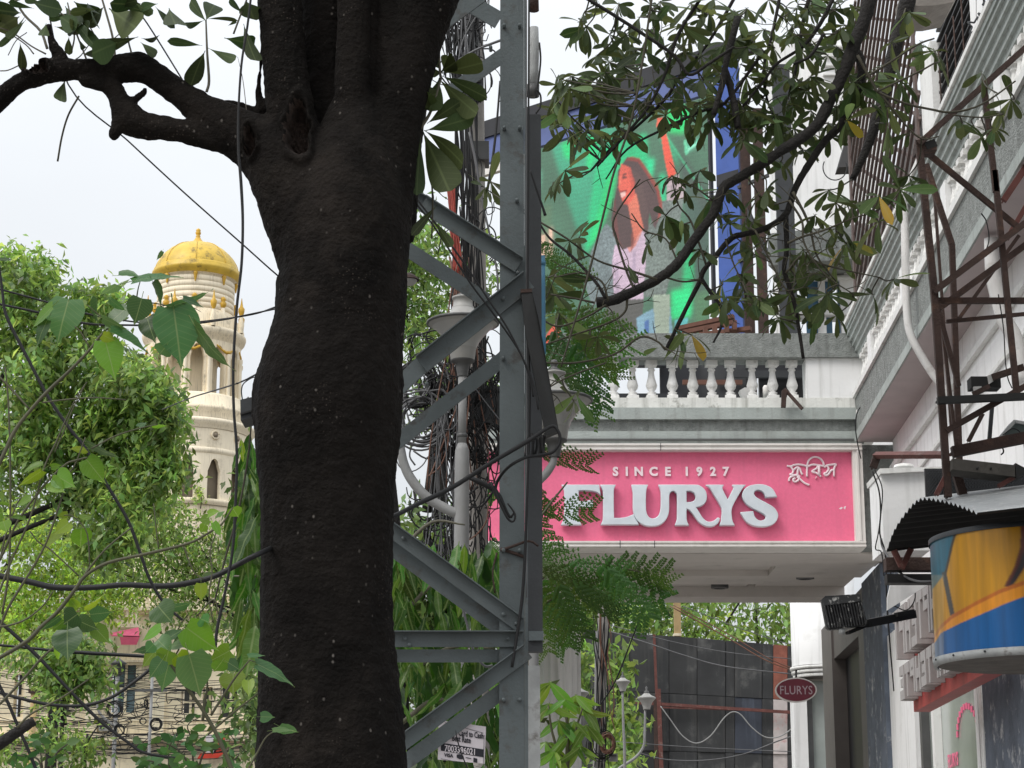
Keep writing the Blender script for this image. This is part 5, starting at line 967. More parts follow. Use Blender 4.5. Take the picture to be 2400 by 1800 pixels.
mat('louver_dark', (0.03, 0.03, 0.032), 0.6, 0.25, 6)
mat('pipe_white', (0.62, 0.61, 0.60), 0.6, 0.15, 5, streak=0.5, streak_col=(0.3, 0.28, 0.26), dirt=0.5, dirt_col=(0.3, 0.27, 0.25), dscale=8)
mat('tarp_blue', (0.045, 0.10, 0.36), 0.5, 0.2, 1.5, 0.3, 6)
mat('tarp_pale', (0.10, 0.135, 0.32), 0.5, 0.25, 1.5, 0.3, 6)
mat('board_dark', (0.02, 0.021, 0.026), 0.6, 0.3, 3)
mat('wood_brown', (0.13, 0.06, 0.042), 0.8, 0.3, 6)
mat('hoard_sheet', (0.032, 0.033, 0.035), 0.65, 0.35, 1.6, 0.25, 5, streak=0.5, streak_col=(0.09, 0.088, 0.085), dirt=0.7, dirt_col=(0.13, 0.13, 0.125), dscale=1.6)
mat('hoard_blue', (0.036, 0.042, 0.058), 0.65, 0.35, 2, 0.25, 5, streak=0.6, streak_col=(0.10, 0.12, 0.16))
mat('hoard_poster', (0.50, 0.45, 0.44), 0.8, 0.2, 4, dirt=0.8, dirt_col=(0.42, 0.10, 0.09), dscale=2)
mat('brick_band', (0.24, 0.085, 0.06), 0.85, 0.3, 5, 0.3, 20)
mat('case_grey', (0.075, 0.068, 0.06), 0.8, 0.35, 7, 0.3, 30)
mat('corrugated', (0.36, 0.37, 0.375), 0.45, 0.2, 4, metal=0.2, dirt=0.6, dirt_col=(0.55, 0.55, 0.53), dscale=14)
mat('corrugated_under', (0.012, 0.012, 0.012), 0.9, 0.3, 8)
mat('oval_maroon', (0.13, 0.015, 0.03), 0.35, 0.1, 6)
mat('oval_text', (0.40, 0.30, 0.33), 0.4, 0.08, 9)
mat('letter_dirty', (0.36, 0.34, 0.335), 0.6, 0.12, 9, streak=0.6, streak_col=(0.30, 0.26, 0.25))
mat('board_red', (0.38, 0.05, 0.045), 0.5, 0.2, 5, streak=0.4, streak_col=(0.15, 0.05, 0.04))
mat('bird_splash', (0.030, 0.031, 0.033), 0.6, 0.3, 9, dirt=1.0, dirt_col=(0.6, 0.6, 0.58), dscale=16)
mat('plank_grey', (0.16, 0.145, 0.13), 0.85, 0.25, 7, 0.3, 30)
mat('awning_dark', (0.02, 0.018, 0.018), 0.7, 0.3, 5)
mat('green_board', (0.05, 0.07, 0.065), 0.5, 0.3, 4)

# ================================================================ café building on the right: facade running away along the street
CDp = 22.0
SLOPE = 0.0384
def FX(d, off=0.0): return 3.73 + SLOPE*(d-20) + off
def zc(y): return Zat(y, CDp)
cb = thing('cafe_building', 'white cafe building with long balcony running up the right side', 'building', (FX(20), 20.0, 0))
def extr(name, prof, d0, d1, m, parent=cb):
    """profile (off, z) closed polygon swept along the facade from d0 to d1"""
    b = MB(); n = len(prof)
    b.v = [(FX(d0, o), d0, z) for o, z in prof] + [(FX(d1, o), d1, z) for o, z in prof]
    b.face(list(range(n-1, -1, -1))); b.face(list(range(n, 2*n)))
    for i in range(n): b.face([i, (i+1) % n, n+(i+1) % n, n+i])
    return b.build(name, m, parent, recalc=True)
def fbox(b, d0, d1, o0, o1, z0, z1):
    b.hexa([(FX(d0, o0), d0, z0), (FX(d0, o1), d0, z0), (FX(d1, o1), d1, z0), (FX(d1, o0), d1, z0), (FX(d0, o0), d0, z1), (FX(d0, o1), d0, z1), (FX(d1, o1), d1, z1), (FX(d1, o0), d1, z1)])
Z = dict(top=zc(770), grv=zc(842), bal=zc(935), band=zc(1016), strip=zc(1036))
D0, D1 = 8.0, 21.99
# fluted rail
st = [(.32, Z['top']), (-.10, Z['top']), (-.10, Z['top']-.05)]; nfl = 5; h = (Z['top']-.05-Z['grv'])/nfl
for k in range(nfl):
    za = Z['top']-.05-k*h; o_ = -.085+.028*k; st += [(o_, za), (o_, za-h*.62), (o_+.024, za-h*.70), (o_+.024, za-h*.96)]
st += [(.06, Z['grv']), (.32, Z['grv'])]
extr('balcony_rail', st, D0, D1, 'pale_green')
extr('rail_capping', [(.30, Z['top']+.002), (-.125, Z['top']+.002), (-.125, Z['top']+.045), (.30, Z['top']+.045)], D0, D1, 'plaster_white')
extr('balcony_band', [(.32, Z['bal']), (-.02, Z['bal']), (-.02, Z['band']), (.32, Z['band'])], D0, D1, 'pebbledash')
extr('band_ledge', [(.30, Z['bal']+.001), (-.05, Z['bal']+.001), (-.05, Z['bal']+.07), (.30, Z['bal']+.07)], D0, D1, 'plaster_white')
extr('balcony_edge', [(.34, Z['strip']), (-.035, Z['strip']), (-.035, Z['band']-.001), (.34, Z['band']-.001)], D0, D1, 'pale_green')
extr('balcony_soffit', [(.62, Z['strip']+.03), (-.02, Z['strip']+.03), (-.02, Z['strip']-.004), (.62, Z['strip']-.004)], D0, D1, 'soffit_mauve')
bp2 = None
def baluster_mesh(h, m='baluster_white'):
    b = MB(); r = h/0.46; b.box((-.062*r, -.062*r, 0), (.062*r, .062*r, .055*r)); 
    b.lathe((0, 0), [(.062*r, .055*r), (.045*r, .075*r), (.055*r, .09*r), (.03*r, .105*r), (.056*r, .14*r), (.066*r, .175*r), (.056*r, .21*r), (.040*r, .27*r), (.034*r, .31*r), (.032*r, .34*r), (.044*r, .35*r), (.044*r, .362*r), (.034*r, .37*r), (.038*r, .385*r), (.058*r, .40*r)], 14)
    b.box((-.064*r, -.064*r, .40*r), (.064*r, .064*r, .46*r)); me = b.mesh('baluster'); me.materials.append(MATS[m]); return me
hb = Z['grv'] - (Z['bal']+.07); bm_ = baluster_mesh(hb-.006)
k = 0; d = 9.0
while d < 21.9:
    ph = (d-9.0) % 2.35
    if ph > .34: put('baluster', bm_, Matrix.Translation((FX(d, .07), d, Z['bal']+.072)), cb)
    d += 0.205
for q in range(6):
    b = MB(); fbox(b, 9.0+q*2.35, 9.24+q*2.35, .0, .20, Z['bal']+.072, Z['grv']-.003); b.build('balcony_pier', 'wall_white', cb)
# lower wall under the balcony
OW = .36
def wallface(name, d0, d1, z0, z1, m, o0=OW, o1=OW+.3): b = MB(); fbox(b, d0, d1, o0, o1, z0, z1); return b.build(name, m, cb)
wallface('upper_front', 8, 21.9, zc(1470), Z['strip']-.006, 'wall_white')
wallface('wall_moulding', 8, 21.9, zc(1110), zc(1098), 'plaster_white', OW-.05, OW-.002); wallface('wall_moulding', 8, 21.9, zc(1180), zc(1172), 'plaster_white', OW-.03, OW-.002)
# ground floor, from the street end: slate pillar, white wall, shop window
def pd(x, off): return None
def dfor(x, off, y=1600):     # distance at which the survey column x meets the plane FX(d, off)
    u = (x-1200)/FPX/(CP-(900-y)/FPX*SP); return (3.73 - SLOPE*20 + off)/(u - SLOPE)
dA, dB, dC, dD, dE = dfor(2040, OW), dfor(2086, OW), dfor(2142, OW), dfor(2300, OW), 8.0
zt = zc(1468)
wallface('slate_pillar', dB, dA, 0, zc(1290), 'pillar_slate', OW-.06, OW+.3)
wallface('white_wall', dC, dB-.002, 0, zt, 'wall_white', OW-.01, OW+.3)
wallface('shop_lintel', 8, dC-.002, zc(1560), zt-.002, 'soffit_beige', OW+.03, OW+.3)
wallface('window_pane', dD, dC-.05, 0, zc(1560)-.002, 'glass_pale', OW+.10, OW+.13)
wallface('dark_panel', 8, dD-.12, 0, zc(1500), 'pillar_slate', OW-.02, OW+.028)
for i, x in enumerate((2146, 2158, 2186, 2290, 2300)):
    dd = dfor(x, OW+.05); wallface('window_frame', dd-.12, dd+.02, 0, zc(1560)-.004, 'lamp_dark' if i < 2 else 'plaster_white', OW+.02, OW+.098)
# canted pink window lettering (flat print)
pl = text_on('window_lettering', 'FLURYS', Vector((FX(dfor(2212, OW+.09), OW+.09), dfor(2212, OW+.09), Zat(1800, dfor(2212, OW+.09)))), Vector((-SLOPE, -1, 0)).normalized(), Vector((0, 0, 1)), .17, 'sign_pink', cb, wx=1.0, bold=.03)
for k in range(13):
    b = MB(); a = math.pi*(.05+.9*k/12); dd = dfor(2262, OW+.09) + .55*math.cos(a); zz = Zat(1740, dd) + .30*math.sin(a)
    fbox(b, dd-.03, dd+.03, OW+.085, OW+.095, zz, zz+.055)
    b.build('print_mark', 'sign_pink', cb)
# recessed porch behind the pillar: stone wall, black doorway
wallface('porch_wall', dA+.002, dfor(2016, OW), 0, zc(1286), 'stone_brown', OW, OW+.3)
wallface('doorway', dfor(2016, OW)+.002, dfor(1957, OW), 0, Zat(1545, dfor(1957, OW)), 'door_black', OW+.16, OW+.3)
b = MB(); d_a, d_b = dfor(2016, OW)+.002, dfor(1957, OW); fbox(b, d_a, d_b, OW, OW+.3, Zat(1545, d_b)+.003, zc(1286)); b.build('door_head', 'stone_brown', cb)
wallface('porch_pier', dfor(1957, OW)+.002, dfor(1934, OW), 0, zc(1286), 'stone_brown', OW-.03, OW+.3)
# upper floor set on the balcony: grille, louvred window, pilaster
zu0, zu1 = Z['top']-.1, 9.5
def upper(name, d0, d1, m, o0=.36, o1=.6, z0=None, z1=zu1): b = MB(); fbox(b, d0, d1, o0, o1, zu0 if z0 is None else z0, z1); return b.build(name, m, cb)
U0 = .36
dg0, dg1, dg2, dg3, dg4 = dfor(2008, U0, 600), dfor(2162, U0, 250), dfor(2190, U0, 250), dfor(2286, U0, 150), dfor(2400, U0, 100)
upper('pilaster', 12.5, dg3, 'wall_white', U0-.02, U0+.3)
win = upper('louvred_window', dg3+.002, dg2, 'louver_dark', U0+.10, U0+.2)
for k in range(26):
    b = MB(); zz = Z['top'] + .05 + k*.105; fbox(b, dg3+.01, dg2-.01, U0+.05, U0+.098, zz, zz+.018); b.build('slat', 'louver_dark', win)
b = MB()
for k in range(5): dd = dg3 + (dg2-dg3)*(k+.5)/5; b.tube([(FX(dd, U0+.03), dd, Z['top']), (FX(dd, U0+.03), dd, zu1-.2)] and [(FX(dd, U0+.03), dd, Z['top'], .008), (FX(dd, U0+.03), dd, zu1-.2, .008)], 5, 1)
b.build('bar_set', 'rust', win)['kind'] = 'stuff'
upper('window_jamb', dg2+.002, dg1, 'plaster_white', U0-.01, U0+.2)
# expanded-metal grille: a frame and crossing strips
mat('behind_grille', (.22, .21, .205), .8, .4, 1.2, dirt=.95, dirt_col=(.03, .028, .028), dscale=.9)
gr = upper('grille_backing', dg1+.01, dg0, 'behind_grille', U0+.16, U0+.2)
b = MB(); zg0, zg1 = Z['top']-.08, Zat(60, 22)+.8; step = .085
for sgn in (1, -1):
    c = zg0 - (dg0-dg1)*.6
    while c < zg1 + (dg0-dg1)*.6:
        p = [(dg1, c), (dg0, c + sgn*(dg0-dg1)*.46)]; (da, za), (db, zb) = p
        t0, t1 = 0.0, 1.0; dz_ = zb-za
        if dz_ > 0: t0 = max(0, (zg0-za)/dz_); t1 = min(1, (zg1-za)/dz_)
        else: t0 = max(0, (zg1-za)/dz_); t1 = min(1, (zg0-za)/dz_)
        if t1 > t0:
            A = (FX(da+(db-da)*t0, U0+.03*sgn), da+(db-da)*t0, za+dz_*t0); B = (FX(da+(db-da)*t1, U0+.03*sgn), da+(db-da)*t1, za+dz_*t1); b.bar(A, B, .032, .03, (1, 0, 0))
        c += .25
o = b.build('expanded_mesh', 'grille_brown', cb); o['kind'] = 'stuff'
for k in range(2): dd = dg1 + .08 + (dg0-dg1-.16)*k; b = MB(); fbox(b, dd-.06, dd+.06, U0-.06, U0-.035, zg0, zg1); b.build('grille_post', 'grille_brown', cb)
wallface('upper_wall', dg0+.003, 30, Z['top']+.0, 7.1, 'wall_white', U0+.02, U0+.3)
# drain pipes
def pipe(label, pts, m='pipe_white'):
    b = MB(); b.tube(pts, 10, 5); return tag(b.build('drain_pipe', m, None, origin=pts[0][:3]), label, 'pipe')
def fp(x, y, d, r=.036): v = P(x, y, d); return (v.x, v.y, v.z, r)
pipe('white drain pipe running down the fluted balcony and bending away', [fp(2165, 445, 17.5), fp(2135, 442, 17.5), fp(2122, 452, 17.5), fp(2121, 520, 17.5), fp(2122, 620, 17.5), fp(2125, 720, 17.5), fp(2133, 780, 17.5), fp(2160, 835, 17.5), fp(2196, 890, 17.5), fp(2230, 930, 17.5)])
pipe('white drain pipe behind the rusty frame at the right edge', [fp(2325, 560, 14.6, .06), fp(2328, 640, 14.6, .06), fp(2338, 690, 14.6, .06), fp(2355, 750, 14.6, .06), fp(2380, 800, 14.6, .06), fp(2395, 900, 14.6, .06)])
pipe('short stub pipe at the canopy corner', [fp(2010, 966, 21.9, .035), fp(2035, 962, 21.8, .035), fp(2052, 958, 21.7, .035)])
pipe('thin bent conduit at the canopy corner', [fp(2018, 1010, 21.85, .014), fp(2016, 985, 21.85, .014), fp(2030, 978, 21.85, .014), fp(2034, 984, 21.85, .014), fp(2033, 1012, 21.85, .014)])
for lab, pts in (('thin cable hanging down the canopy corner', [(2032, 935, 3), (2010, 965, 3), (2005, 1000, 3), (2010, 1040, 3), (2018, 1075, 3)]), ('loose wires down the white wall beside the sign', [(2045, 1105, 4), (2060, 1150, 4), (2064, 1200, 4), (2062, 1250, 4), (2075, 1300, 4), (2078, 1400, 4), (2085, 1500, 4), (2095, 1620, 3)]), ('second strand beside the loose wires on the white wall', [(2050, 1100, 3), (2068, 1150, 3), (2060, 1240, 3), (2052, 1285, 3), (2066, 1295, 3), (2072, 1350, 3)]),
    ('white cable curling under the corrugated roof', [(2065, 1262, 6, 15), (2070, 1285, 6, 15), (2095, 1325, 6, 14.8), (2120, 1350, 6, 14.6), (2150, 1362, 6, 14.4), (2190, 1362, 5, 14.2)]), ('slack black wire under the curved sign', [(2085, 1320, 3, 15), (2095, 1380, 3, 15), (2125, 1395, 3, 15), (2135, 1355, 3, 15), (2145, 1400, 3, 15), (2125, 1430, 3, 15), (2095, 1420, 3, 15)])):
    wire('facade_wire', lab, pts, 15.0 if 'white wall' in lab else 21.6, 'cable' if 'white cable' not in lab else 'cable_grey', 5)

# star ornaments hanging before the pilaster
def star(label, cx, cy, r, d, rot, cord):
    t = thing('star_ornament', label, 'ornament', tuple(P(cx, cy, d)), 'wire stars by the pilaster')
    pts = [P(cx+(r if i % 2 == 0 else r*.42)*math.sin(rot+i*math.pi/5), cy-(r if i % 2 == 0 else r*.42)*math.cos(rot+i*math.pi/5), d) for i in range(10)]; b = MB()
    for i in range(10): a, c = pts[i], pts[(i+1) % 10]; b.tube([(*a, .008), (*c, .008)], 5, 1)
    b.build('outline', 'steel_dark', t); b = MB(); b.tpx([(cx, -40, 1.5), (cx, cy-r, 1.5)], d, 4, 1); b.build('cord', 'cable', t)
star('large wire star, lowest of the three by the white pilaster', 2288, 62, 23, 14.6, .15, 0)
star('middle wire star overlapping the large one', 2304, 40, 15, 14.7, .35, 0)
star('topmost rusty wire star at the frame edge', 2314, 2, 15, 14.5, .2, 0)
ev = thing('brown_eave', 'weathered brown eave end just entering at the top edge', 'eave', tuple(P(2180, -10, 15)))
b = MB(); b.prism([P(2125, -40, 15), P(2260, -40, 15), P(2235, 4, 15), P(2190, 13, 15), P(2150, 14, 15), P(2128, 4, 15)], (0, .5, 0)); b.build('board', 'plank_grey', ev)

# ---------------------------------------------------------------- entrance canopy over the pavement
XL, XR = Xat(1120, 900, CDp), Xat(2016, 900, CDp); CB_ = 26.3
def cbox(name, x0, x1, y0, y1, d0, d1, m, parent=cb): b = MB(); b.box((x0, d0, zc(y1)), (x1, d1, zc(y0))); return b.build(name, m, parent)
cn = cbox('canopy', XL, XR, 985, 1040, CDp, CB_, 'pebbledash')
cbox('fascia_ledge', XL-.03, XR+.02, 958, 984.9, CDp-.06, CB_, 'pale_green', cn)
cbox('fascia_strip', XL-.02, XR+.01, 1012, 1040.5, CDp-.03, CDp-.002, 'pale_green', cn)
cbox('parapet_base', XL+.9, XR, 931, 957.9, CDp+.02, CDp+.32, 'plaster_mouldy', cn)
cbox('rail', Xat(1320, 900, CDp), XR+.02, 782, 838, CDp-.02, CDp+.34, 'pebbledash', cn)
cbox('parapet_pier', Xat(1891, 900, CDp), XR+.06, 838.1, 930.9, CDp+.03, CDp+.31, 'wall_white', cn)
for x in (1308, 1352, 1397, 1440, 1484, 1529, 1579, 1625, 1673, 1714, 1768, 1815, 1861):
    if x != 1308: put('baluster', bmesh_shared, Matrix.Translation((Xat(x+random.uniform(-1.5, 1.5), 900, CDp), CDp+.17, zc(930.8))) @ Matrix.Rotation(random.uniform(-.12, .12), 4, 'Z') @ Matrix.Rotation(random.uniform(-.012, .012), 4, 'Y'), cn)
    if x == 1308: bmesh_shared = baluster_mesh(zc(838.2)-zc(930.9)); put('baluster', bmesh_shared, Matrix.Translation((Xat(x, 900, CDp), CDp+.17, zc(930.8))), cn)
cbox('conduit', XL, XR-.1, 1030.5, 1034, CDp-.06, CDp-.032, 'lamp_dark', cn)
# soffit: stepped beams round two shallow recesses
cbox('soffit_slab', XL, XR+.35, 1230, 1250, CDp+.35, CB_-.01, 'soffit_beige', cn)
zs0, zs1 = zc(1285), zc(1250)
def sof(x0, x1, d0, d1, z0, z1, nm='soffit_beam'): b = MB(); b.box((x0, d0, z0), (x1, d1, z1)); b.build(nm, 'soffit_beige', cn)
sof(XL, XR+.35, CDp+.30, CDp+1.0, zs0-.01, zs1); sof(XL, XR+.35, CB_-.55, CB_, zs0-.01, zs1)
xm = Xat(1795, 900, 24); sof(XL, XR+.35, CDp+1.003, CDp+1.5, zs0+.03, zs1, 'soffit_panel'); sof(XL, xm, CDp+1.503, CDp+2.3, zs0+.11, zs1, 'soffit_panel'); sof(xm+.002, XR+.35, CDp+1.503, CDp+2.5, zs0+.05, zs1, 'soffit_panel'); sof(XL, xm, CDp+2.303, CDp+3.0, zs0+.04, zs1, 'soffit_panel'); sof(XL, xm-.1, CDp+3.003, CB_-.553, zs0+.12, zs1, 'soffit_panel'); sof(xm+.002, XR+.35, CDp+2.503, CB_-.553, zs0+.12, zs1, 'soffit_panel')
for x, y in ((1687, 1375), (1887, 1353)):
    dd = CDp*(2080-1265)/(2080-y) if y else 24; c = P(x, y, dd); b = MB(); b.lathe((c.x, c.y), [(.11, c.z+.03), (.11, c.z-.02), (.075, c.z-.025), (.07, c.z+.01)], 18); b.build('downlight', 'lamp_dark', cn)
# fluted white column carrying the outer corner
def column(x0, x1, d, y_top):
    X = (Xat(x0, 1650, d)+Xat(x1, 1650, d))/2; R_ = (Xat(x1, 1650, d)-Xat(x0, 1650, d))/2; b = MB(); n = 60; zt_ = Zat(y_top, d)
    for zz in (0, zt_):
        for j in range(n): a = 2*math.pi*j/n; rr = R_*(1-.05*abs(math.sin(a*10))); b.v.append((X+rr*math.cos(a), d+rr*math.sin(a), zz))
    for j in range(n): b.face([j, (j+1) % n, n+(j+1) % n, n+j])
    return b.build('column', 'wall_white', cb)
column(1252, 1362, 25.4, 1300)
# clutter on the deck behind the balusters
dk = thing('deck_frame', 'dark boards and beams stacked on the canopy deck behind the balusters', 'boards', (Xat(1650, 900, 24.5), 24.5, zc(960)))
for (x0, y0, x1, y1, dd, dp, m) in ((1420, 828, 1560, 858, 24.6, .1, 'board_dark'), (1548, 850, 1640, 935, 24.8, .1, 'board_dark'), (1630, 830, 1760, 950, 24.9, .1, 'window_dark'), (1755, 835, 1880, 878, 24.7, .1, 'board_dark'), (1700, 868, 1890, 884, 24.5, .06, 'steel_dark'), (1600, 890, 1740, 900, 24.4, .06, 'wood_brown'), (1780, 880, 1895, 950, 24.9, .1, 'window_dark'), (1420, 922, 1600, 950, 24.7, .1, 'board_dark')):
    b = MB(); boxpx(b, x0, y0, x1, y1, dd, dp); b.build('board', m, dk)
pk = thing('wrapped_bundle', 'crumpled pale blue bundle caught between the balusters', 'bundle', tuple(P(1747, 925, 23)))
b = MB(); b.prism([P(1733, 915, 23), P(1745, 908, 23), P(1763, 908, 23), P(1764, 925, 23), P(1756, 938, 23), P(1742, 935, 23)], (0, .12, 0)); b.build('cover', 'pipe_white', pk)
yb = thing('yellow_can', 'small yellowed can between the right balusters', 'can', tuple(P(1796, 925, 23)))
b = MB(); c = P(1796, 932, 23); s = S(1, 23); b.lathe((c.x, c.y), [(.1*s, c.z), (8*s, c.z), (8*s, c.z+25*s), (5*s, c.z+30*s), (.1*s, c.z+30*s)], 14); b.build('body', 'frame_cream', yb)
st_ = thing('angle_stand', 'rusty angle-iron prop standing before the last balusters', 'stand', tuple(P(1855, 955, 21.9)))
b = MB(); b.bar(P(1836, 955, 21.85), P(1838, 915, 21.85), .05, .05); b.build('leg', 'rust', st_); b = MB(); b.bar(P(1839, 912, 21.9), P(1880, 958, 21.8), .035, .035); b.build('leg', 'rust', st_)

# ================================================================ the pink sign
SGN = CDp - .05
sg = thing('shop_sign', 'long pink sign reading FLURYS in silver letters', 'sign', tuple(P(1580, 1165, SGN)))
x0, x1, xi = Xat(1130, 1170, SGN), Xat(2022, 1170, SGN), Xat(1999, 1170, SGN)
def zs(y): return Zat(y, SGN)
b = MB(); b.box((x0, SGN, zs(1272)), (xi+.001, SGN+.32, zs(1058))); b.build('panel', 'sign_pink', sg)
def frame_bar(x0, x1, ya, yb, nm='frame_moulding'):
    b = MB(); h = zs(ya)-zs(yb); b.box((x0, SGN-.09, zs(yb)), (x1, SGN+.3, zs(ya))); b.box((x0, SGN-.11, zs(yb)+h*.1), (x1, SGN-.091, zs(yb)+h*.35)); b.box((x0, SGN-.11, zs(yb)+h*.68), (x1, SGN-.091, zs(yb)+h*.92)); return b.build(nm, 'frame_cream', sg)
frame_bar(x0, x1, 1043, 1060); frame_bar(x0, x1, 1271, 1286)
b = MB(); b.box((xi, SGN-.09, zs(1270.9)), (x1, SGN+.3, zs(1060.1))); b.box((xi+.04, SGN-.11, zs(1270.9)), (xi+.06, SGN-.0905, zs(1060.1))); b.build('frame_moulding', 'frame_cream', sg)
for x, ya, yb in ((1548, 1043, 1060), (1450, 1270, 1288), (1530, 1271, 1287)):
    b = MB(); b.box((Xat(x, 1170, SGN), SGN-.113, zs(yb)), (Xat(x+1.6, 1170, SGN), SGN-.088, zs(ya))); b.build('joint', 'lamp_dark', sg)
def A5(p): return (1300+p[0]/5.53, 1050+p[1]/5.53)
def B5(p): return (1600+p[0]/5.53, 1050+p[1]/5.53)
def letter(name, rings, depth, m, bevel=.006, off=0.055):
    cu = bpy.data.curves.new(name, 'CURVE'); cu.dimensions = '2D'; cu.fill_mode = 'BOTH'; cu.extrude = depth/2; cu.bevel_depth = bevel; cu.bevel_resolution = 1
    for rg in rings:
        sp = cu.splines.new('POLY'); sp.points.add(len(rg)-1); sp.use_cyclic_u = True
        for i, (x, y) in enumerate(rg): v = P(x, y, SGN-off); sp.points[i].co = (v.x, v.z, 0, 1)
    tmp = bpy.data.objects.new('t', cu); COL.objects.link(tmp); bpy.context.view_layer.update(); me = bpy.data.meshes.new_from_object(tmp.evaluated_get(bpy.context.evaluated_depsgraph_get())); bpy.data.objects.remove(tmp)
    me.transform(Matrix(((1, 0, 0, 0), (0, 0, -1, SGN-off), (0, 1, 0, 0), (0, 0, 0, 1)))); me.materials.clear(); me.materials.append(MATS[m]); me.name = name
    return link_mesh(name, me, sg)
def rnd(pts, keep=38):
    """round a traced outline: Catmull-Rom on soft corners, keep sharp ones"""
    n = len(pts); outp = []
    for i in range(n):
        p0, p1, p2, p3 = [np.array(pts[(i+k) % n], float) for k in (-1, 0, 1, 2)]
        def ang(a, b_, c): u, v = b_-a, c-b_; return math.degrees(math.acos(max(-1, min(1, float(u@v)/(np.linalg.norm(u)*np.linalg.norm(v)+1e-9)))))
        s1 = ang(p0, p1, p2) > keep; s2 = ang(p1, p2, p3) > keep
        if s1: p0 = 2*p1-p2
        if s2: p3 = 2*p2-p1
        for k in range(4):
            t = k/4; outp.append(tuple(0.5*((2*p1)+(-p0+p2)*t+(2*p0-5*p1+4*p2-p3)*t*t+(-p0+3*p1-3*p2+p3)*t**3)))
    return outp
Fp = [(100,490),(570,490),(586,602),(560,580),(500,560),(400,550),(305,552),(305,706),(380,702),(490,685),(488,768),(300,770),(300,850),(310,940),(338,998),(90,998),(115,940),(128,850),(130,600),(120,530)]
Lp = [(600,490),(780,490),(765,530),(758,600),(760,920),(850,920),(940,905),(1015,875),(1040,930),(1080,995),(605,995),(625,950),(632,880),(632,600),(622,540)]
Up = [(1000,490),(1200,490),(1183,540),(1175,610),(1175,790),(1187,860),(1217,910),(1265,930),(1315,915),(1350,880),(1372,820),(1380,740),(1380,600),(1372,540),(1352,490),(1800,490),(1880,505),(1940,555),(1962,620),(1955,690),(1920,735),(1870,760),(1815,770),(1850,820),(1900,900),(1950,952),(2000,970),(2060,955),(2110,915),(2130,920),(2120,960),(2080,1000),(2020,1020),(1950,1010),(1880,970),(1830,910),(1780,840),(1740,802),(1700,785),(1700,900),(1708,960),(1728,1003),(1562,1003),(1582,950),(1590,900),(1590,640),(1575,585),(1540,556),(1505,565),(1482,600),(1475,660),(1475,800),(1460,880),(1420,950),(1350,1000),(1260,1015),(1170,1005),(1090,960),(1045,900),(1022,820),(1018,740),(1018,600),(1010,540)]
Rh = [(1700,560),(1760,560),(1810,585),(1830,640),(1815,690),(1770,712),(1700,716)]
Yp = [(315,490),(520,490),(505,515),(515,560),(580,690),(640,570),(665,520),(650,490),(800,490),(770,525),(730,590),(630,780),(628,900),(638,960),(662,1003),(482,1003),(500,950),(505,900),(505,780),(400,600),(360,530)]
Sp_ = [(1210,635),(1075,640),(1055,590),(1020,558),(970,546),(925,562),(912,600),(935,640),(985,675),(1080,725),(1170,780),(1215,840),(1226,890),(1198,960),(1130,1005),(1030,1022),(920,1010),(840,970),(790,910),(755,845),(905,832),(920,890),(955,935),(1005,955),(1058,942),(1082,905),(1065,870),(1010,835),(920,790),(830,730),(785,665),(775,610),(800,550),(860,505),(950,485),(1040,487),(1120,515),(1170,560)]
letter('letter', [[A5(p) for p in rnd(Fp)]], .07, 'letter_silver'); letter('letter', [[A5(p) for p in rnd(Lp)]], .07, 'letter_silver'); letter('letter', [[A5(p) for p in rnd(Up)], [A5(p) for p in rnd(Rh)]], .07, 'letter_silver')
letter('letter', [[B5(p) for p in rnd(Yp)]], .07, 'letter_silver'); letter('letter', [[B5(p) for p in rnd(Sp_)]], .07, 'letter_silver')
px5 = S(1, SGN)
for ch, cx in (('S', 1442.5), ('I', 1469), ('N', 1497), ('C', 1531.5), ('E', 1565), ('1', 1609.5), ('9', 1639), ('2', 1671), ('7', 1700.5)):
    text_on('letter', ch, Vector((Xat(cx, 1104, SGN-.012), SGN-.012, zs(1115))), Vector((1, 0, 0)), Vector((0, 0, 1)), 29*px5, 'letter_pinkwhite', sg, depth=.006, wx=.98, bold=.045, align='CENTER')
# Bengali name as raised strokes
BS = [[(1350,232),(1400,238),(1440,222),(1500,214),(1560,222),(1612,238)], [(1400,240),(1432,290),(1420,330),(1388,346),(1450,352),(1492,342)], [(1440,285),(1480,252),(1515,265),(1535,315),(1552,345)], [(1488,345),(1490,300),(1500,258)], [(1378,430),(1382,395),(1408,372),(1470,352),(1512,372),(1490,425),(1445,436),(1432,405),(1462,392)], [(1480,370),(1520,402),(1560,440),(1600,465),(1642,480)],
      [(1610,370),(1610,300),(1618,200),(1650,142),(1710,116),(1780,136),(1818,182),(1832,232)], [(1620,242),(1680,216),(1750,222),(1832,236)], [(1752,226),(1738,262),(1676,305),(1730,322),(1770,350),(1792,372)], [(1766,228),(1770,358)], [(1724,382),(1732,386)], [(1832,250),(1870,226),(1930,216),(1992,208)], [(1990,212),(1964,262),(1962,370)], [(1870,230),(1892,272),(1862,320),(1836,328),(1850,356),(1890,342),(1922,292),(1962,285)]]
for s_ in BS:
    b = MB(); pts = []
    for p in s_: x, y = B5(p); v = P(x, y, SGN-.012); pts.append((v.x, v.y, v.z, (2.6 if len(s_) > 2 else 3.4)*px5))
    b.tube(pts, 7, 4); b.build('letter_stroke', 'letter_pinkwhite', sg)
b = MB(); b.prism([P(1966, 1192, SGN-.003), P(1972, 1188, SGN-.003), P(1976, 1190, SGN-.003), P(1971, 1194, SGN-.003)], (0, .002, 0)); b.prism([P(1979, 1187, SGN-.003), P(1983, 1186, SGN-.003), P(1981, 1194, SGN-.003), P(1977, 1191, SGN-.003)], (0, .002, 0)); b.build('chipped_spot', 'letter_pinkwhite', sg)
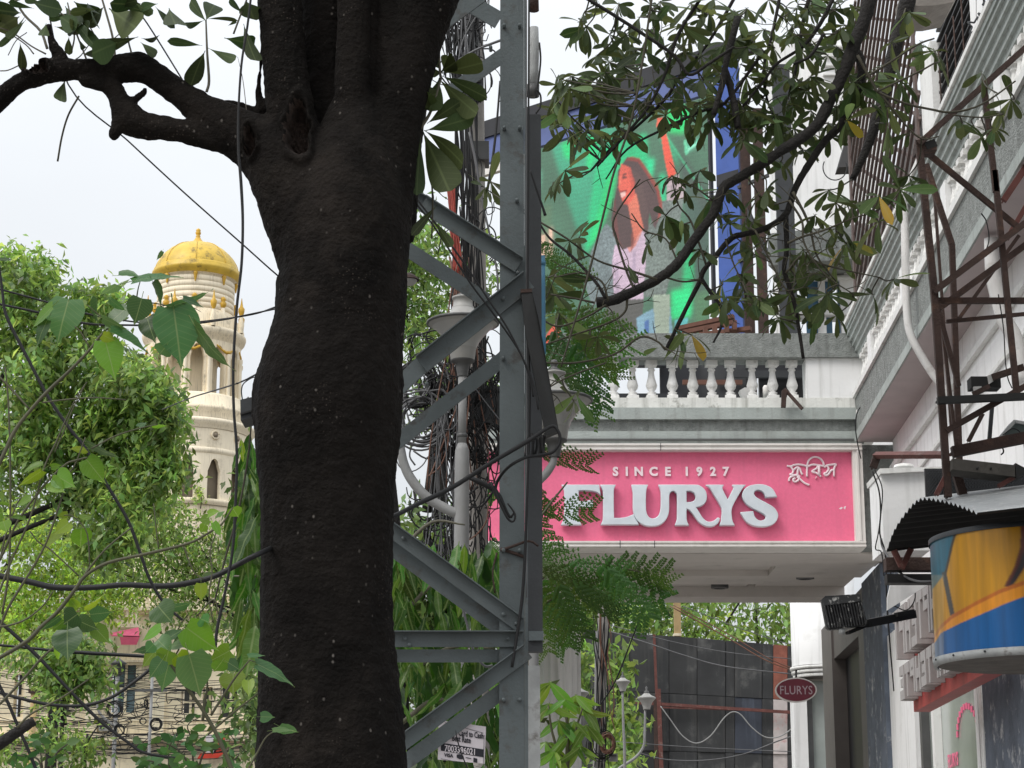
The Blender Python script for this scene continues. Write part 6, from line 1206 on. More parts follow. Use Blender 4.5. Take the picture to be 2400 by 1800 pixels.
# sign box flank and the column of wall between sign and facade
cbox('sign_flank', x1+.005, XR+.36, 1040.6, 1284, CDp+.05, CDp+.30, 'pebbledash')

# ================================================================ LED screen on its frame
def LQ(s, t):     # screen corners: right side nearer
    TL, TR, BR, BL_ = P(1255, 352, 40.5), P(1659, 225, 38), P(1663, 790, 38), None
    BL_ = Vector((TL.x, TL.y, BR.z)); TR2 = Vector((TR.x, TR.y, TR.z)); return (TL*(1-s)+TR2*s)*(1-t) + (BL_*(1-s)+BR*s)*t
bbd = thing('led_billboard', 'tilted LED screen showing a smiling woman on green, framed by blue tarpaulin', 'billboard', tuple(LQ(.5, 1)))
W_, H_ = 230, 260
img = np.zeros((H_, W_, 3)); ss, tt_ = np.meshgrid((np.arange(W_)+.5)/W_, (np.arange(H_)+.5)/H_)
top = 420-350*ss; bot = 1640-130*ss; CXg = 225+1105*ss; CYg = top + (bot-top)*tt_
def col(c): return np.array(srgb(*c))
img[:] = col((72, 118, 92))
def inside(poly):
    r = np.zeros(CXg.shape, bool); n = len(poly)
    for i in range(n):
        x0_, y0_ = poly[i]; x1_, y1_ = poly[(i+1) % n]
        cond = ((y0_ > CYg) != (y1_ > CYg)) & (CXg < (x1_-x0_)*(CYg-y0_)/(y1_-y0_+1e-9)+x0_); r ^= cond
    return r
def fill(poly, c, a=1.0): m = inside(poly); img[m] = img[m]*(1-a)+col(c)*a
fill([(330,380),(780,240),(720,560),(640,900),(560,1020),(440,700)], (60,170,130)); fill([(400,370),(500,340),(470,470),(420,450)], (10,220,125)); fill([(560,330),(650,310),(640,420),(570,560)], (20,225,135)); fill([(640,400),(800,330),(950,300),(960,470),(800,480),(700,640),(620,900),(545,1000),(570,840)], (20,215,140)); fill([(700,560),(760,540),(730,700),(640,900),(560,1000),(640,760)], (5,230,130))
fill([(1080,120),(1190,130),(1240,180),(1180,300),(1090,290)], (5,225,120)); fill([(1060,300),(1330,700),(1330,760),(1040,330)], (40,200,140), .8); fill([(940,450),(1000,450),(985,560),(960,560)], (10,235,160)); fill([(1030,540),(1060,540),(1070,700),(1030,760)], (15,220,150)); fill([(1200,380),(1270,330),(1270,360),(1200,410)], (110,235,190)); fill([(235,640),(255,530),(262,535),(248,650)], (140,250,210)); fill([(240,760),(330,720),(330,1050),(240,1050)], (85,120,90)); fill([(243,910),(290,900),(290,1030),(243,1030)], (235,195,170)); fill([(315,860),(335,860),(335,1030),(315,1030)], (235,195,170))
fill([(1130,380),(1330,640),(1330,860),(1180,600)], (72,92,82)); fill([(1160,560),(1330,800),(1330,1500),(1230,1500),(1230,1050)], (66,96,84)); fill([(1180,1000),(1230,960),(1235,1220),(1170,1230)], (20,210,130)); fill([(1100,1230),(1230,1215),(1220,1385),(1095,1395)], (5,235,140)); fill([(1240,1250),(1325,1230),(1325,1500),(1240,1500)], (80,130,90))
for _ in range(9):
    for ax in (0, 1): img = (np.roll(img, 1, ax)+img+np.roll(img, -1, ax))/3
fill([(1180,340),(1200,338),(1210,420),(1190,430)], (120,245,190), .7); fill([(1205,390),(1268,345),(1268,362),(1205,412)], (150,245,205)); fill([(236,640),(254,532),(260,536),(244,650)], (160,250,215)); fill([(243,910),(288,900),(288,1030),(243,1030)], (235,195,170)); fill([(315,862),(334,862),(334,1030),(315,1030)], (235,195,170)); fill([(1060,300),(1075,300),(1330,690),(1330,715)], (70,225,160), .5)
fill([(690,830),(760,880),(745,1250),(600,1300),(560,1200),(590,1000),(640,900)], (118,132,134)); fill([(1040,700),(1180,690),(1150,850),(1110,1100),(1060,1260),(930,1260),(930,900)], (112,124,118)); fill([(700,1280),(930,1260),(900,1560),(600,1560)], (84,84,80)); fill([(500,1340),(640,1300),(640,1560),(480,1540)], (90,110,100)); fill([(390,1500),(640,1490),(630,1540),(390,1540)], (90,215,180)); fill([(880,1380),(1000,1320),(1090,1300),(1110,1520),(900,1545)], (130,170,190)); fill([(985,1250),(1090,1250),(1085,1490),(1000,1490)], (170,185,165)); fill([(930,1400),(960,1390),(960,1510),(935,1510)], (70,110,170)); fill([(1120,1400),(1200,1390),(1190,1520),(1120,1520)], (90,190,190))
fill([(745,960),(850,915),(940,850),(945,1000),(925,1270),(740,1270),(728,1060)], (212,186,206)); fill([(800,920),(850,900),(900,840),(930,860),(880,960),(840,1000)], (228,150,140))
fill([(830,440),(905,450),(965,540),(1030,640),(1045,760),(1000,870),(965,770),(955,900),(885,850),(860,960),(795,985),(735,900),(725,800),(745,690),(765,610),(770,520)], (86,62,62)); fill([(815,462),(850,436),(905,447),(960,520),(1020,610),(1046,700),(1046,770),(1015,820),(1030,740),(1010,640),(950,545),(895,470),(850,462)], (168,62,46), .75); fill([(850,900),(880,820),(905,840),(880,930),(850,1000)], (150,70,55), .7); fill([(740,700),(752,690),(760,800),(775,930),(800,980),(760,940),(735,860)], (120,58,52), .7)
fill([(830,720),(890,640),(905,760),(930,860),(870,930),(850,820)], (226,120,95)); fill([(790,480),(850,505),(880,590),(870,680),(832,722),(803,718),(785,668),(770,618),(776,540)], (232,98,78)); fill([(850,510),(905,540),(960,760),(930,850),(880,640)], (92,68,66)); fill([(780,648),(820,640),(815,672),(790,680)], (250,200,190)); fill([(790,560),(815,552),(830,560),(800,572)], (110,50,45)); fill([(782,640),(826,632),(822,646),(784,652)], (150,45,40))
fill([(1018,208),(1050,200),(1062,270),(1085,340),(1132,540),(1088,572),(1062,450),(1044,330),(1020,250)], (250,92,66)); fill([(1010,250),(1020,215),(1045,225),(1038,290)], (250,110,80)); fill([(1078,590),(1120,560),(1150,540),(1155,570),(1185,595),(1185,690),(1075,700)], (190,172,176)); fill([(280,1480),(340,1395),(392,1440),(372,1480),(290,1512)], (245,95,70))
fill([(832,520),(852,516),(878,590),(868,660),(845,690),(850,600)], (190,72,60), .6); fill([(778,560),(790,556),(786,600),(770,618)], (250,130,105), .6); fill([(800,690),(832,700),(830,722),(805,718)], (180,66,56), .6); fill([(795,545),(822,536),(830,544),(800,554)], (70,34,34), .9); fill([(1100,610),(1130,590),(1120,690),(1095,690)], (140,125,132), .7); fill([(860,1000),(880,990),(870,1250),(850,1250)], (170,150,175), .6); fill([(745,1060),(765,1050),(775,1260),(745,1262)], (180,160,182), .6)
jk = (inside([(690,830),(760,880),(745,1250),(600,1300),(560,1200),(590,1000),(640,900)]) | inside([(1040,700),(1180,690),(1150,850),(1110,1100),(1060,1260),(930,1260),(960,900)])); img[jk] *= rng.uniform(.5, 1.6, (int(jk.sum()), 1))
sm = img.copy()
for ax in (0, 1): sm = (np.roll(sm, 1, ax)+3*sm+np.roll(sm, -1, ax))/5
lo = sum(np.sin(ss*f1*6.28+tt_*f2*6.28+ph) for f1, f2, ph in ((1.3, .7, 0), (2.6, 1.9, 1), (-1.7, 3.1, 2), (4.2, -2.3, 4)))/4
sm *= (1+.22*lo)[:, :, None]*rng.uniform(.86, 1.12, (H_, W_, 1)); sm = np.clip(sm, 0, 1)
V = np.array([[*LQ(i/W_, j/H_)] for j in range(H_+1) for i in range(W_+1)]); ii = np.array([j*(W_+1)+i for j in range(H_) for i in range(W_)])
me = quick_mesh('screen', V, np.stack([ii, ii+W_+1, ii+W_+2, ii+1], 1), [])
ca = me.color_attributes.new('picture', 'FLOAT_COLOR', 'CORNER'); cc = np.ones((H_*W_, 4, 4), np.float32); cc[:, :, :3] = sm.reshape(-1, 1, 3); ca.data.foreach_set('color', cc.ravel())
me.materials.append(emit_attr('led_picture', 'picture', 0.92)); link_mesh('screen', me, bbd)
def lq_panel(name, s0, s1, za, zb, m, back=.12, fwd=0.0):
    """upright panel along the screen line between s0 and s1 (z from survey rows at the right edge, sheared with the screen)"""
    a, c = LQ(s0, 0), LQ(s1, 0); nrm = (LQ(1, 0)-LQ(0, 0)).cross(Vector((0, 0, 1))).normalized()
    if nrm.y > 0: nrm = -nrm
    b = MB(); z0a, z0c = a.z+za[0], c.z+za[1]; z1a, z1c = a.z+zb[0], c.z+zb[1]; f = nrm*fwd
    b.prism([Vector((a.x, a.y, z1a))+f, Vector((c.x, c.y, z1c))+f, Vector((c.x, c.y, z0c))+f, Vector((a.x, a.y, z0a))+f], -nrm*back); return b.build(name, m, bbd)
lq_panel('upper_tarpaulin', -.35, 1.0, (.06, .06), (.62, .62), 'tarp_pale'); lq_panel('top_border', -.36, 1.25, (.622, .622), (1.0, 1.0), 'board_dark', .15, .05)
lq_panel('side_tarpaulin', 1.035, 1.155, (-5.2, -5.2), (.61, .61), 'tarp_blue'); lq_panel('screen_edge', -.012, -.001, (-5.0, -5.0), (.03, .03), 'board_dark', .1, .05); lq_panel('screen_edge', 1.001, 1.012, (-4.9, -4.9), (.03, .03), 'board_dark', .1, .05); lq_panel('lower_strip', -.34, -.02, (-.2, -.2), (-.03, -.03), 'frame_cream')
lq_panel('tarp_band', 1.037, 1.153, (-1.95, -1.95), (-1.7, -1.7), 'board_dark', .13, .006)
for s_ in (1.19, 1.26): 
    a = LQ(s_, 0); b = MB(); b.box((a.x-.09, a.y-.09, 10.2), (a.x+.09, a.y+.09, a.z-.6)); b.build('support_post', 'rust', bbd)
b = MB(); a, c = LQ(1.17, .45), LQ(1.33, .75); b.bar(a, c, .08, .08); b.build('support_brace', 'steel_dark', bbd); b = MB(); a, c = LQ(1.16, .42), LQ(1.34, .40); b.bar(a, c, .06, .06); b.build('support_brace', 'steel_dark', bbd); b = MB(); a, c = LQ(1.16, .72), LQ(1.34, .70); b.bar(a, c, .06, .06); b.build('support_brace', 'steel_dark', bbd)
bs = thing('brick_coping', 'red-brown stepped timber stack at the foot of the LED screen', 'timber stack', tuple(P(1680, 770, 37)))
for k, (xa, ya, xb, yb) in enumerate(((1590, 770, 1720, 742), (1600, 780, 1725, 755), (1640, 785, 1760, 770))):
    b = MB(); b.bar(P(xa, ya, 37-k*.15), P(xb, yb, 36.6-k*.15), .12, .075); b.build('beam', 'wood_brown', bs)
for x, y in ((1650, 775), (1672, 770), (1700, 764), (1718, 758)): b = MB(); boxpx(b, x, y-8, x+9, y+14, 36.2, .2); b.build('block', 'wood_brown', bs)

# ================================================================ white building beyond, with ledge and blue windows
WD = 33.0
wb = thing('white_house', 'white house with grey window hood and blue shutters behind the branches', 'building', (Xat(1915, 700, WD), WD, 0))
ops = [(1892, 1950, 655, 725), (1965, 2002, 655, 725), (1892, 1950, 740, 800), (1965, 2002, 740, 800)]
facade(wb, WD, 1845, 2120, 90, 1300, ops, 'wall_white', .4)
for o in ops: b = MB(); boxpx(b, o[0], o[2], o[1], o[3], WD+.12, .04); w_o = b.build('shutter', mat('shutter_blue', (.05, .13, .22), .5, .3, 4) if 'shutter_blue' not in MATS else 'shutter_blue', wb); b = MB(); xm_ = (o[0]+o[1])/2; boxpx(b, xm_-2, o[2], xm_+2, o[3], WD+.09, .028); b.build('shutter_bar', 'plaster_white', w_o)
b = MB(); za, zb = Zat(575, WD), Zat(640, WD); b.hexa([(Xat(1800, 600, WD-1.4), WD-1.4, zb-.3), (Xat(2040, 600, WD-.9), WD-.9, zb), (Xat(2040, 600, WD), WD-.003, zb), (Xat(1830, 600, WD), WD-.003, zb-.1), (Xat(1800, 600, WD-1.4), WD-1.4, za-.25), (Xat(2040, 600, WD-.9), WD-.9, za+.1), (Xat(2040, 600, WD), WD-.003, za+.25), (Xat(1830, 600, WD), WD-.003, za)]); b.build('window_hood', 'pebbledash', wb)
for ya, yb in ((632, 640), (648, 652), (730, 737)): b = MB(); boxpx(b, 1850, ya, 2060, yb, WD-.10, .097); b.build('moulding', 'plaster_white', wb)
for k in range(4): b = MB(); boxpx(b, 1930, 105+k*22, 2010, 109+k*22, WD-.08, .077); b.build('moulding', 'plaster_white', wb)
dp = thing('dark_post', 'dark weathered post standing before the white house', 'post', (Xat(1840, 700, 31), 31, 0)); b = MB(); boxpx(b, 1832, 150, 1850, 830, 31, .12); b.build('shaft', 'steel_dark', dp); b = MB(); boxpx(b, 1829, 480, 1853, 492, 30.98, .16); b.build('collar', 'steel_dark', dp)
da = thing('small_awning', 'small dark awning jutting from the white house by the grille', 'awning', tuple(P(1990, 350, 26.5)))
b = MB(); b.prism([P(1965, 392, 26.3), P(1985, 322, 26.6), P(2030, 300, 26.8), P(2030, 385, 26.5), P(2010, 390, 26.3)], (0, .3, 0)); b.build('cover', 'awning_dark', da)
rw = thing('wire_ring', 'big loop of black wire hanging before the white house', 'wire', tuple(P(1957, 395, 26)))
b = MB(); b.tpx([(1930+27+28*math.cos(a), 392+30*math.sin(a), 3) for a in np.linspace(-.4, 3.6, 14)], 26, 5, 3); b.build('loop', 'cable', rw)
# ================================================================ rusty steel frame at the right
KD = 12.6
kf = thing('steel_sign_frame', 'rusty brown steel lattice frame standing at the right edge', 'steel frame', (Xat(2240, 1000, KD), KD, 0))
def member(x0, y0, x1, y1, w_, dd=0.0, dd1=None, m='rust', name='bar'):
    b = MB(); a, c = P(x0, y0, KD+dd), P(x1, y1, KD+(dd if dd1 is None else dd1)); t = S(w_, KD+dd)
    v = (c-a).normalized(); up = Vector((0, -1, 0)); b.bar(a, c, t, t*.9, up)
    # a lip makes it an angle section
    b.bar(a+Vector((0, t*.9, 0)), c+Vector((0, t*.9, 0)), t*.25, t*.9, up); return b.build(name, m, kf)
b = MB()
member(2153, 330, 2190, 690, 17, 0, name='leg'); member(2190, 690, 2222, 1165, 17, 0, name='leg')
member(2170, 385, 2231, 574, 14, .5, name='leg'); member(2231, 574, 2250, 1120, 14, .5, name='leg'); member(2190, 454, 2230, 1010, 7, .9, name='rod')
member(2305, 196, 2334, 450, 14, .0, name='leg'); member(2331, 400, 2382, 915, 14, .0, name='leg')
member(2153, 338, 2412, 104, 14, -.03); member(2163, 350, 2390, 536, 13, .15); member(2188, 684, 2412, 516, 15, -.04); member(2202, 722, 2412, 568, 15, .25); member(2198, 705, 2412, 705, 14, .06); member(2218, 754, 2412, 735, 9, .35); member(2248, 746, 2388, 552, 9, .5)
member(2197, 939, 2412, 929, 17, -.10, m='black_paint', name='channel'); member(2218, 1010, 2412, 900, 14, -.02); member(2232, 1060, 2412, 1024, 26, .1, name='channel'); member(2052, 1067, 2220, 1066, 13, 1.4, .1, m='rust_red'); member(2056, 1068, 2046, 1096, 18, 1.4); member(2303, 970, 2270, 1034, 10, .5); member(2327, 930, 2318, 1040, 9, .6, m='steel_dark'); member(2219, 1112, 2194, 1160, 12, .0, m='rust_red'); member(2240, 1105, 2258, 1165, 20, .2); member(2400, 1105, 2340, 1140, 11, -.05, m='rust_red'); member(2168, 345, 2192, 336, 20, 0, m='black_paint', name='plate')
member(2195, 712, 2247, 905, 11, .2); member(2206, 745, 2243, 1060, 8, .3, name='rod'); member(2360, 560, 2412, 470, 12, .4, m='rust_red'); member(2352, 470, 2412, 380, 16, .5, m='rust_red', name='channel')
b = MB(); boxpx(b, 2150, 333, 2195, 352, KD-.02, .14); b.build('corner_plate', 'rust', kf)
tf = thing('tube_light_case', 'long weathered light case lying under the frame beam', 'light fitting', tuple(P(2300, 1095, KD-.1)))
b = MB(); b.prism([P(2233, 1074, KD-.1), P(2378, 1090, KD-.1), P(2380, 1117, KD-.1), P(2232, 1100, KD-.1)], (0, .2, 0)); b.build('case', 'case_grey', tf)
b = MB(); b.prism([P(2380, 1085, KD-.1), P(2405, 1098, KD-.1), P(2404, 1112, KD-.1), P(2382, 1120, KD-.1)], (0, .16, 0)); b.build('end_cap', 'black_paint', tf)
b = MB(); 
for x in (2290, 2322): c = P(x, 1098, KD-.103); b.tube([(c.x, c.y, c.z, .008), (c.x, c.y-.006, c.z, .008)], 8, 1)
b.build('screw_set', 'black_paint', tf)
gb_ = thing('flood_lamp', 'dark flood lamp seen from below at the right edge', 'floodlight', tuple(P(2375, 1010, KD-.1)))
b = MB(); b.prism([P(2340, 1028, KD+.5), P(2376, 984, KD+.5), P(2425, 992, KD+.5), P(2425, 1026, KD+.5)], (0, .15, 0)); b.build('housing', 'green_board', gb_); b = MB(); b.bar(P(2345, 1024, KD+.49), P(2378, 988, KD+.49), .02, .02); b.bar(P(2378, 988, KD+.49), P(2425, 996, KD+.49), .02, .02); b.build('rim', 'galv', gb_)
cj = thing('broken_lamp_bracket', 'broken dark lamp bracket with white scraps in the frame', 'bracket', tuple(P(2300, 900, KD+.2)))
b = MB(); boxpx(b, 2277, 882, 2345, 908, KD+.2, .12); b.build('body', 'black_paint', cj); b = MB(); b.prism([P(2315, 880, KD+.18), P(2325, 876, KD+.18), P(2330, 892, KD+.18), P(2318, 900, KD+.18)], (0, .02, 0)); b.prism([P(2282, 906, KD+.18), P(2300, 905, KD+.18), P(2305, 918, KD+.18), P(2286, 922, KD+.18)], (0, .03, 0)); b.build('scrap', 'pipe_white', cj); b = MB(); b.bar(P(2280, 925, KD+.15), P(2320, 905, KD+.1), .02, .03); b.bar(P(2325, 885, KD+.15), P(2400, 860, KD+.1), .03, .04); b.build('arm', 'rust', cj)
for lab, pts in (('thin cable hanging inside the rusty frame', [(2340, 690, 3), (2352, 770, 3), (2356, 840, 3), (2362, 885, 3), (2372, 910, 3)]), ('wires slung over the frame beam', [(2330, 1030, 4), (2345, 1040, 4), (2352, 1058, 4), (2346, 1066, 4)]), ('loop of wire under the right light fitting', [(2350, 1020, 3), (2372, 1005, 3), (2390, 1012, 3), (2400, 1040, 3), (2402, 1080, 3)]), ('grey wire tied on the stub pipe in the frame', [(2300, 500, 4), (2312, 520, 3), (2318, 560, 3), (2310, 590, 3)])):
    wire('frame_wire', lab, pts, KD+.3, 'cable', 5)
mat('mesh_dark', (0.03, 0.03, 0.033), .6, .3, 4)
mp_ = thing('wire_mesh_panel', 'dark diamond wire mesh panel under the rusty frame', 'mesh panel', tuple(P(2290, 1140, 14.2)))
b = MB(); boxpx(b, 2172, 1098, 2440, 1190, 14.35, .03); b.build('backing', 'mesh_dark', mp_); b = MB()
for k in range(36):
    x = 2176 + k*7.2
    for s_ in (1, -1):
        f_ = min(1, (x-2174)/70 if s_ < 0 else (2438-x)/70)
        if f_ > .02: b.bar(P(x, 1100, 14.3), P(x+s_*70*f_, 1100+90*f_, 14.3), .006, .006)
        g_ = min(1, (2438-x)/70 if s_ < 0 else (x-2174)/70)
        if f_ < .98 or g_ < .98: pass
        b.bar(P(x, 1190, 14.31), P(x-s_*70*max(.02, g_), 1190-90*max(.02, g_), 14.31), .006, .006)
o = b.build('wire', 'steel_dark', mp_); o['kind'] = 'stuff'
ab = thing('wall_box', 'white rounded cabinet on the wall left of the corrugated roof', 'cabinet', tuple(P(2120, 1240, 15.2)))
b = MB(); b.prism([P(2064, 1110, 15.2), P(2072, 1104, 15.2), P(2172, 1104, 15.2), P(2180, 1170, 15.2), P(2180, 1290, 15.2), P(2072, 1290, 15.2)], (0, .5, 0)); b.build('body', 'wall_white', ab)
b = MB(); b.prism([P(2062, 1098, 15.15), P(2216, 1093, 15.15), P(2216, 1102, 15.15), P(2064, 1110, 15.15)], (0, .6, 0)); b.build('top_board', 'plaster_white', ab); b = MB(); c = P(2118, 1096, 15.4); b.lathe((c.x, c.y), [(.08, c.z), (.07, c.z+.02), (.03, c.z+.03), (.001, c.z+.03)], 16); b.build('cover_disc', 'plaster_white', ab)
sb = thing('support_beams', 'dark shadowed beams under the corrugated roof beside the curved sign', 'beams', tuple(P(2130, 1350, 14.6)))
for (x0, y0, x1, y1, m) in ((2078, 1306, 2190, 1336, 'rust'), (2080, 1345, 2190, 1366, 'black_paint')): b = MB(); boxpx(b, x0, y0, x1, y1, 14.6, .12); b.build('beam', m, sb)
b = MB(); b.bar(P(2135, 1286, 14.5), P(2113, 1332, 14.5), .045, .04); b.bar(P(2095, 1290, 14.5), P(2113, 1328, 14.5), .035, .04); b.build('strut', 'rust_red', sb)
b = MB(); b.prism([P(2088, 1366, 14.9), P(2182, 1366, 14.9), P(2080, 1430, 14.9), P(2080, 1400, 14.9)], (0, .03, 0)); b.build('white_panel', 'wall_white', sb)

# ---- corrugated barrel roof
cr = thing('corrugated_roof', 'arched corrugated metal sheet over the curved yellow sign', 'roof', tuple(P(2290, 1200, 12.3)))
pts3 = [P(2078, 1292, 14.6), P(2095, 1245, 14.2), P(2125, 1200, 13.75), P(2156, 1171, 13.3), P(2200, 1173, 12.75), P(2245, 1185, 12.2), P(2291, 1203, 11.66)]
arc = catmull([tuple(p) for p in pts3], 22); nA = len(arc); V = []; axis = Vector((.223, -.17, 0.0)).normalized(); V2 = []
cum = np.concatenate([[0], np.cumsum([np.linalg.norm(arc[i+1]-arc[i]) for i in range(nA-1)])])
for i in range(nA):
    tg = arc[min(i+1, nA-1)]-arc[max(i-1, 0)]; tg /= np.linalg.norm(tg); nn = np.cross(tg, np.array(axis)); nn = nn if nn[2] > 0 else -nn; p = arc[i]+nn*.014*math.sin(cum[i]*2*math.pi/.13)
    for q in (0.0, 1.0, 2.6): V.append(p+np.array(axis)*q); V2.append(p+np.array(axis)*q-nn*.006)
F = []
for i in range(nA-1):
    for q in (0, 1): F.append((i*3+q, i*3+q+1, (i+1)*3+q+1, (i+1)*3+q))
me = quick_mesh('sheet', V, F, ['corrugated']); me.polygons.foreach_set('use_smooth', [True]*len(F)); o = link_mesh('sheet', me, cr)
me = quick_mesh('black_underside', V2, F, ['corrugated_under']); me.polygons.foreach_set('use_smooth', [True]*len(F)); link_mesh('black_underside', me, cr)  # second sheet just below the first, coloured near black
# ---- drum sign
RC = Vector((Xat(2447, 1500, 12.5), 12.5, 0)); RR = .655
ds = thing('curved_sign', 'curved sign painted yellow, orange and blue under the corrugated roof', 'sign', (RC.x, RC.y, P(2200, 1550, 12.5).z))
zb_, zt2 = Zat(1548, 12.5), Zat(1266, 12.5)
nu, nv = 320, 150; A0, A1 = math.radians(150), math.radians(300)
uu, vv = np.meshgrid((np.arange(nu)+.5)/nu, (np.arange(nv)+.5)/nv); ang = A0+(A1-A0)*uu
dpx = RC.y+RR*np.sin(ang); xw = RC.x+RR*np.cos(ang); zw = zb_+(zt2-zb_)*vv
# measure the painting from the front: flatten each cell to survey pixels as printed on the drum
rel_y, rel_z = dpx, zw-EYE; fy = rel_y*CP+rel_z*SP; uy = -rel_y*SP+rel_z*CP; PX = 1200+FPX*xw/fy; PY = 900-FPX*uy/fy
tl = (PX-2000)/400*1207; ty = (PY-1050)/550*1659
C_ = np.zeros((nv, nu, 3)); C_[:] = srgb(206, 146, 6)
def below(pts): return ty > np.interp(tl, [p[0] for p in pts], [p[1] for p in pts])
teal = tl < np.interp(ty, [400, 500, 700, 900, 1000], [770, 745, 690, 640, 560]); C_[teal] = srgb(14, 100, 124)
edge = np.abs(tl-np.interp(ty, [400, 500, 700, 900], [775, 750, 695, 650])) < 9; edge &= ty < 905; C_[edge] = srgb(60, 50, 25)
rib = (np.abs(tl-np.interp(ty, [880, 1000, 1180], [640, 665, 700])) < 17) & (ty > 880) & (ty < 1185); C_[rib] = srgb(70, 66, 60)
rib2 = (np.abs(tl-np.interp(ty, [700, 840, 975], [1230, 1180, 1100])) < np.interp(ty, [700, 980], [48, 30])) & (ty < 985); C_[rib2] = srgb(96, 34, 22); rib3 = (np.abs(tl-np.interp(ty, [700, 840, 975], [1240, 1190, 1112])) < np.interp(ty, [700, 980], [26, 16])) & (ty < 985); C_[rib3] = srgb(38, 30, 36)
o1 = [(570, 1330), (620, 1250), (700, 1180), (860, 1090), (1040, 1000), (1210, 940), (1500, 860)]; o2 = [(p[0], p[1]+75) for p in o1]; o3 = [(570, 1390), (620, 1310), (760, 1240), (900, 1180), (1060, 1110), (1210, 1052), (1500, 970)]
C_[below(o1)] = srgb(196, 104, 16); C_[below([(p[0], p[1]+30) for p in o1])] = srgb(234, 150, 22); C_[below(o3)] = srgb(0, 92, 158)
gl = (tl < 640) & (ty > 900) & (ty < 1560); C_[gl] = C_[gl]*.75+np.array(srgb(205, 190, 150))*.25
for _ in range(2): C_ = (C_+np.roll(C_, 1, 0)+np.roll(C_, 1, 1)+np.roll(C_, -1, 1))/4
V = np.array([[RC.x+RR*math.cos(A0+(A1-A0)*i/nu), RC.y+RR*math.sin(A0+(A1-A0)*i/nu), zb_+(zt2-zb_)*j/nv] for j in range(nv+1) for i in range(nu+1)]); ii = np.array([j*(nu+1)+i for j in range(nv) for i in range(nu)])
me = quick_mesh('face', V, np.stack([ii, ii+1, ii+nu+2, ii+nu+1], 1), []); ca = me.color_attributes.new('paint', 'FLOAT_COLOR', 'CORNER'); cc = np.ones((nu*nv, 4, 4), np.float32); cc[:, :, :3] = C_.reshape(-1, 1, 3); ca.data.foreach_set('color', cc.ravel()); me.polygons.foreach_set('use_smooth', [True]*len(me.polygons))
me.materials.append(attr_mat('sign_paint', 'paint', .3)); link_mesh('face', me, ds)
b = MB(); b.lathe((RC.x, RC.y), [(RR-.01, zb_-.03), (RR+.012, zb_-.03), (RR+.014, zb_+.018), (RR+.004, zb_+.019)], 64, A0, A1); b.build('bottom_rim', 'galv', ds)
b = MB(); b.lathe((RC.x, RC.y), [(RR-.012, zb_-.02), (.001, zb_-.02)], 64); b.build('underside', 'plank_grey', ds)
b = MB(); b.lathe((RC.x, RC.y), [(RR+.008, zt2-.02), (RR+.008, zt2+.012), (RR-.03, zt2+.012)], 64, A0, A1); b.build('top_rim', 'steel_dark', ds)
b = MB()
for k in range(7): a = A0+(A1-A0)*(k+.5)/7; c = Vector((RC.x+(RR+.012)*math.cos(a), RC.y+(RR+.012)*math.sin(a), zb_+.003)); n_ = Vector((math.cos(a), math.sin(a), 0)); b.tube([(*c, .007), (*(c+n_*.008), .007)], 6, 1)
b.build('rivet_set', 'steel_dark', ds)['kind'] = 'stuff'

# ---- red board with raised letters seen end-on along the facade
def GX(d, o=0.0): return 3.50 + SLOPE*(d-18) + o
rb_ = thing('red_letter_board', 'red shop board with two rows of dirty white raised letters seen edge-on', 'sign', (GX(16.2), 16.2, 3.0))
def gbox(b, d0, d1, o0, o1, z0, z1): b.hexa([(GX(d0, o0), d0, z0), (GX(d0, o1), d0, z0), (GX(d1, o1), d1, z0), (GX(d1, o0), d1, z0), (GX(d0, o0), d0, z1), (GX(d0, o1), d0, z1), (GX(d1, o1), d1, z1), (GX(d1, o0), d1, z1)])
b = MB(); gbox(b, 14.45, 18.0, .0, .14, 3.08, 3.27); gbox(b, 15.6, 18.05, .005, .12, 3.271, 3.99); b.build('board', 'board_red', rb_)
b = MB(); gbox(b, 15.6, 18.05, -.02, .13, 3.991, 4.02); b.build('top_trim', 'letter_dirty', rb_)
def glyph(d0, w_, z0, z1, kind_, dep):
    b = MB(); t = w_*.27
    if kind_ % 4 == 0: gbox(b, d0, d0+t, -dep, -.003, z0, z1); gbox(b, d0+w_-t, d0+w_, -dep, -.003, z0, z1); gbox(b, d0+t+.001, d0+w_-t-.001, -dep, -.003, (z0+z1)/2-.04, (z0+z1)/2+.04)
    elif kind_ % 4 == 1: gbox(b, d0, d0+t, -dep, -.003, z0, z1); gbox(b, d0+t+.001, d0+w_, -dep, -.003, z1-.09, z1); gbox(b, d0+w_-t, d0+w_, -dep, -.003, z0+.5*(z1-z0), z1-.091); gbox(b, d0+t+.001, d0+w_-t-.001, -dep, -.003, z0+.5*(z1-z0), z0+.5*(z1-z0)+.07)
    elif kind_ % 4 == 2: gbox(b, d0, d0+w_, -dep, -.003, z1-.09, z1); gbox(b, d0+w_*.36, d0+w_*.64, -dep, -.003, z0, z1-.091)
    else: gbox(b, d0, d0+t, -dep, -.003, z0, z1); gbox(b, d0+t+.001, d0+w_, -dep, -.003, z0, z0+.08); gbox(b, d0+t+.001, d0+w_, -dep, -.003, z1-.08, z1); gbox(b, d0+t+.001, d0+w_*.8, -dep, -.003, (z0+z1)/2-.035, (z0+z1)/2+.035)
    b.build('raised_letter', 'letter_dirty', rb_)
for k in range(7): glyph(15.7+k*.335, .29, 3.53+random.uniform(-.02, .02), 3.94, k, .15)
for k in range(11): glyph(14.75+k*.295, .25, 3.17+random.uniform(-.01, .01), 3.46, k+1, .12)

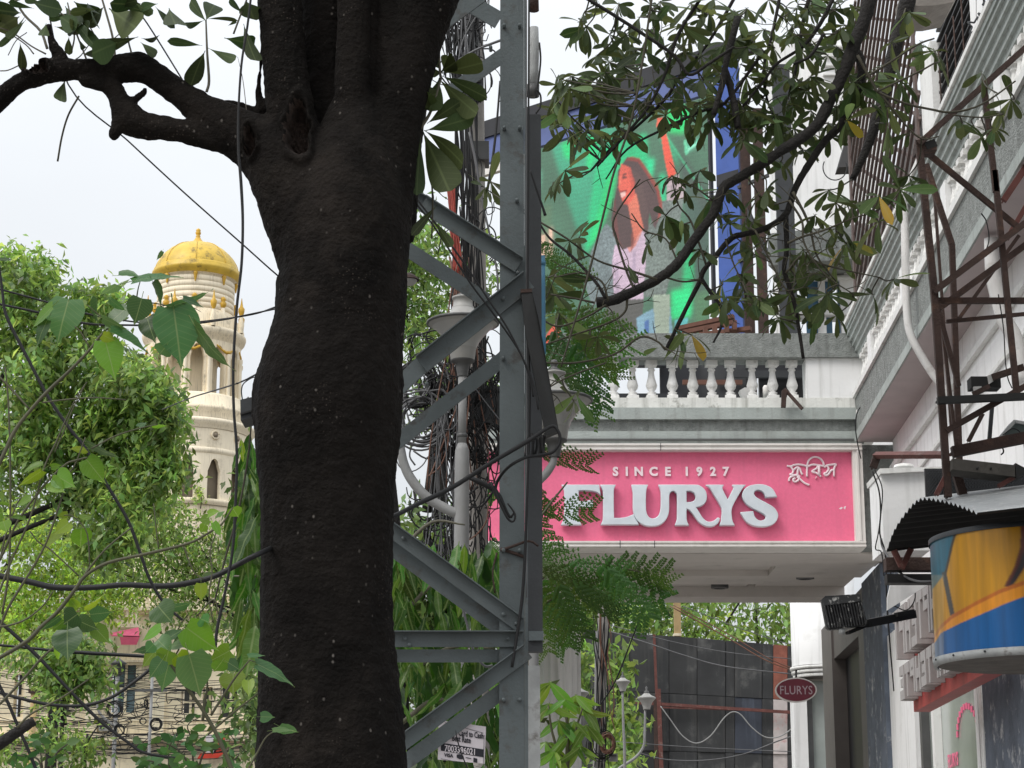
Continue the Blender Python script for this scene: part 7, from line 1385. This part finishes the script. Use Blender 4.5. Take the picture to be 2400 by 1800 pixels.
# ---- floodlight on its arm
FD = 14.0
fl = thing('floodlight', 'dark finned floodlight spattered white on a black arm', 'floodlight', tuple(P(1978, 1440, FD)))
b = MB(); b.prism([P(1926, 1404, FD), P(1934, 1397, FD), P(2014, 1392, FD), P(2020, 1412, FD), P(2032, 1458, FD), P(2028, 1466, FD), P(1945, 1476, FD), P(1938, 1470, FD)], (0, .07, 0)); b.build('housing', 'bird_splash', fl)
for k in range(14):
    f = k/13; xa, xb = 1932+86*f, 1944+84*f; b = MB(); b.bar(P(xa, 1420-8*f, FD-.02), P(xb, 1472-8*f, FD-.02), .006, .035, (0, -1, 0)); b.build('fin', 'bird_splash', fl)
b = MB(); b.prism([P(1928, 1402, FD-.03), P(2016, 1393, FD-.03), P(2018, 1409, FD-.03), P(1932, 1419, FD-.03)], (0, .028, 0)); b.build('driver_box', 'bird_splash', fl)
b = MB(); b.bar(P(2028, 1462, FD+.1), P(2140, 1440, FD+.5), .055, .055); b.bar(P(2100, 1441, FD+.3), P(2140, 1433, FD+.45), .03, .03); b.bar(P(1986, 1484, FD-.0), P(2040, 1462, FD+.12), .035, .02); b.build('arm', 'black_paint', fl)
b = MB(); c = P(1966, 1480, FD); b.tube([(c.x, c.y, c.z, .02), (c.x+.04, c.y, c.z-.002, .02)], 10, 1); b.build('knob', 'galv', fl)

# ================================================================ seen under the canopy
OD = 23.6
ov = thing('oval_sign', 'oval maroon sign reading FLURYS hung by the white bay', 'sign', tuple(P(1866, 1617, OD)))
def oval(rx, ry, off, dep, m, nm):
    b = MB(); b.prism([P(1866+rx*math.cos(a), 1617-ry*math.sin(a), OD+off) for a in np.linspace(0, 2*math.pi, 48, endpoint=False)], (0, dep, 0)); return b.build(nm, m, ov)
oval(48.5, 29, 0, .06, 'frame_cream', 'rim'); oval(45.5, 26, -.012, .011, 'oval_maroon', 'face')
c = P(1866, 1627, OD-.016); text_on('lettering', 'FLURYS', c, Vector((1, 0, 0)), Vector((0, 0, 1)), 28*S(1, OD), 'oval_text', ov, depth=.003, wx=.80, bold=.005, align='CENTER', space=1.05)
b = MB(); b.tpx([(1866, 1588, 5), (1866, 1570, 5)], OD+.03, 8, 1); b.build('hanger', 'lamp_dark', ov)
# rounded white bay
BY = 30.5
by = thing('rounded_bay', 'white rounded bay of the next building with ribbed lower edge', 'building', (Xat(1935, 1500, BY), BY, 0))
bxc, br = Xat(1935, 1500, BY), S(76, BY); bz0, bz1 = Zat(1560, BY), Zat(1300, BY)
b = MB(); b.lathe((bxc, BY+.2), [(br, bz0), (br, bz1), (.01, bz1)], 48); b.build('wall', 'wall_white', by)
for k in range(3): b = MB(); b.lathe((bxc, BY+.2), [(br-.02, bz0-.055-.06*k), (br+.03-.02*k, bz0-.05-.06*k), (br+.03-.02*k, bz0-.012-.06*k), (br-.02, bz0-.006-.06*k)], 48); b.build('moulding', 'plaster_white', by)
b = MB(); b.lathe((bxc, BY+.2), [(br-.04, bz0-.18), (.01, bz0-.17)], 48); b.build('underside', 'stone_brown', by)
b = MB(); b.box((Xat(1864, 1700, BY), BY+.1, 0), (Xat(1895, 1700, BY), BY+.5, bz0-.2)); b.build('pilaster', 'wall_white', by)
b = MB(); b.box((Xat(1895, 1700, BY)+.001, BY+.2, 0), (Xat(1910, 1700, BY), BY+.5, bz0-.2)); b.build('door_frame', 'lamp_dark', by); b = MB(); b.box((Xat(1910, 1700, BY)+.001, BY+.25, 0), (Xat(1960, 1700, BY), BY+.3, bz0-.2)); b.build('glass_panel', 'glass_pale', by)
# black hoarding with red posts
HD = 42.0
hd = thing('black_hoarding', 'tall black sheet-metal hoarding with red steel posts', 'hoarding', (Xat(1640, 1700, HD), HD, 0))
def hy(x): return np.interp(x, [1360, 1438, 1600, 1720, 1860, 1990], [1474, 1481, 1492, 1502, 1514, 1526])
xs = [1360, 1400, 1438, 1476, 1536, 1568, 1634, 1700, 1722, 1786, 1812, 1846, 1880, 1930, 1980]
for i in range(len(xs)-1):
    for j, (fa, fb_) in enumerate(((0, .33), (.33, .66), (.66, 1.0))):
        if xs[i] == 1812: m = 'brick_band' if j < 1 else 'hoard_poster'
        elif xs[i] == 1722 and j == 1: m = 'hoard_blue'
        else: m = 'hoard_sheet'
        xa, xb = xs[i]+.6, xs[i+1]-.6; ya, yb = hy(xa), hy(xb); o_ = random.uniform(0, .05); ga, gb2 = 1900, 1900
        q = [P(xa, ya+(ga-ya)*fa+.6, HD+o_), P(xb, yb+(gb2-yb)*fa+.6, HD+o_), P(xb, yb+(gb2-yb)*fb_-.6, HD+o_), P(xa, ya+(ga-ya)*fb_-.6, HD+o_)]
        b = MB(); b.prism([q[0], q[1], q[2], q[3]], (0, .04, 0)); b.build('sheet', m, hd)
b = MB(); b.prism([P(1362, 1476, HD+.12), P(1978, 1527, HD+.12), P(1978, 1900, HD+.12), P(1362, 1900, HD+.12)], (0, .03, 0)); b.build('backing', 'hoard_sheet', hd)
def hbar(x0, y0, x1, y1, w_, nm='post', m='rust_red'): b = MB(); b.bar(P(x0, y0, HD-.15), P(x1, y1, HD-.15), S(w_, HD), S(w_, HD), (0, -1, 0)); b.build(nm, m, hd)
hbar(1533, 1487, 1540, 1660, 6); hbar(1543, 1615, 1553, 1900, 10); hbar(1536, 1640, 1540, 1900, 9, m='rust'); hbar(1480, 1646, 1860, 1670, 7, 'rail'); hbar(1553, 1658, 1870, 1668, 4, 'rail')
wire('white_hose', 'pale hose draped in a wave across the black hoarding', [(1548, 1655, 3), (1570, 1685, 3), (1600, 1725, 3), (1632, 1742, 3), (1665, 1725, 3), (1695, 1685, 3), (1716, 1669, 3), (1736, 1675, 3), (1762, 1705, 3), (1795, 1728, 3), (1830, 1725, 3), (1866, 1700, 3)], HD-.4, 'pole_paint', 6)
wire('street_cable', 'faint lower cable sagging across the black hoarding', [(1450, 1750, 3), (1500, 1765, 3), (1560, 1780, 3), (1650, 1782, 3), (1740, 1768, 3), (1820, 1738, 3), (1865, 1722, 3)], HD-.5, 'cable_grey', 5)
for lab, pts in (('pinkish pair of cables slanting from the canopy over the hoarding', [(1570, 1420, 3), (1700, 1492, 3), (1790, 1545, 3), (1860, 1572, 3)]), ('upper cable of the pair slanting from the canopy', [(1578, 1418, 2.5), (1710, 1488, 2.5), (1800, 1542, 2.5), (1862, 1568, 2.5)]), ('grey cable from the concrete pole across the hoarding', [(1430, 1480, 3.5), (1520, 1508, 3.5), (1600, 1535, 3.5), (1700, 1562, 3.5), (1860, 1580, 3)]), ('pale cable high behind the hoarding top', [(1600, 1420, 2), (1700, 1460, 2), (1800, 1495, 2), (1870, 1515, 2)]), ('thin upper cable from pole to white bay', [(1430, 1465, 2), (1560, 1500, 2), (1700, 1528, 2), (1860, 1545, 2)]), ('straight low wire across the hoarding', [(1440, 1738, 2), (1640, 1752, 2), (1865, 1762, 2)])):
    wire('street_cable', lab, pts, 34, 'cable_copper' if 'pinkish' in lab or 'pair' in lab else 'cable_grey', 5)
wire('drop_cable', 'black cable slanting from the canopy down to the concrete pole', [(1510, 1420, 4), (1480, 1500, 4), (1445, 1590, 4), (1415, 1640, 4), (1390, 1670, 4)], 28, 'cable', 5)
tp = thing('tan_pillar', 'short tan pillar rising above the black hoarding', 'post', tuple(P(1588, 1490, HD+2))); b = MB(); boxpx(b, 1581, 1405, 1595, 1500, HD+2, .12); b.build('shaft', 'tan_post', tp); b = MB(); boxpx(b, 1579, 1484, 1597, 1490, HD+1.97, .17); b.build('band', 'stone_cream', tp)
# concrete pole with wires, and two small lamps
PD = 30.0
cp = thing('concrete_pole', 'rough concrete pole hung with wires left of the hoarding', 'utility pole', (Xat(1410, 1700, PD), PD, 0))
b = MB(); b.tpx([(1404, 2070, 34), (1404, 1800, 30), (1408, 1600, 27), (1414, 1430, 26), (1416, 1300, 25)], PD, 12, 3); b.build('shaft', 'concrete', cp)
b = MB(); b.tpx([(1392, 2060, 9), (1397, 1700, 9), (1398, 1480, 8)], PD-.15, 8, 3); b.build('conduit', 'pole_paint', cp)
def strands2(label, n, m, f, d): 
    b = MB()
    for i in range(n): b.tpx([(*p, random.uniform(2.5, 4)) for p in f(i)], d+random.uniform(-.2, .1), 4, 3)
    tag(b.build('cable_bundle', m, None, origin=P(1410, 1600, d)), label, 'cables', kind='stuff')
strands2('dark wires running down the concrete pole', 9, 'cable', fall(1385, 1435, 1425, 1800, 1385, 1430, 5), PD-.25); strands2('brown wires twisted round the concrete pole', 3, 'cable_copper', fall(1400, 1432, 1440, 1700, 1410, 1440, 6), PD-.3)
coil('cable_coil', 'orange-brown tangle of cable low on the concrete pole', 1424, 1742, 22, PD-.5, 10, 'cable_copper', .7)
coil('cable_coil', 'black cable coil behind the orange tangle', 1410, 1745, 34, PD-.35, 7, 'cable', .9)
mb_ = thing('meter_box', 'small grey box below the orange cable tangle', 'junction box', tuple(P(1438, 1775, PD-.3))); b = MB(); boxpx(b, 1428, 1766, 1448, 1784, PD-.3, .12); b.build('case', 'pole_paint', mb_); b = MB(); boxpx(b, 1431, 1769, 1445, 1773, PD-.31, .009); b.build('lid', 'lamp_dark', mb_)
def small_lamp(label, ax, y, d, k, arm):
    X = Xat(ax, y, d); t = thing('small_street_lamp', label, 'street lamp', (X, d, 0)); s = S(1, d)*k
    def z(dy): return Zat(y, d)-dy*s
    b = MB(); b.lathe((X, d), [(.3*s, z(0)), (3*s, z(3)), (2*s, z(9)), (6*s, z(13)), (6*s, z(17))], 14); b.build('cap', 'lamp_dark', t)
    b = MB(); b.lathe((X, d), [(6*s, z(17)), (12*s, z(22)), (21*s, z(26)), (22*s, z(28)), (18*s, z(32))], 20); b.build('shade', 'lamp_white', t)
    b = MB(); b.lathe((X, d), [(20*s, z(29)), (13*s, z(38)), (9*s, z(48)), (8*s, z(54))], 20); b.build('diffuser', 'lamp_glass', t)
    b = MB(); b.tpx(arm, d, 8, 4); b.build('pole', 'pole_paint', t)
small_lamp('small white street lamp nearer the concrete pole', 1459, 1574, 31, .85, [(1459, 1618, 5), (1461, 1700, 6), (1464, 1780, 7), (1464, 2060, 8)])
small_lamp('small white street lamp on a bent pole before the hoarding', 1515, 1608, 31.5, 1.0, [(1512, 1660, 5), (1511, 1720, 6), (1508, 1750, 6), (1490, 1775, 7), (1460, 1795, 7), (1440, 1810, 7)])
small_lamp('half-hidden lamp hood behind the white fluted column', 1352, 1588, 29, 1.3, [(1352, 1650, 6), (1352, 1800, 7), (1352, 2060, 8)])
tree('roadside_tree', 'dense tree behind the black hoarding under the canopy', (1640, 30, 1640, 1520), [[(1640, 1600, 16), (1620, 1500, 10), (1560, 1430, 6)], [(1780, 1600, 12), (1775, 1490, 8), (1770, 1410, 5)], [(1640, 1560, 10), (1690, 1480, 7), (1740, 1400, 4)]],
     [(1500, 1440, 110, 50, 62, 2, 900), (1600, 1420, 80, 55, 62, 2, 500), (1700, 1430, 90, 55, 63, 2, 420), (1830, 1450, 100, 60, 62, 2, 650), (1640, 1490, 220, 22, 61, 1.5, 700), (1920, 1440, 60, 90, 62, 1.5, 600), (1400, 1440, 60, 90, 60, 1.5, 700)], .26, 'crown_fine', 62, spread=2.6)
tree('slim_tree', 'narrow ivy-clad tree beside the small lamps', (1450, 14, 1450, 1560), [[(1450, 1800, 10), (1460, 1700, 8), (1470, 1600, 5)]], [(1450, 1560, 14, 110, 36, .4, 260), (1460, 1720, 26, 90, 35, .5, 500), (1360, 1540, 20, 90, 40, .6, 350), (1440, 1790, 40, 30, 34, .5, 200)], .2, 'crown_fine', 36, spread=1.6)

# ================================================================ mango-like sapling with long shiny leaves
GD = 19.0
ML = [leaf_mesh('leaf', .25, 'mango_leaf', .45, seg=8, fold=.25, droop=dr, wave=.008, petiole=.06) for dr in (.15, .35)]
mg = thing('long_leaf_sapling', 'bright green sapling with long glossy leaves by the fluted column', 'sapling', (Xat(1325, 1790, GD), GD, 0))
for pts in ([(1325, 2080, 14), (1328, 1850, 12), (1330, 1720, 9), (1325, 1640, 5)], [(1328, 1800, 8), (1350, 1710, 6), (1365, 1660, 4)], [(1328, 1820, 8), (1295, 1720, 6), (1285, 1650, 4)], [(1328, 1780, 7), (1300, 1760, 5), (1280, 1740, 3)]):
    b = MB(); b.tpx(pts, GD, 6, 4); b.build('stem', 'green_stem', mg)
for cx, cy in ((1325, 1640), (1365, 1660), (1285, 1650), (1280, 1740), (1345, 1690), (1310, 1690), (1375, 1700), (1330, 1730), (1290, 1600), (1350, 1630), (1300, 1760), (1360, 1750)):
    for k in range(random.randint(6, 9)):
        a = random.uniform(-.2, 1.2)*math.pi; l_ = random.uniform(48, 88); dd = GD+random.uniform(-.25, .25)
        put('leaf', random.choice(ML), leaf_matrix(P(cx, cy, dd), P(cx+l_*math.cos(a)*.75, cy+l_*(.35+.55*random.random()), dd+random.uniform(-.15, .15)), random.uniform(-.8, .8), random.uniform(.8, 1.2)), mg)

# ================================================================ feathery fronds before the sign
def frond_mesh(name, npin=11, nl=13):
    V = []; F = []
    def quad(p, d_, s_, l_, w_): 
        b_ = len(V); V.extend([p, p+d_*l_*.5+s_*w_*.5, p+d_*l_, p+d_*l_*.5-s_*w_*.5]); F.append((b_, b_+1, b_+2, b_+3))
    for i in range(npin):
        t = .12+.86*i/(npin-1); base = Vector((0, t, -.30*t*t)); ln = (.34*math.sin(math.pi*min(1, .28+.62*(1-t)))+.05)*random.uniform(.8, 1.15)
        for sgn in (-1, 1):
            d_ = Vector((sgn*.78, .62, -.35+random.uniform(-.15, .15))).normalized(); 
            b_ = len(V); e = base+d_*ln+Vector((0, 0, -.30*ln)); s3 = Vector((0, 0, 1)).cross(d_).normalized()*.012; V.extend([base-s3, base+s3, e+s3*.2, e-s3*.2]); F.append((b_, b_+1, b_+2, b_+3))
            for k in range(nl):
                u = (k+.4)/nl; p = base+d_*ln*u+Vector((0, 0, -.30*u*u*ln)); side = Vector((0, 0, 1)).cross(d_).normalized()
                for s2 in (-1, 1): dl = (d_*.9+side*s2*.8+Vector((0, 0, random.uniform(-.25, .1)))).normalized(); quad(p, dl, dl.cross(Vector((0, 0, 1))).normalized(), .085*(1-.40*u)*random.uniform(.8, 1.2), .044)
            pass
    for q in range(6):
        ta, tb2 = q/6, (q+1)/6; b_ = len(V); r = .006*(1-.8*ta); V.extend([Vector((-r, ta, -.3*ta*ta)), Vector((r, ta, -.3*ta*ta)), Vector((r, tb2, -.3*tb2*tb2)), Vector((-r, tb2, -.3*tb2*tb2))]); F.append((b_, b_+1, b_+2, b_+3))
    me = bpy.data.meshes.new(name); me.from_pydata([tuple(v) for v in V], [], F); me.materials.append(MATS['fern_leaf']); me.update(); return me
FR = [frond_mesh('frond', 8, 7), frond_mesh('frond', 7, 7), frond_mesh('frond', 9, 7), frond_mesh('frond', 8, 6)]
ED = 15.5
ft = thing('feathery_frond_tree', 'young tree with feathery fronds hanging over the pink sign', 'tree', (Xat(1240, 1700, ED), ED, 0))
b = MB(); b.tpx([(1235, 2080, 26), (1238, 1600, 22), (1240, 1200, 16), (1255, 900, 10), (1270, 700, 6)], ED+.2, 10, 4); b.build('trunk', 'grey_stem', ft)
for pts in ([(1240, 1250, 8), (1290, 1180, 6), (1330, 1130, 4)], [(1240, 1380, 9), (1310, 1330, 7), (1400, 1320, 5), (1500, 1340, 3)], [(1238, 1450, 8), (1300, 1400, 6), (1360, 1400, 4)], [(1255, 900, 6), (1320, 800, 5), (1390, 740, 3)], [(1265, 760, 5), (1300, 700, 4), (1340, 690, 3)]):
    b = MB(); b.tpx(pts, ED+.1, 6, 4); b.build('branch', 'green_stem', ft)
FRO = [(1240,1050,1355,1110),(1235,1110,1310,1195),(1240,1190,1375,1222),(1235,1190,1310,1285),(1225,1240,1300,1330),
       (1260,1330,1370,1390),(1270,1350,1420,1400),(1400,1320,1570,1345),(1400,1340,1500,1430),(1380,1330,1545,1395),(1410,1325,1530,1420),(1260,1350,1330,1470),(1300,1360,1380,1480),(1330,1350,1460,1390),(1240,1380,1310,1500),(1320,1330,1440,1350),(1300,1350,1400,1440),(1260,1370,1340,1480),(1280,1400,1350,1490),(1250,1420,1300,1520),(1340,1370,1430,1450),(1240,1310,1330,1340),(1350,1370,1450,1420),(1225,1300,1280,1400),(1450,1325,1550,1385),(1235,1340,1275,1450),(1320,1420,1350,1510),
       (1290,690,1380,760),(1270,700,1350,800),(1300,720,1420,790),(1330,740,1430,850),(1290,760,1380,880),(1270,780,1340,880),(1350,720,1440,770),(1260,640,1330,690),(1270,600,1340,650),(1300,800,1420,900),(1340,790,1430,930),(1270,840,1330,920),(1320,850,1400,950),(1265,560,1320,640),(1310,760,1440,830),(1350,780,1420,900),(1290,830,1380,920),(1160,1250,1130,1330),(1165,1140,1100,1230),(1170,1300,1110,1380)]
for x0, y0, x1, y1 in FRO:
    dd = ED+random.uniform(-.5, .5)
    for rep in range(1):
        j = rep*18; put('frond', random.choice(FR), leaf_matrix(P(x0+random.uniform(-j, j), y0+random.uniform(-j, j), dd+rep*.3), P(x1+random.uniform(-j, j)*1.5, y1+random.uniform(-j, j)*1.5, dd+rep*.3+random.uniform(-.2, .2)), random.uniform(-.9, .9), random.uniform(.8, 1.15)), ft)

# ================================================================ the big whorled-leaf tree hanging in from the upper right
RD = 11.0
WL = [leaf_mesh('leaf', .29, 'whorl_leaf', prof=OBO, seg=9, fold=f, droop=dr, petiole=.09, curl=c) for f, dr, c in ((.12, .10, 0), (.25, .28, .04), (.15, .4, -.05), (.3, .18, .02))]
rt = thing('whorled_leaf_tree', 'dark-branched tree with whorls of oblong leaves hanging in from upper right', 'tree', (Xat(2080, 100, RD), RD, 0))
LIMBS = [([(2052, -60, 40), (2039, 0, 36), (2025, 49, 35), (1995, 122, 34), (1974, 176, 32), (1946, 233, 30), (1919, 287, 29), (1876, 325, 27), (1833, 352, 26), (1780, 388, 25), (1735, 415, 25), (1696, 441, 25), (1672, 500, 24), (1634, 552, 24), (1588, 617, 24), (1547, 650, 24), (1493, 679, 24), (1436, 704, 26), (1398, 709, 28)], RD),
  ([(1998, 110, 28), (2016, 140, 24), (2020, 175, 23), (2010, 220, 22), (1992, 258, 21), (1965, 300, 20), (1930, 335, 19), (1890, 395, 18), (1862, 445, 17), (1843, 500, 16), (1800, 532, 15), (1750, 548, 14), (1715, 558, 14), (1675, 603, 13), (1648, 636, 13), (1640, 660, 12), (1607, 725, 11), (1561, 820, 9)], RD+.15),
  ([(1841, 505, 15), (1844, 582, 12), (1838, 632, 12), (1853, 681, 11), (1866, 731, 10), (1883, 840, 8)], RD+.15), ([(1645, 655, 10), (1668, 690, 9), (1690, 720, 8), (1690, 765, 7), (1672, 803, 5)], RD+.1),
  ([(2140, -60, 42), (2118, 40, 40), (2098, 110, 36), (2078, 200, 32), (2052, 290, 28), (2026, 360, 22), (1998, 420, 16)], RD+1.2),  # limb added to fill the dark gap beside the grille
  ([(1365, -10, 9), (1430, 30, 9), (1500, 75, 9), (1580, 130, 9), (1615, 175, 8), (1660, 150, 8), (1720, 110, 7)], RD-.2), ([(1660, -30, 11), (1640, 0, 10), (1590, 80, 10), (1560, 170, 9), (1520, 250, 9), (1480, 300, 8), (1440, 345, 8), (1400, 390, 6)], RD-.1), ([(1730, -20, 10), (1660, 100, 9), (1600, 170, 9), (1560, 230, 9), (1500, 290, 8), (1430, 350, 8), (1385, 400, 6)], RD+.3), ([(1790, 120, 9), (1700, 240, 9), (1640, 262, 8), (1560, 300, 7), (1470, 350, 6), (1420, 420, 4)], RD), 
  ([(1730, 40, 18), (1705, 130, 17), (1692, 200, 15), (1672, 268, 13)], RD-.15), ([(1700, 165, 18), (1718, 230, 18), (1730, 300, 17)], RD-.1), ([(1530, -20, 6), (1505, 150, 6), (1480, 280, 6), (1440, 400, 6), (1415, 500, 6), (1380, 640, 6), (1345, 760, 5), (1315, 860, 4)], RD-.3),
  ([(2010, 130, 8), (2048, 200, 7), (2062, 218, 7), (2120, 242, 6), (2180, 256, 6), (2232, 263, 6), (2300, 245, 5), (2380, 190, 4)], RD-.2), ([(2030, 180, 7), (2080, 150, 6), (2150, 105, 5), (2190, 90, 4)], RD-.2), ([(2062, 218, 6), (2120, 290, 5), (2160, 325, 4), (2200, 320, 3)], RD-.15), ([(2055, 215, 5), (2150, 170, 5), (2190, 148, 4)], RD-.25), ([(2232, 270, 4), (2300, 275, 4), (2350, 268, 3)], RD-.2),
  ([(1960, -20, 12), (1920, 60, 11), (1880, 110, 9), (1820, 150, 8), (1790, 190, 7), (1740, 250, 6)], RD), ([(1900, -20, 10), (1880, 60, 9), (1870, 140, 8), (1850, 220, 7)], RD+.2), ([(1830, -20, 9), (1810, 80, 8), (1790, 160, 7), (1800, 240, 6), (1830, 300, 5)], RD+.25), ([(1930, 80, 9), (1900, 130, 9), (1860, 150, 8)], RD-.1),
  ([(1858, 450, 8), (1885, 500, 7), (1900, 540, 6), (1915, 600, 5), (1960, 660, 4)], RD), ([(1850, 470, 6), (1880, 520, 6), (1885, 570, 5), (1930, 640, 4), (2000, 690, 3)], RD-.1), ([(1846, 570, 7), (1880, 555, 6), (1930, 540, 5), (1990, 515, 4), (2040, 500, 3)], RD-.1), ([(1842, 640, 7), (1880, 600, 6), (1930, 620, 5), (1990, 635, 4), (2060, 650, 3)], RD), ([(1770, 540, 5), (1800, 600, 5), (1830, 660, 4), (1860, 700, 3)], RD),
  ([(1490, 683, 8), (1470, 640, 6), (1445, 560, 6), (1440, 510, 5), (1500, 420, 4)], RD), ([(1540, 655, 7), (1480, 635, 6), (1400, 610, 5), (1330, 560, 5), (1265, 520, 5)], RD-.1), ([(1420, 700, 9), (1395, 660, 8), (1340, 600, 7), (1290, 560, 6), (1262, 520, 5)], RD-.2), ([(1425, 705, 7), (1410, 660, 5), (1360, 640, 4), (1300, 650, 3)], RD-.2), ([(1470, 700, 7), (1465, 730, 6), (1430, 755, 6), (1330, 790, 5), (1240, 820, 4)], RD), ([(1560, 820, 6), (1540, 800, 5), (1500, 790, 6), (1440, 830, 5), (1350, 850, 5), (1270, 850, 4)], RD-.1), ([(1420, 715, 6), (1380, 740, 5), (1310, 765, 5), (1265, 745, 4)], RD-.1), ([(1270, 920, 4), (1300, 900, 4), (1340, 880, 4), (1420, 850, 4)], RD-.3), ([(1640, 655, 6), (1600, 660, 5), (1560, 650, 5)], RD), ([(1655, 620, 6), (1620, 520, 5), (1590, 480, 4), (1575, 420, 3)], RD), ([(1590, 617, 5), (1560, 560, 4), (1510, 540, 4), (1480, 500, 3)], RD), ([(1672, 470, 5), (1630, 440, 4), (1600, 430, 3)], RD), ([(1700, 560, 5), (1720, 620, 4), (1740, 660, 3)], RD), ([(1395, 710, 6), (1350, 700, 5), (1290, 690, 4)], RD)]
segs = []
for i, (pts, d) in enumerate(LIMBS):
    b = MB(); b.tpx(pts, d, 10 if pts[0][2] > 12 else 6, 5, wob=.10 if pts[0][2] > 12 else .05); b.build('limb' if pts[0][2] > 15 else 'branch', 'limb_bark' if pts[0][2] > 8 else 'twig', rt)
    for p in catmull([(*q, d) for q in pts], 4): segs.append(p)
segs = np.array(segs)
WH = [(1370,30),(1500,40),(1560,20),(1600,60),(1660,30),(1710,50),(1750,20),(1790,70),(1850,30),(1900,60),(1950,20),(1480,100),(1400,130),(1340,180),(1380,200),(1420,170),(1470,170),(1510,120),(1300,230),(1320,262),(1370,270),(1420,265),(1490,230),(1560,170),(1600,200),(1640,240),(1590,240),(1700,170),(1720,230),(1750,180),(1760,270),(1790,230),(1830,160),(1850,220),(1880,120),(1900,260),(1860,300),(1940,130),(1980,60),(1980,180),(1960,250),
      (1310,430),(1325,400),(1360,552),(1335,565),(1575,412),(1600,442),(1640,400),(1560,505),(1600,525),(1520,565),(1640,585),(1665,470),(1700,445),(1690,505),(1735,565),(1765,520),(1740,645),(1765,705),(1805,685),(1822,640),(1872,640),(1882,585),(1935,640),(1960,612),(1960,475),(1910,505),(2000,480),(1850,690),(1900,735),(1940,690),(1960,740),(1800,560),(1300,690),(1285,650),(1310,735),(1400,790),(1590,800),(1620,785),(1640,300),(1740,330),(1785,365),(1830,380),(1560,270),(1440,215),(1365,225),(1810,110),(1870,10),(1620,10),(1450,10),(1290,270),(1330,300),(1900,180),(1820,270),(1700,100),(1660,200),(1530,210),
      (2060,170),(2090,100),(2130,30),(2190,120),(2080,250),(2160,100),(2110,190),(2040,240),(2300,170),(2345,262),(2370,232),(2282,295),(2300,320),(2330,300),(2130,312),(2080,290),(2110,445),(2130,412),(2060,460),(2095,655),(2045,690),(2060,520),(2250,280),(1790,460),(1880,350),(1345,940)]
for _ in range(40): WH.append((random.uniform(1300, 2000), random.uniform(-10, 300)))
for _ in range(52): WH.append((random.uniform(1640, 2010), random.uniform(-10, 330)))
for _ in range(14): WH.append((random.uniform(1290, 1460), random.uniform(130, 330)))
for _ in range(24): WH.append((random.uniform(1690, 1990), random.uniform(420, 760)))
WH += [(1135, 440), (1150, 425)]
items = []; tw_ = MB()
for wx_, wy_ in WH:
    dd = RD+random.uniform(-.12, .75); q = segs[np.argmin((segs[:, 0]-wx_)**2+(segs[:, 1]-wy_)**2)]
    if math.hypot(q[0]-wx_, q[1]-wy_) > 4:
        mx_, my_ = (q[0]+wx_)/2+random.uniform(-14, 14), (q[1]+wy_)/2+random.uniform(-6, 14); tw_.tpx([(q[0], q[1], 4.5, q[3]), (mx_, my_, 4, (q[3]+dd)/2), (wx_, wy_, 3.2, dd)], RD, 5, 4)
    dense = wy_ < 330 and wx_ < 2000
    n = random.randint(4, 8) if not dense else random.randint(5, 9); ph = random.uniform(0, 6.28); tilt = random.uniform(.35, .9); L0 = random.uniform(55, 84)*(1.12 if wx_ > 1980 else 1)
    tiltdir = random.uniform(0, 6.28); c0 = P(wx_, wy_, dd); up_ = Vector((random.uniform(-.7, .7), random.uniform(-.9, .4), random.uniform(0, 1.0))).normalized()
    for k in range(n):
        a = ph+2*math.pi*k/n+random.uniform(-.3, .3); e1 = up_.orthogonal().normalized(); e2 = up_.cross(e1)
        d_ = (e1*math.cos(a)+e2*math.sin(a)+up_*random.uniform(-.15, .35)+Vector((0, 0, -random.uniform(.25, .95)))).normalized(); l_ = S(L0*random.uniform(.55, 1.15), dd)
        items.append((l_, leaf_matrix(c0, c0+d_*l_, random.uniform(-.7, .7), random.uniform(.75, 1.15), up_+Vector((0, 0, .15)))))
for k in range(150):     # bare forked twigs
    q = segs[random.randrange(len(segs))]
    if q[2] > 14 or q[0] > 2020: continue
    a = random.uniform(0, 6.28); l1, l2 = random.uniform(25, 70), random.uniform(15, 40); x1, y1 = q[0]+l1*math.cos(a), q[1]+l1*math.sin(a)*.8; a2 = a+random.uniform(-.9, .9); dd = q[3]+random.uniform(-.2, .2)
    tw_.tpx([(q[0], q[1], 3, q[3]), (x1, y1, 2.4, dd), (x1+l2*math.cos(a2), y1+l2*math.sin(a2), 1.6, dd)], RD, 4, 3); tw_.tpx([(x1, y1, 2.2, dd), (x1+l2*math.cos(a2+1.2), y1+l2*math.sin(a2+1.2), 1.5, dd)], RD, 4, 1)
o = tw_.build('twig_mass', 'twig', rt); o['kind'] = 'stuff'
# explicit leaves that stand alone in the photograph
for x0, y0, x1, y1 in ((1347, 925, 1302, 968), (1352, 928, 1383, 985), (1320, 905, 1300, 880), (1598, 560, 1595, 520), (1470, 620, 1492, 662), (1400, 655, 1320, 655), (1558, 840, 1600, 780), (1595, 790, 1605, 825), (1540, 815, 1510, 828)): items.append((9, leaf_matrix(P(x0, y0, RD-.1), P(x1, y1, RD-.15), random.uniform(-.4, .4), 1.0)))
items.sort(key=lambda q: -q[0])
for l_, M_ in items[:300]: put('leaf', random.choice(WL), M_, rt)
if len(items) > 300: o = merge_instances('leaf_mass', [(random.choice(WL), M_) for l_, M_ in items[300:]], ['whorl_leaf'], rt); o['kind'] = 'stuff'
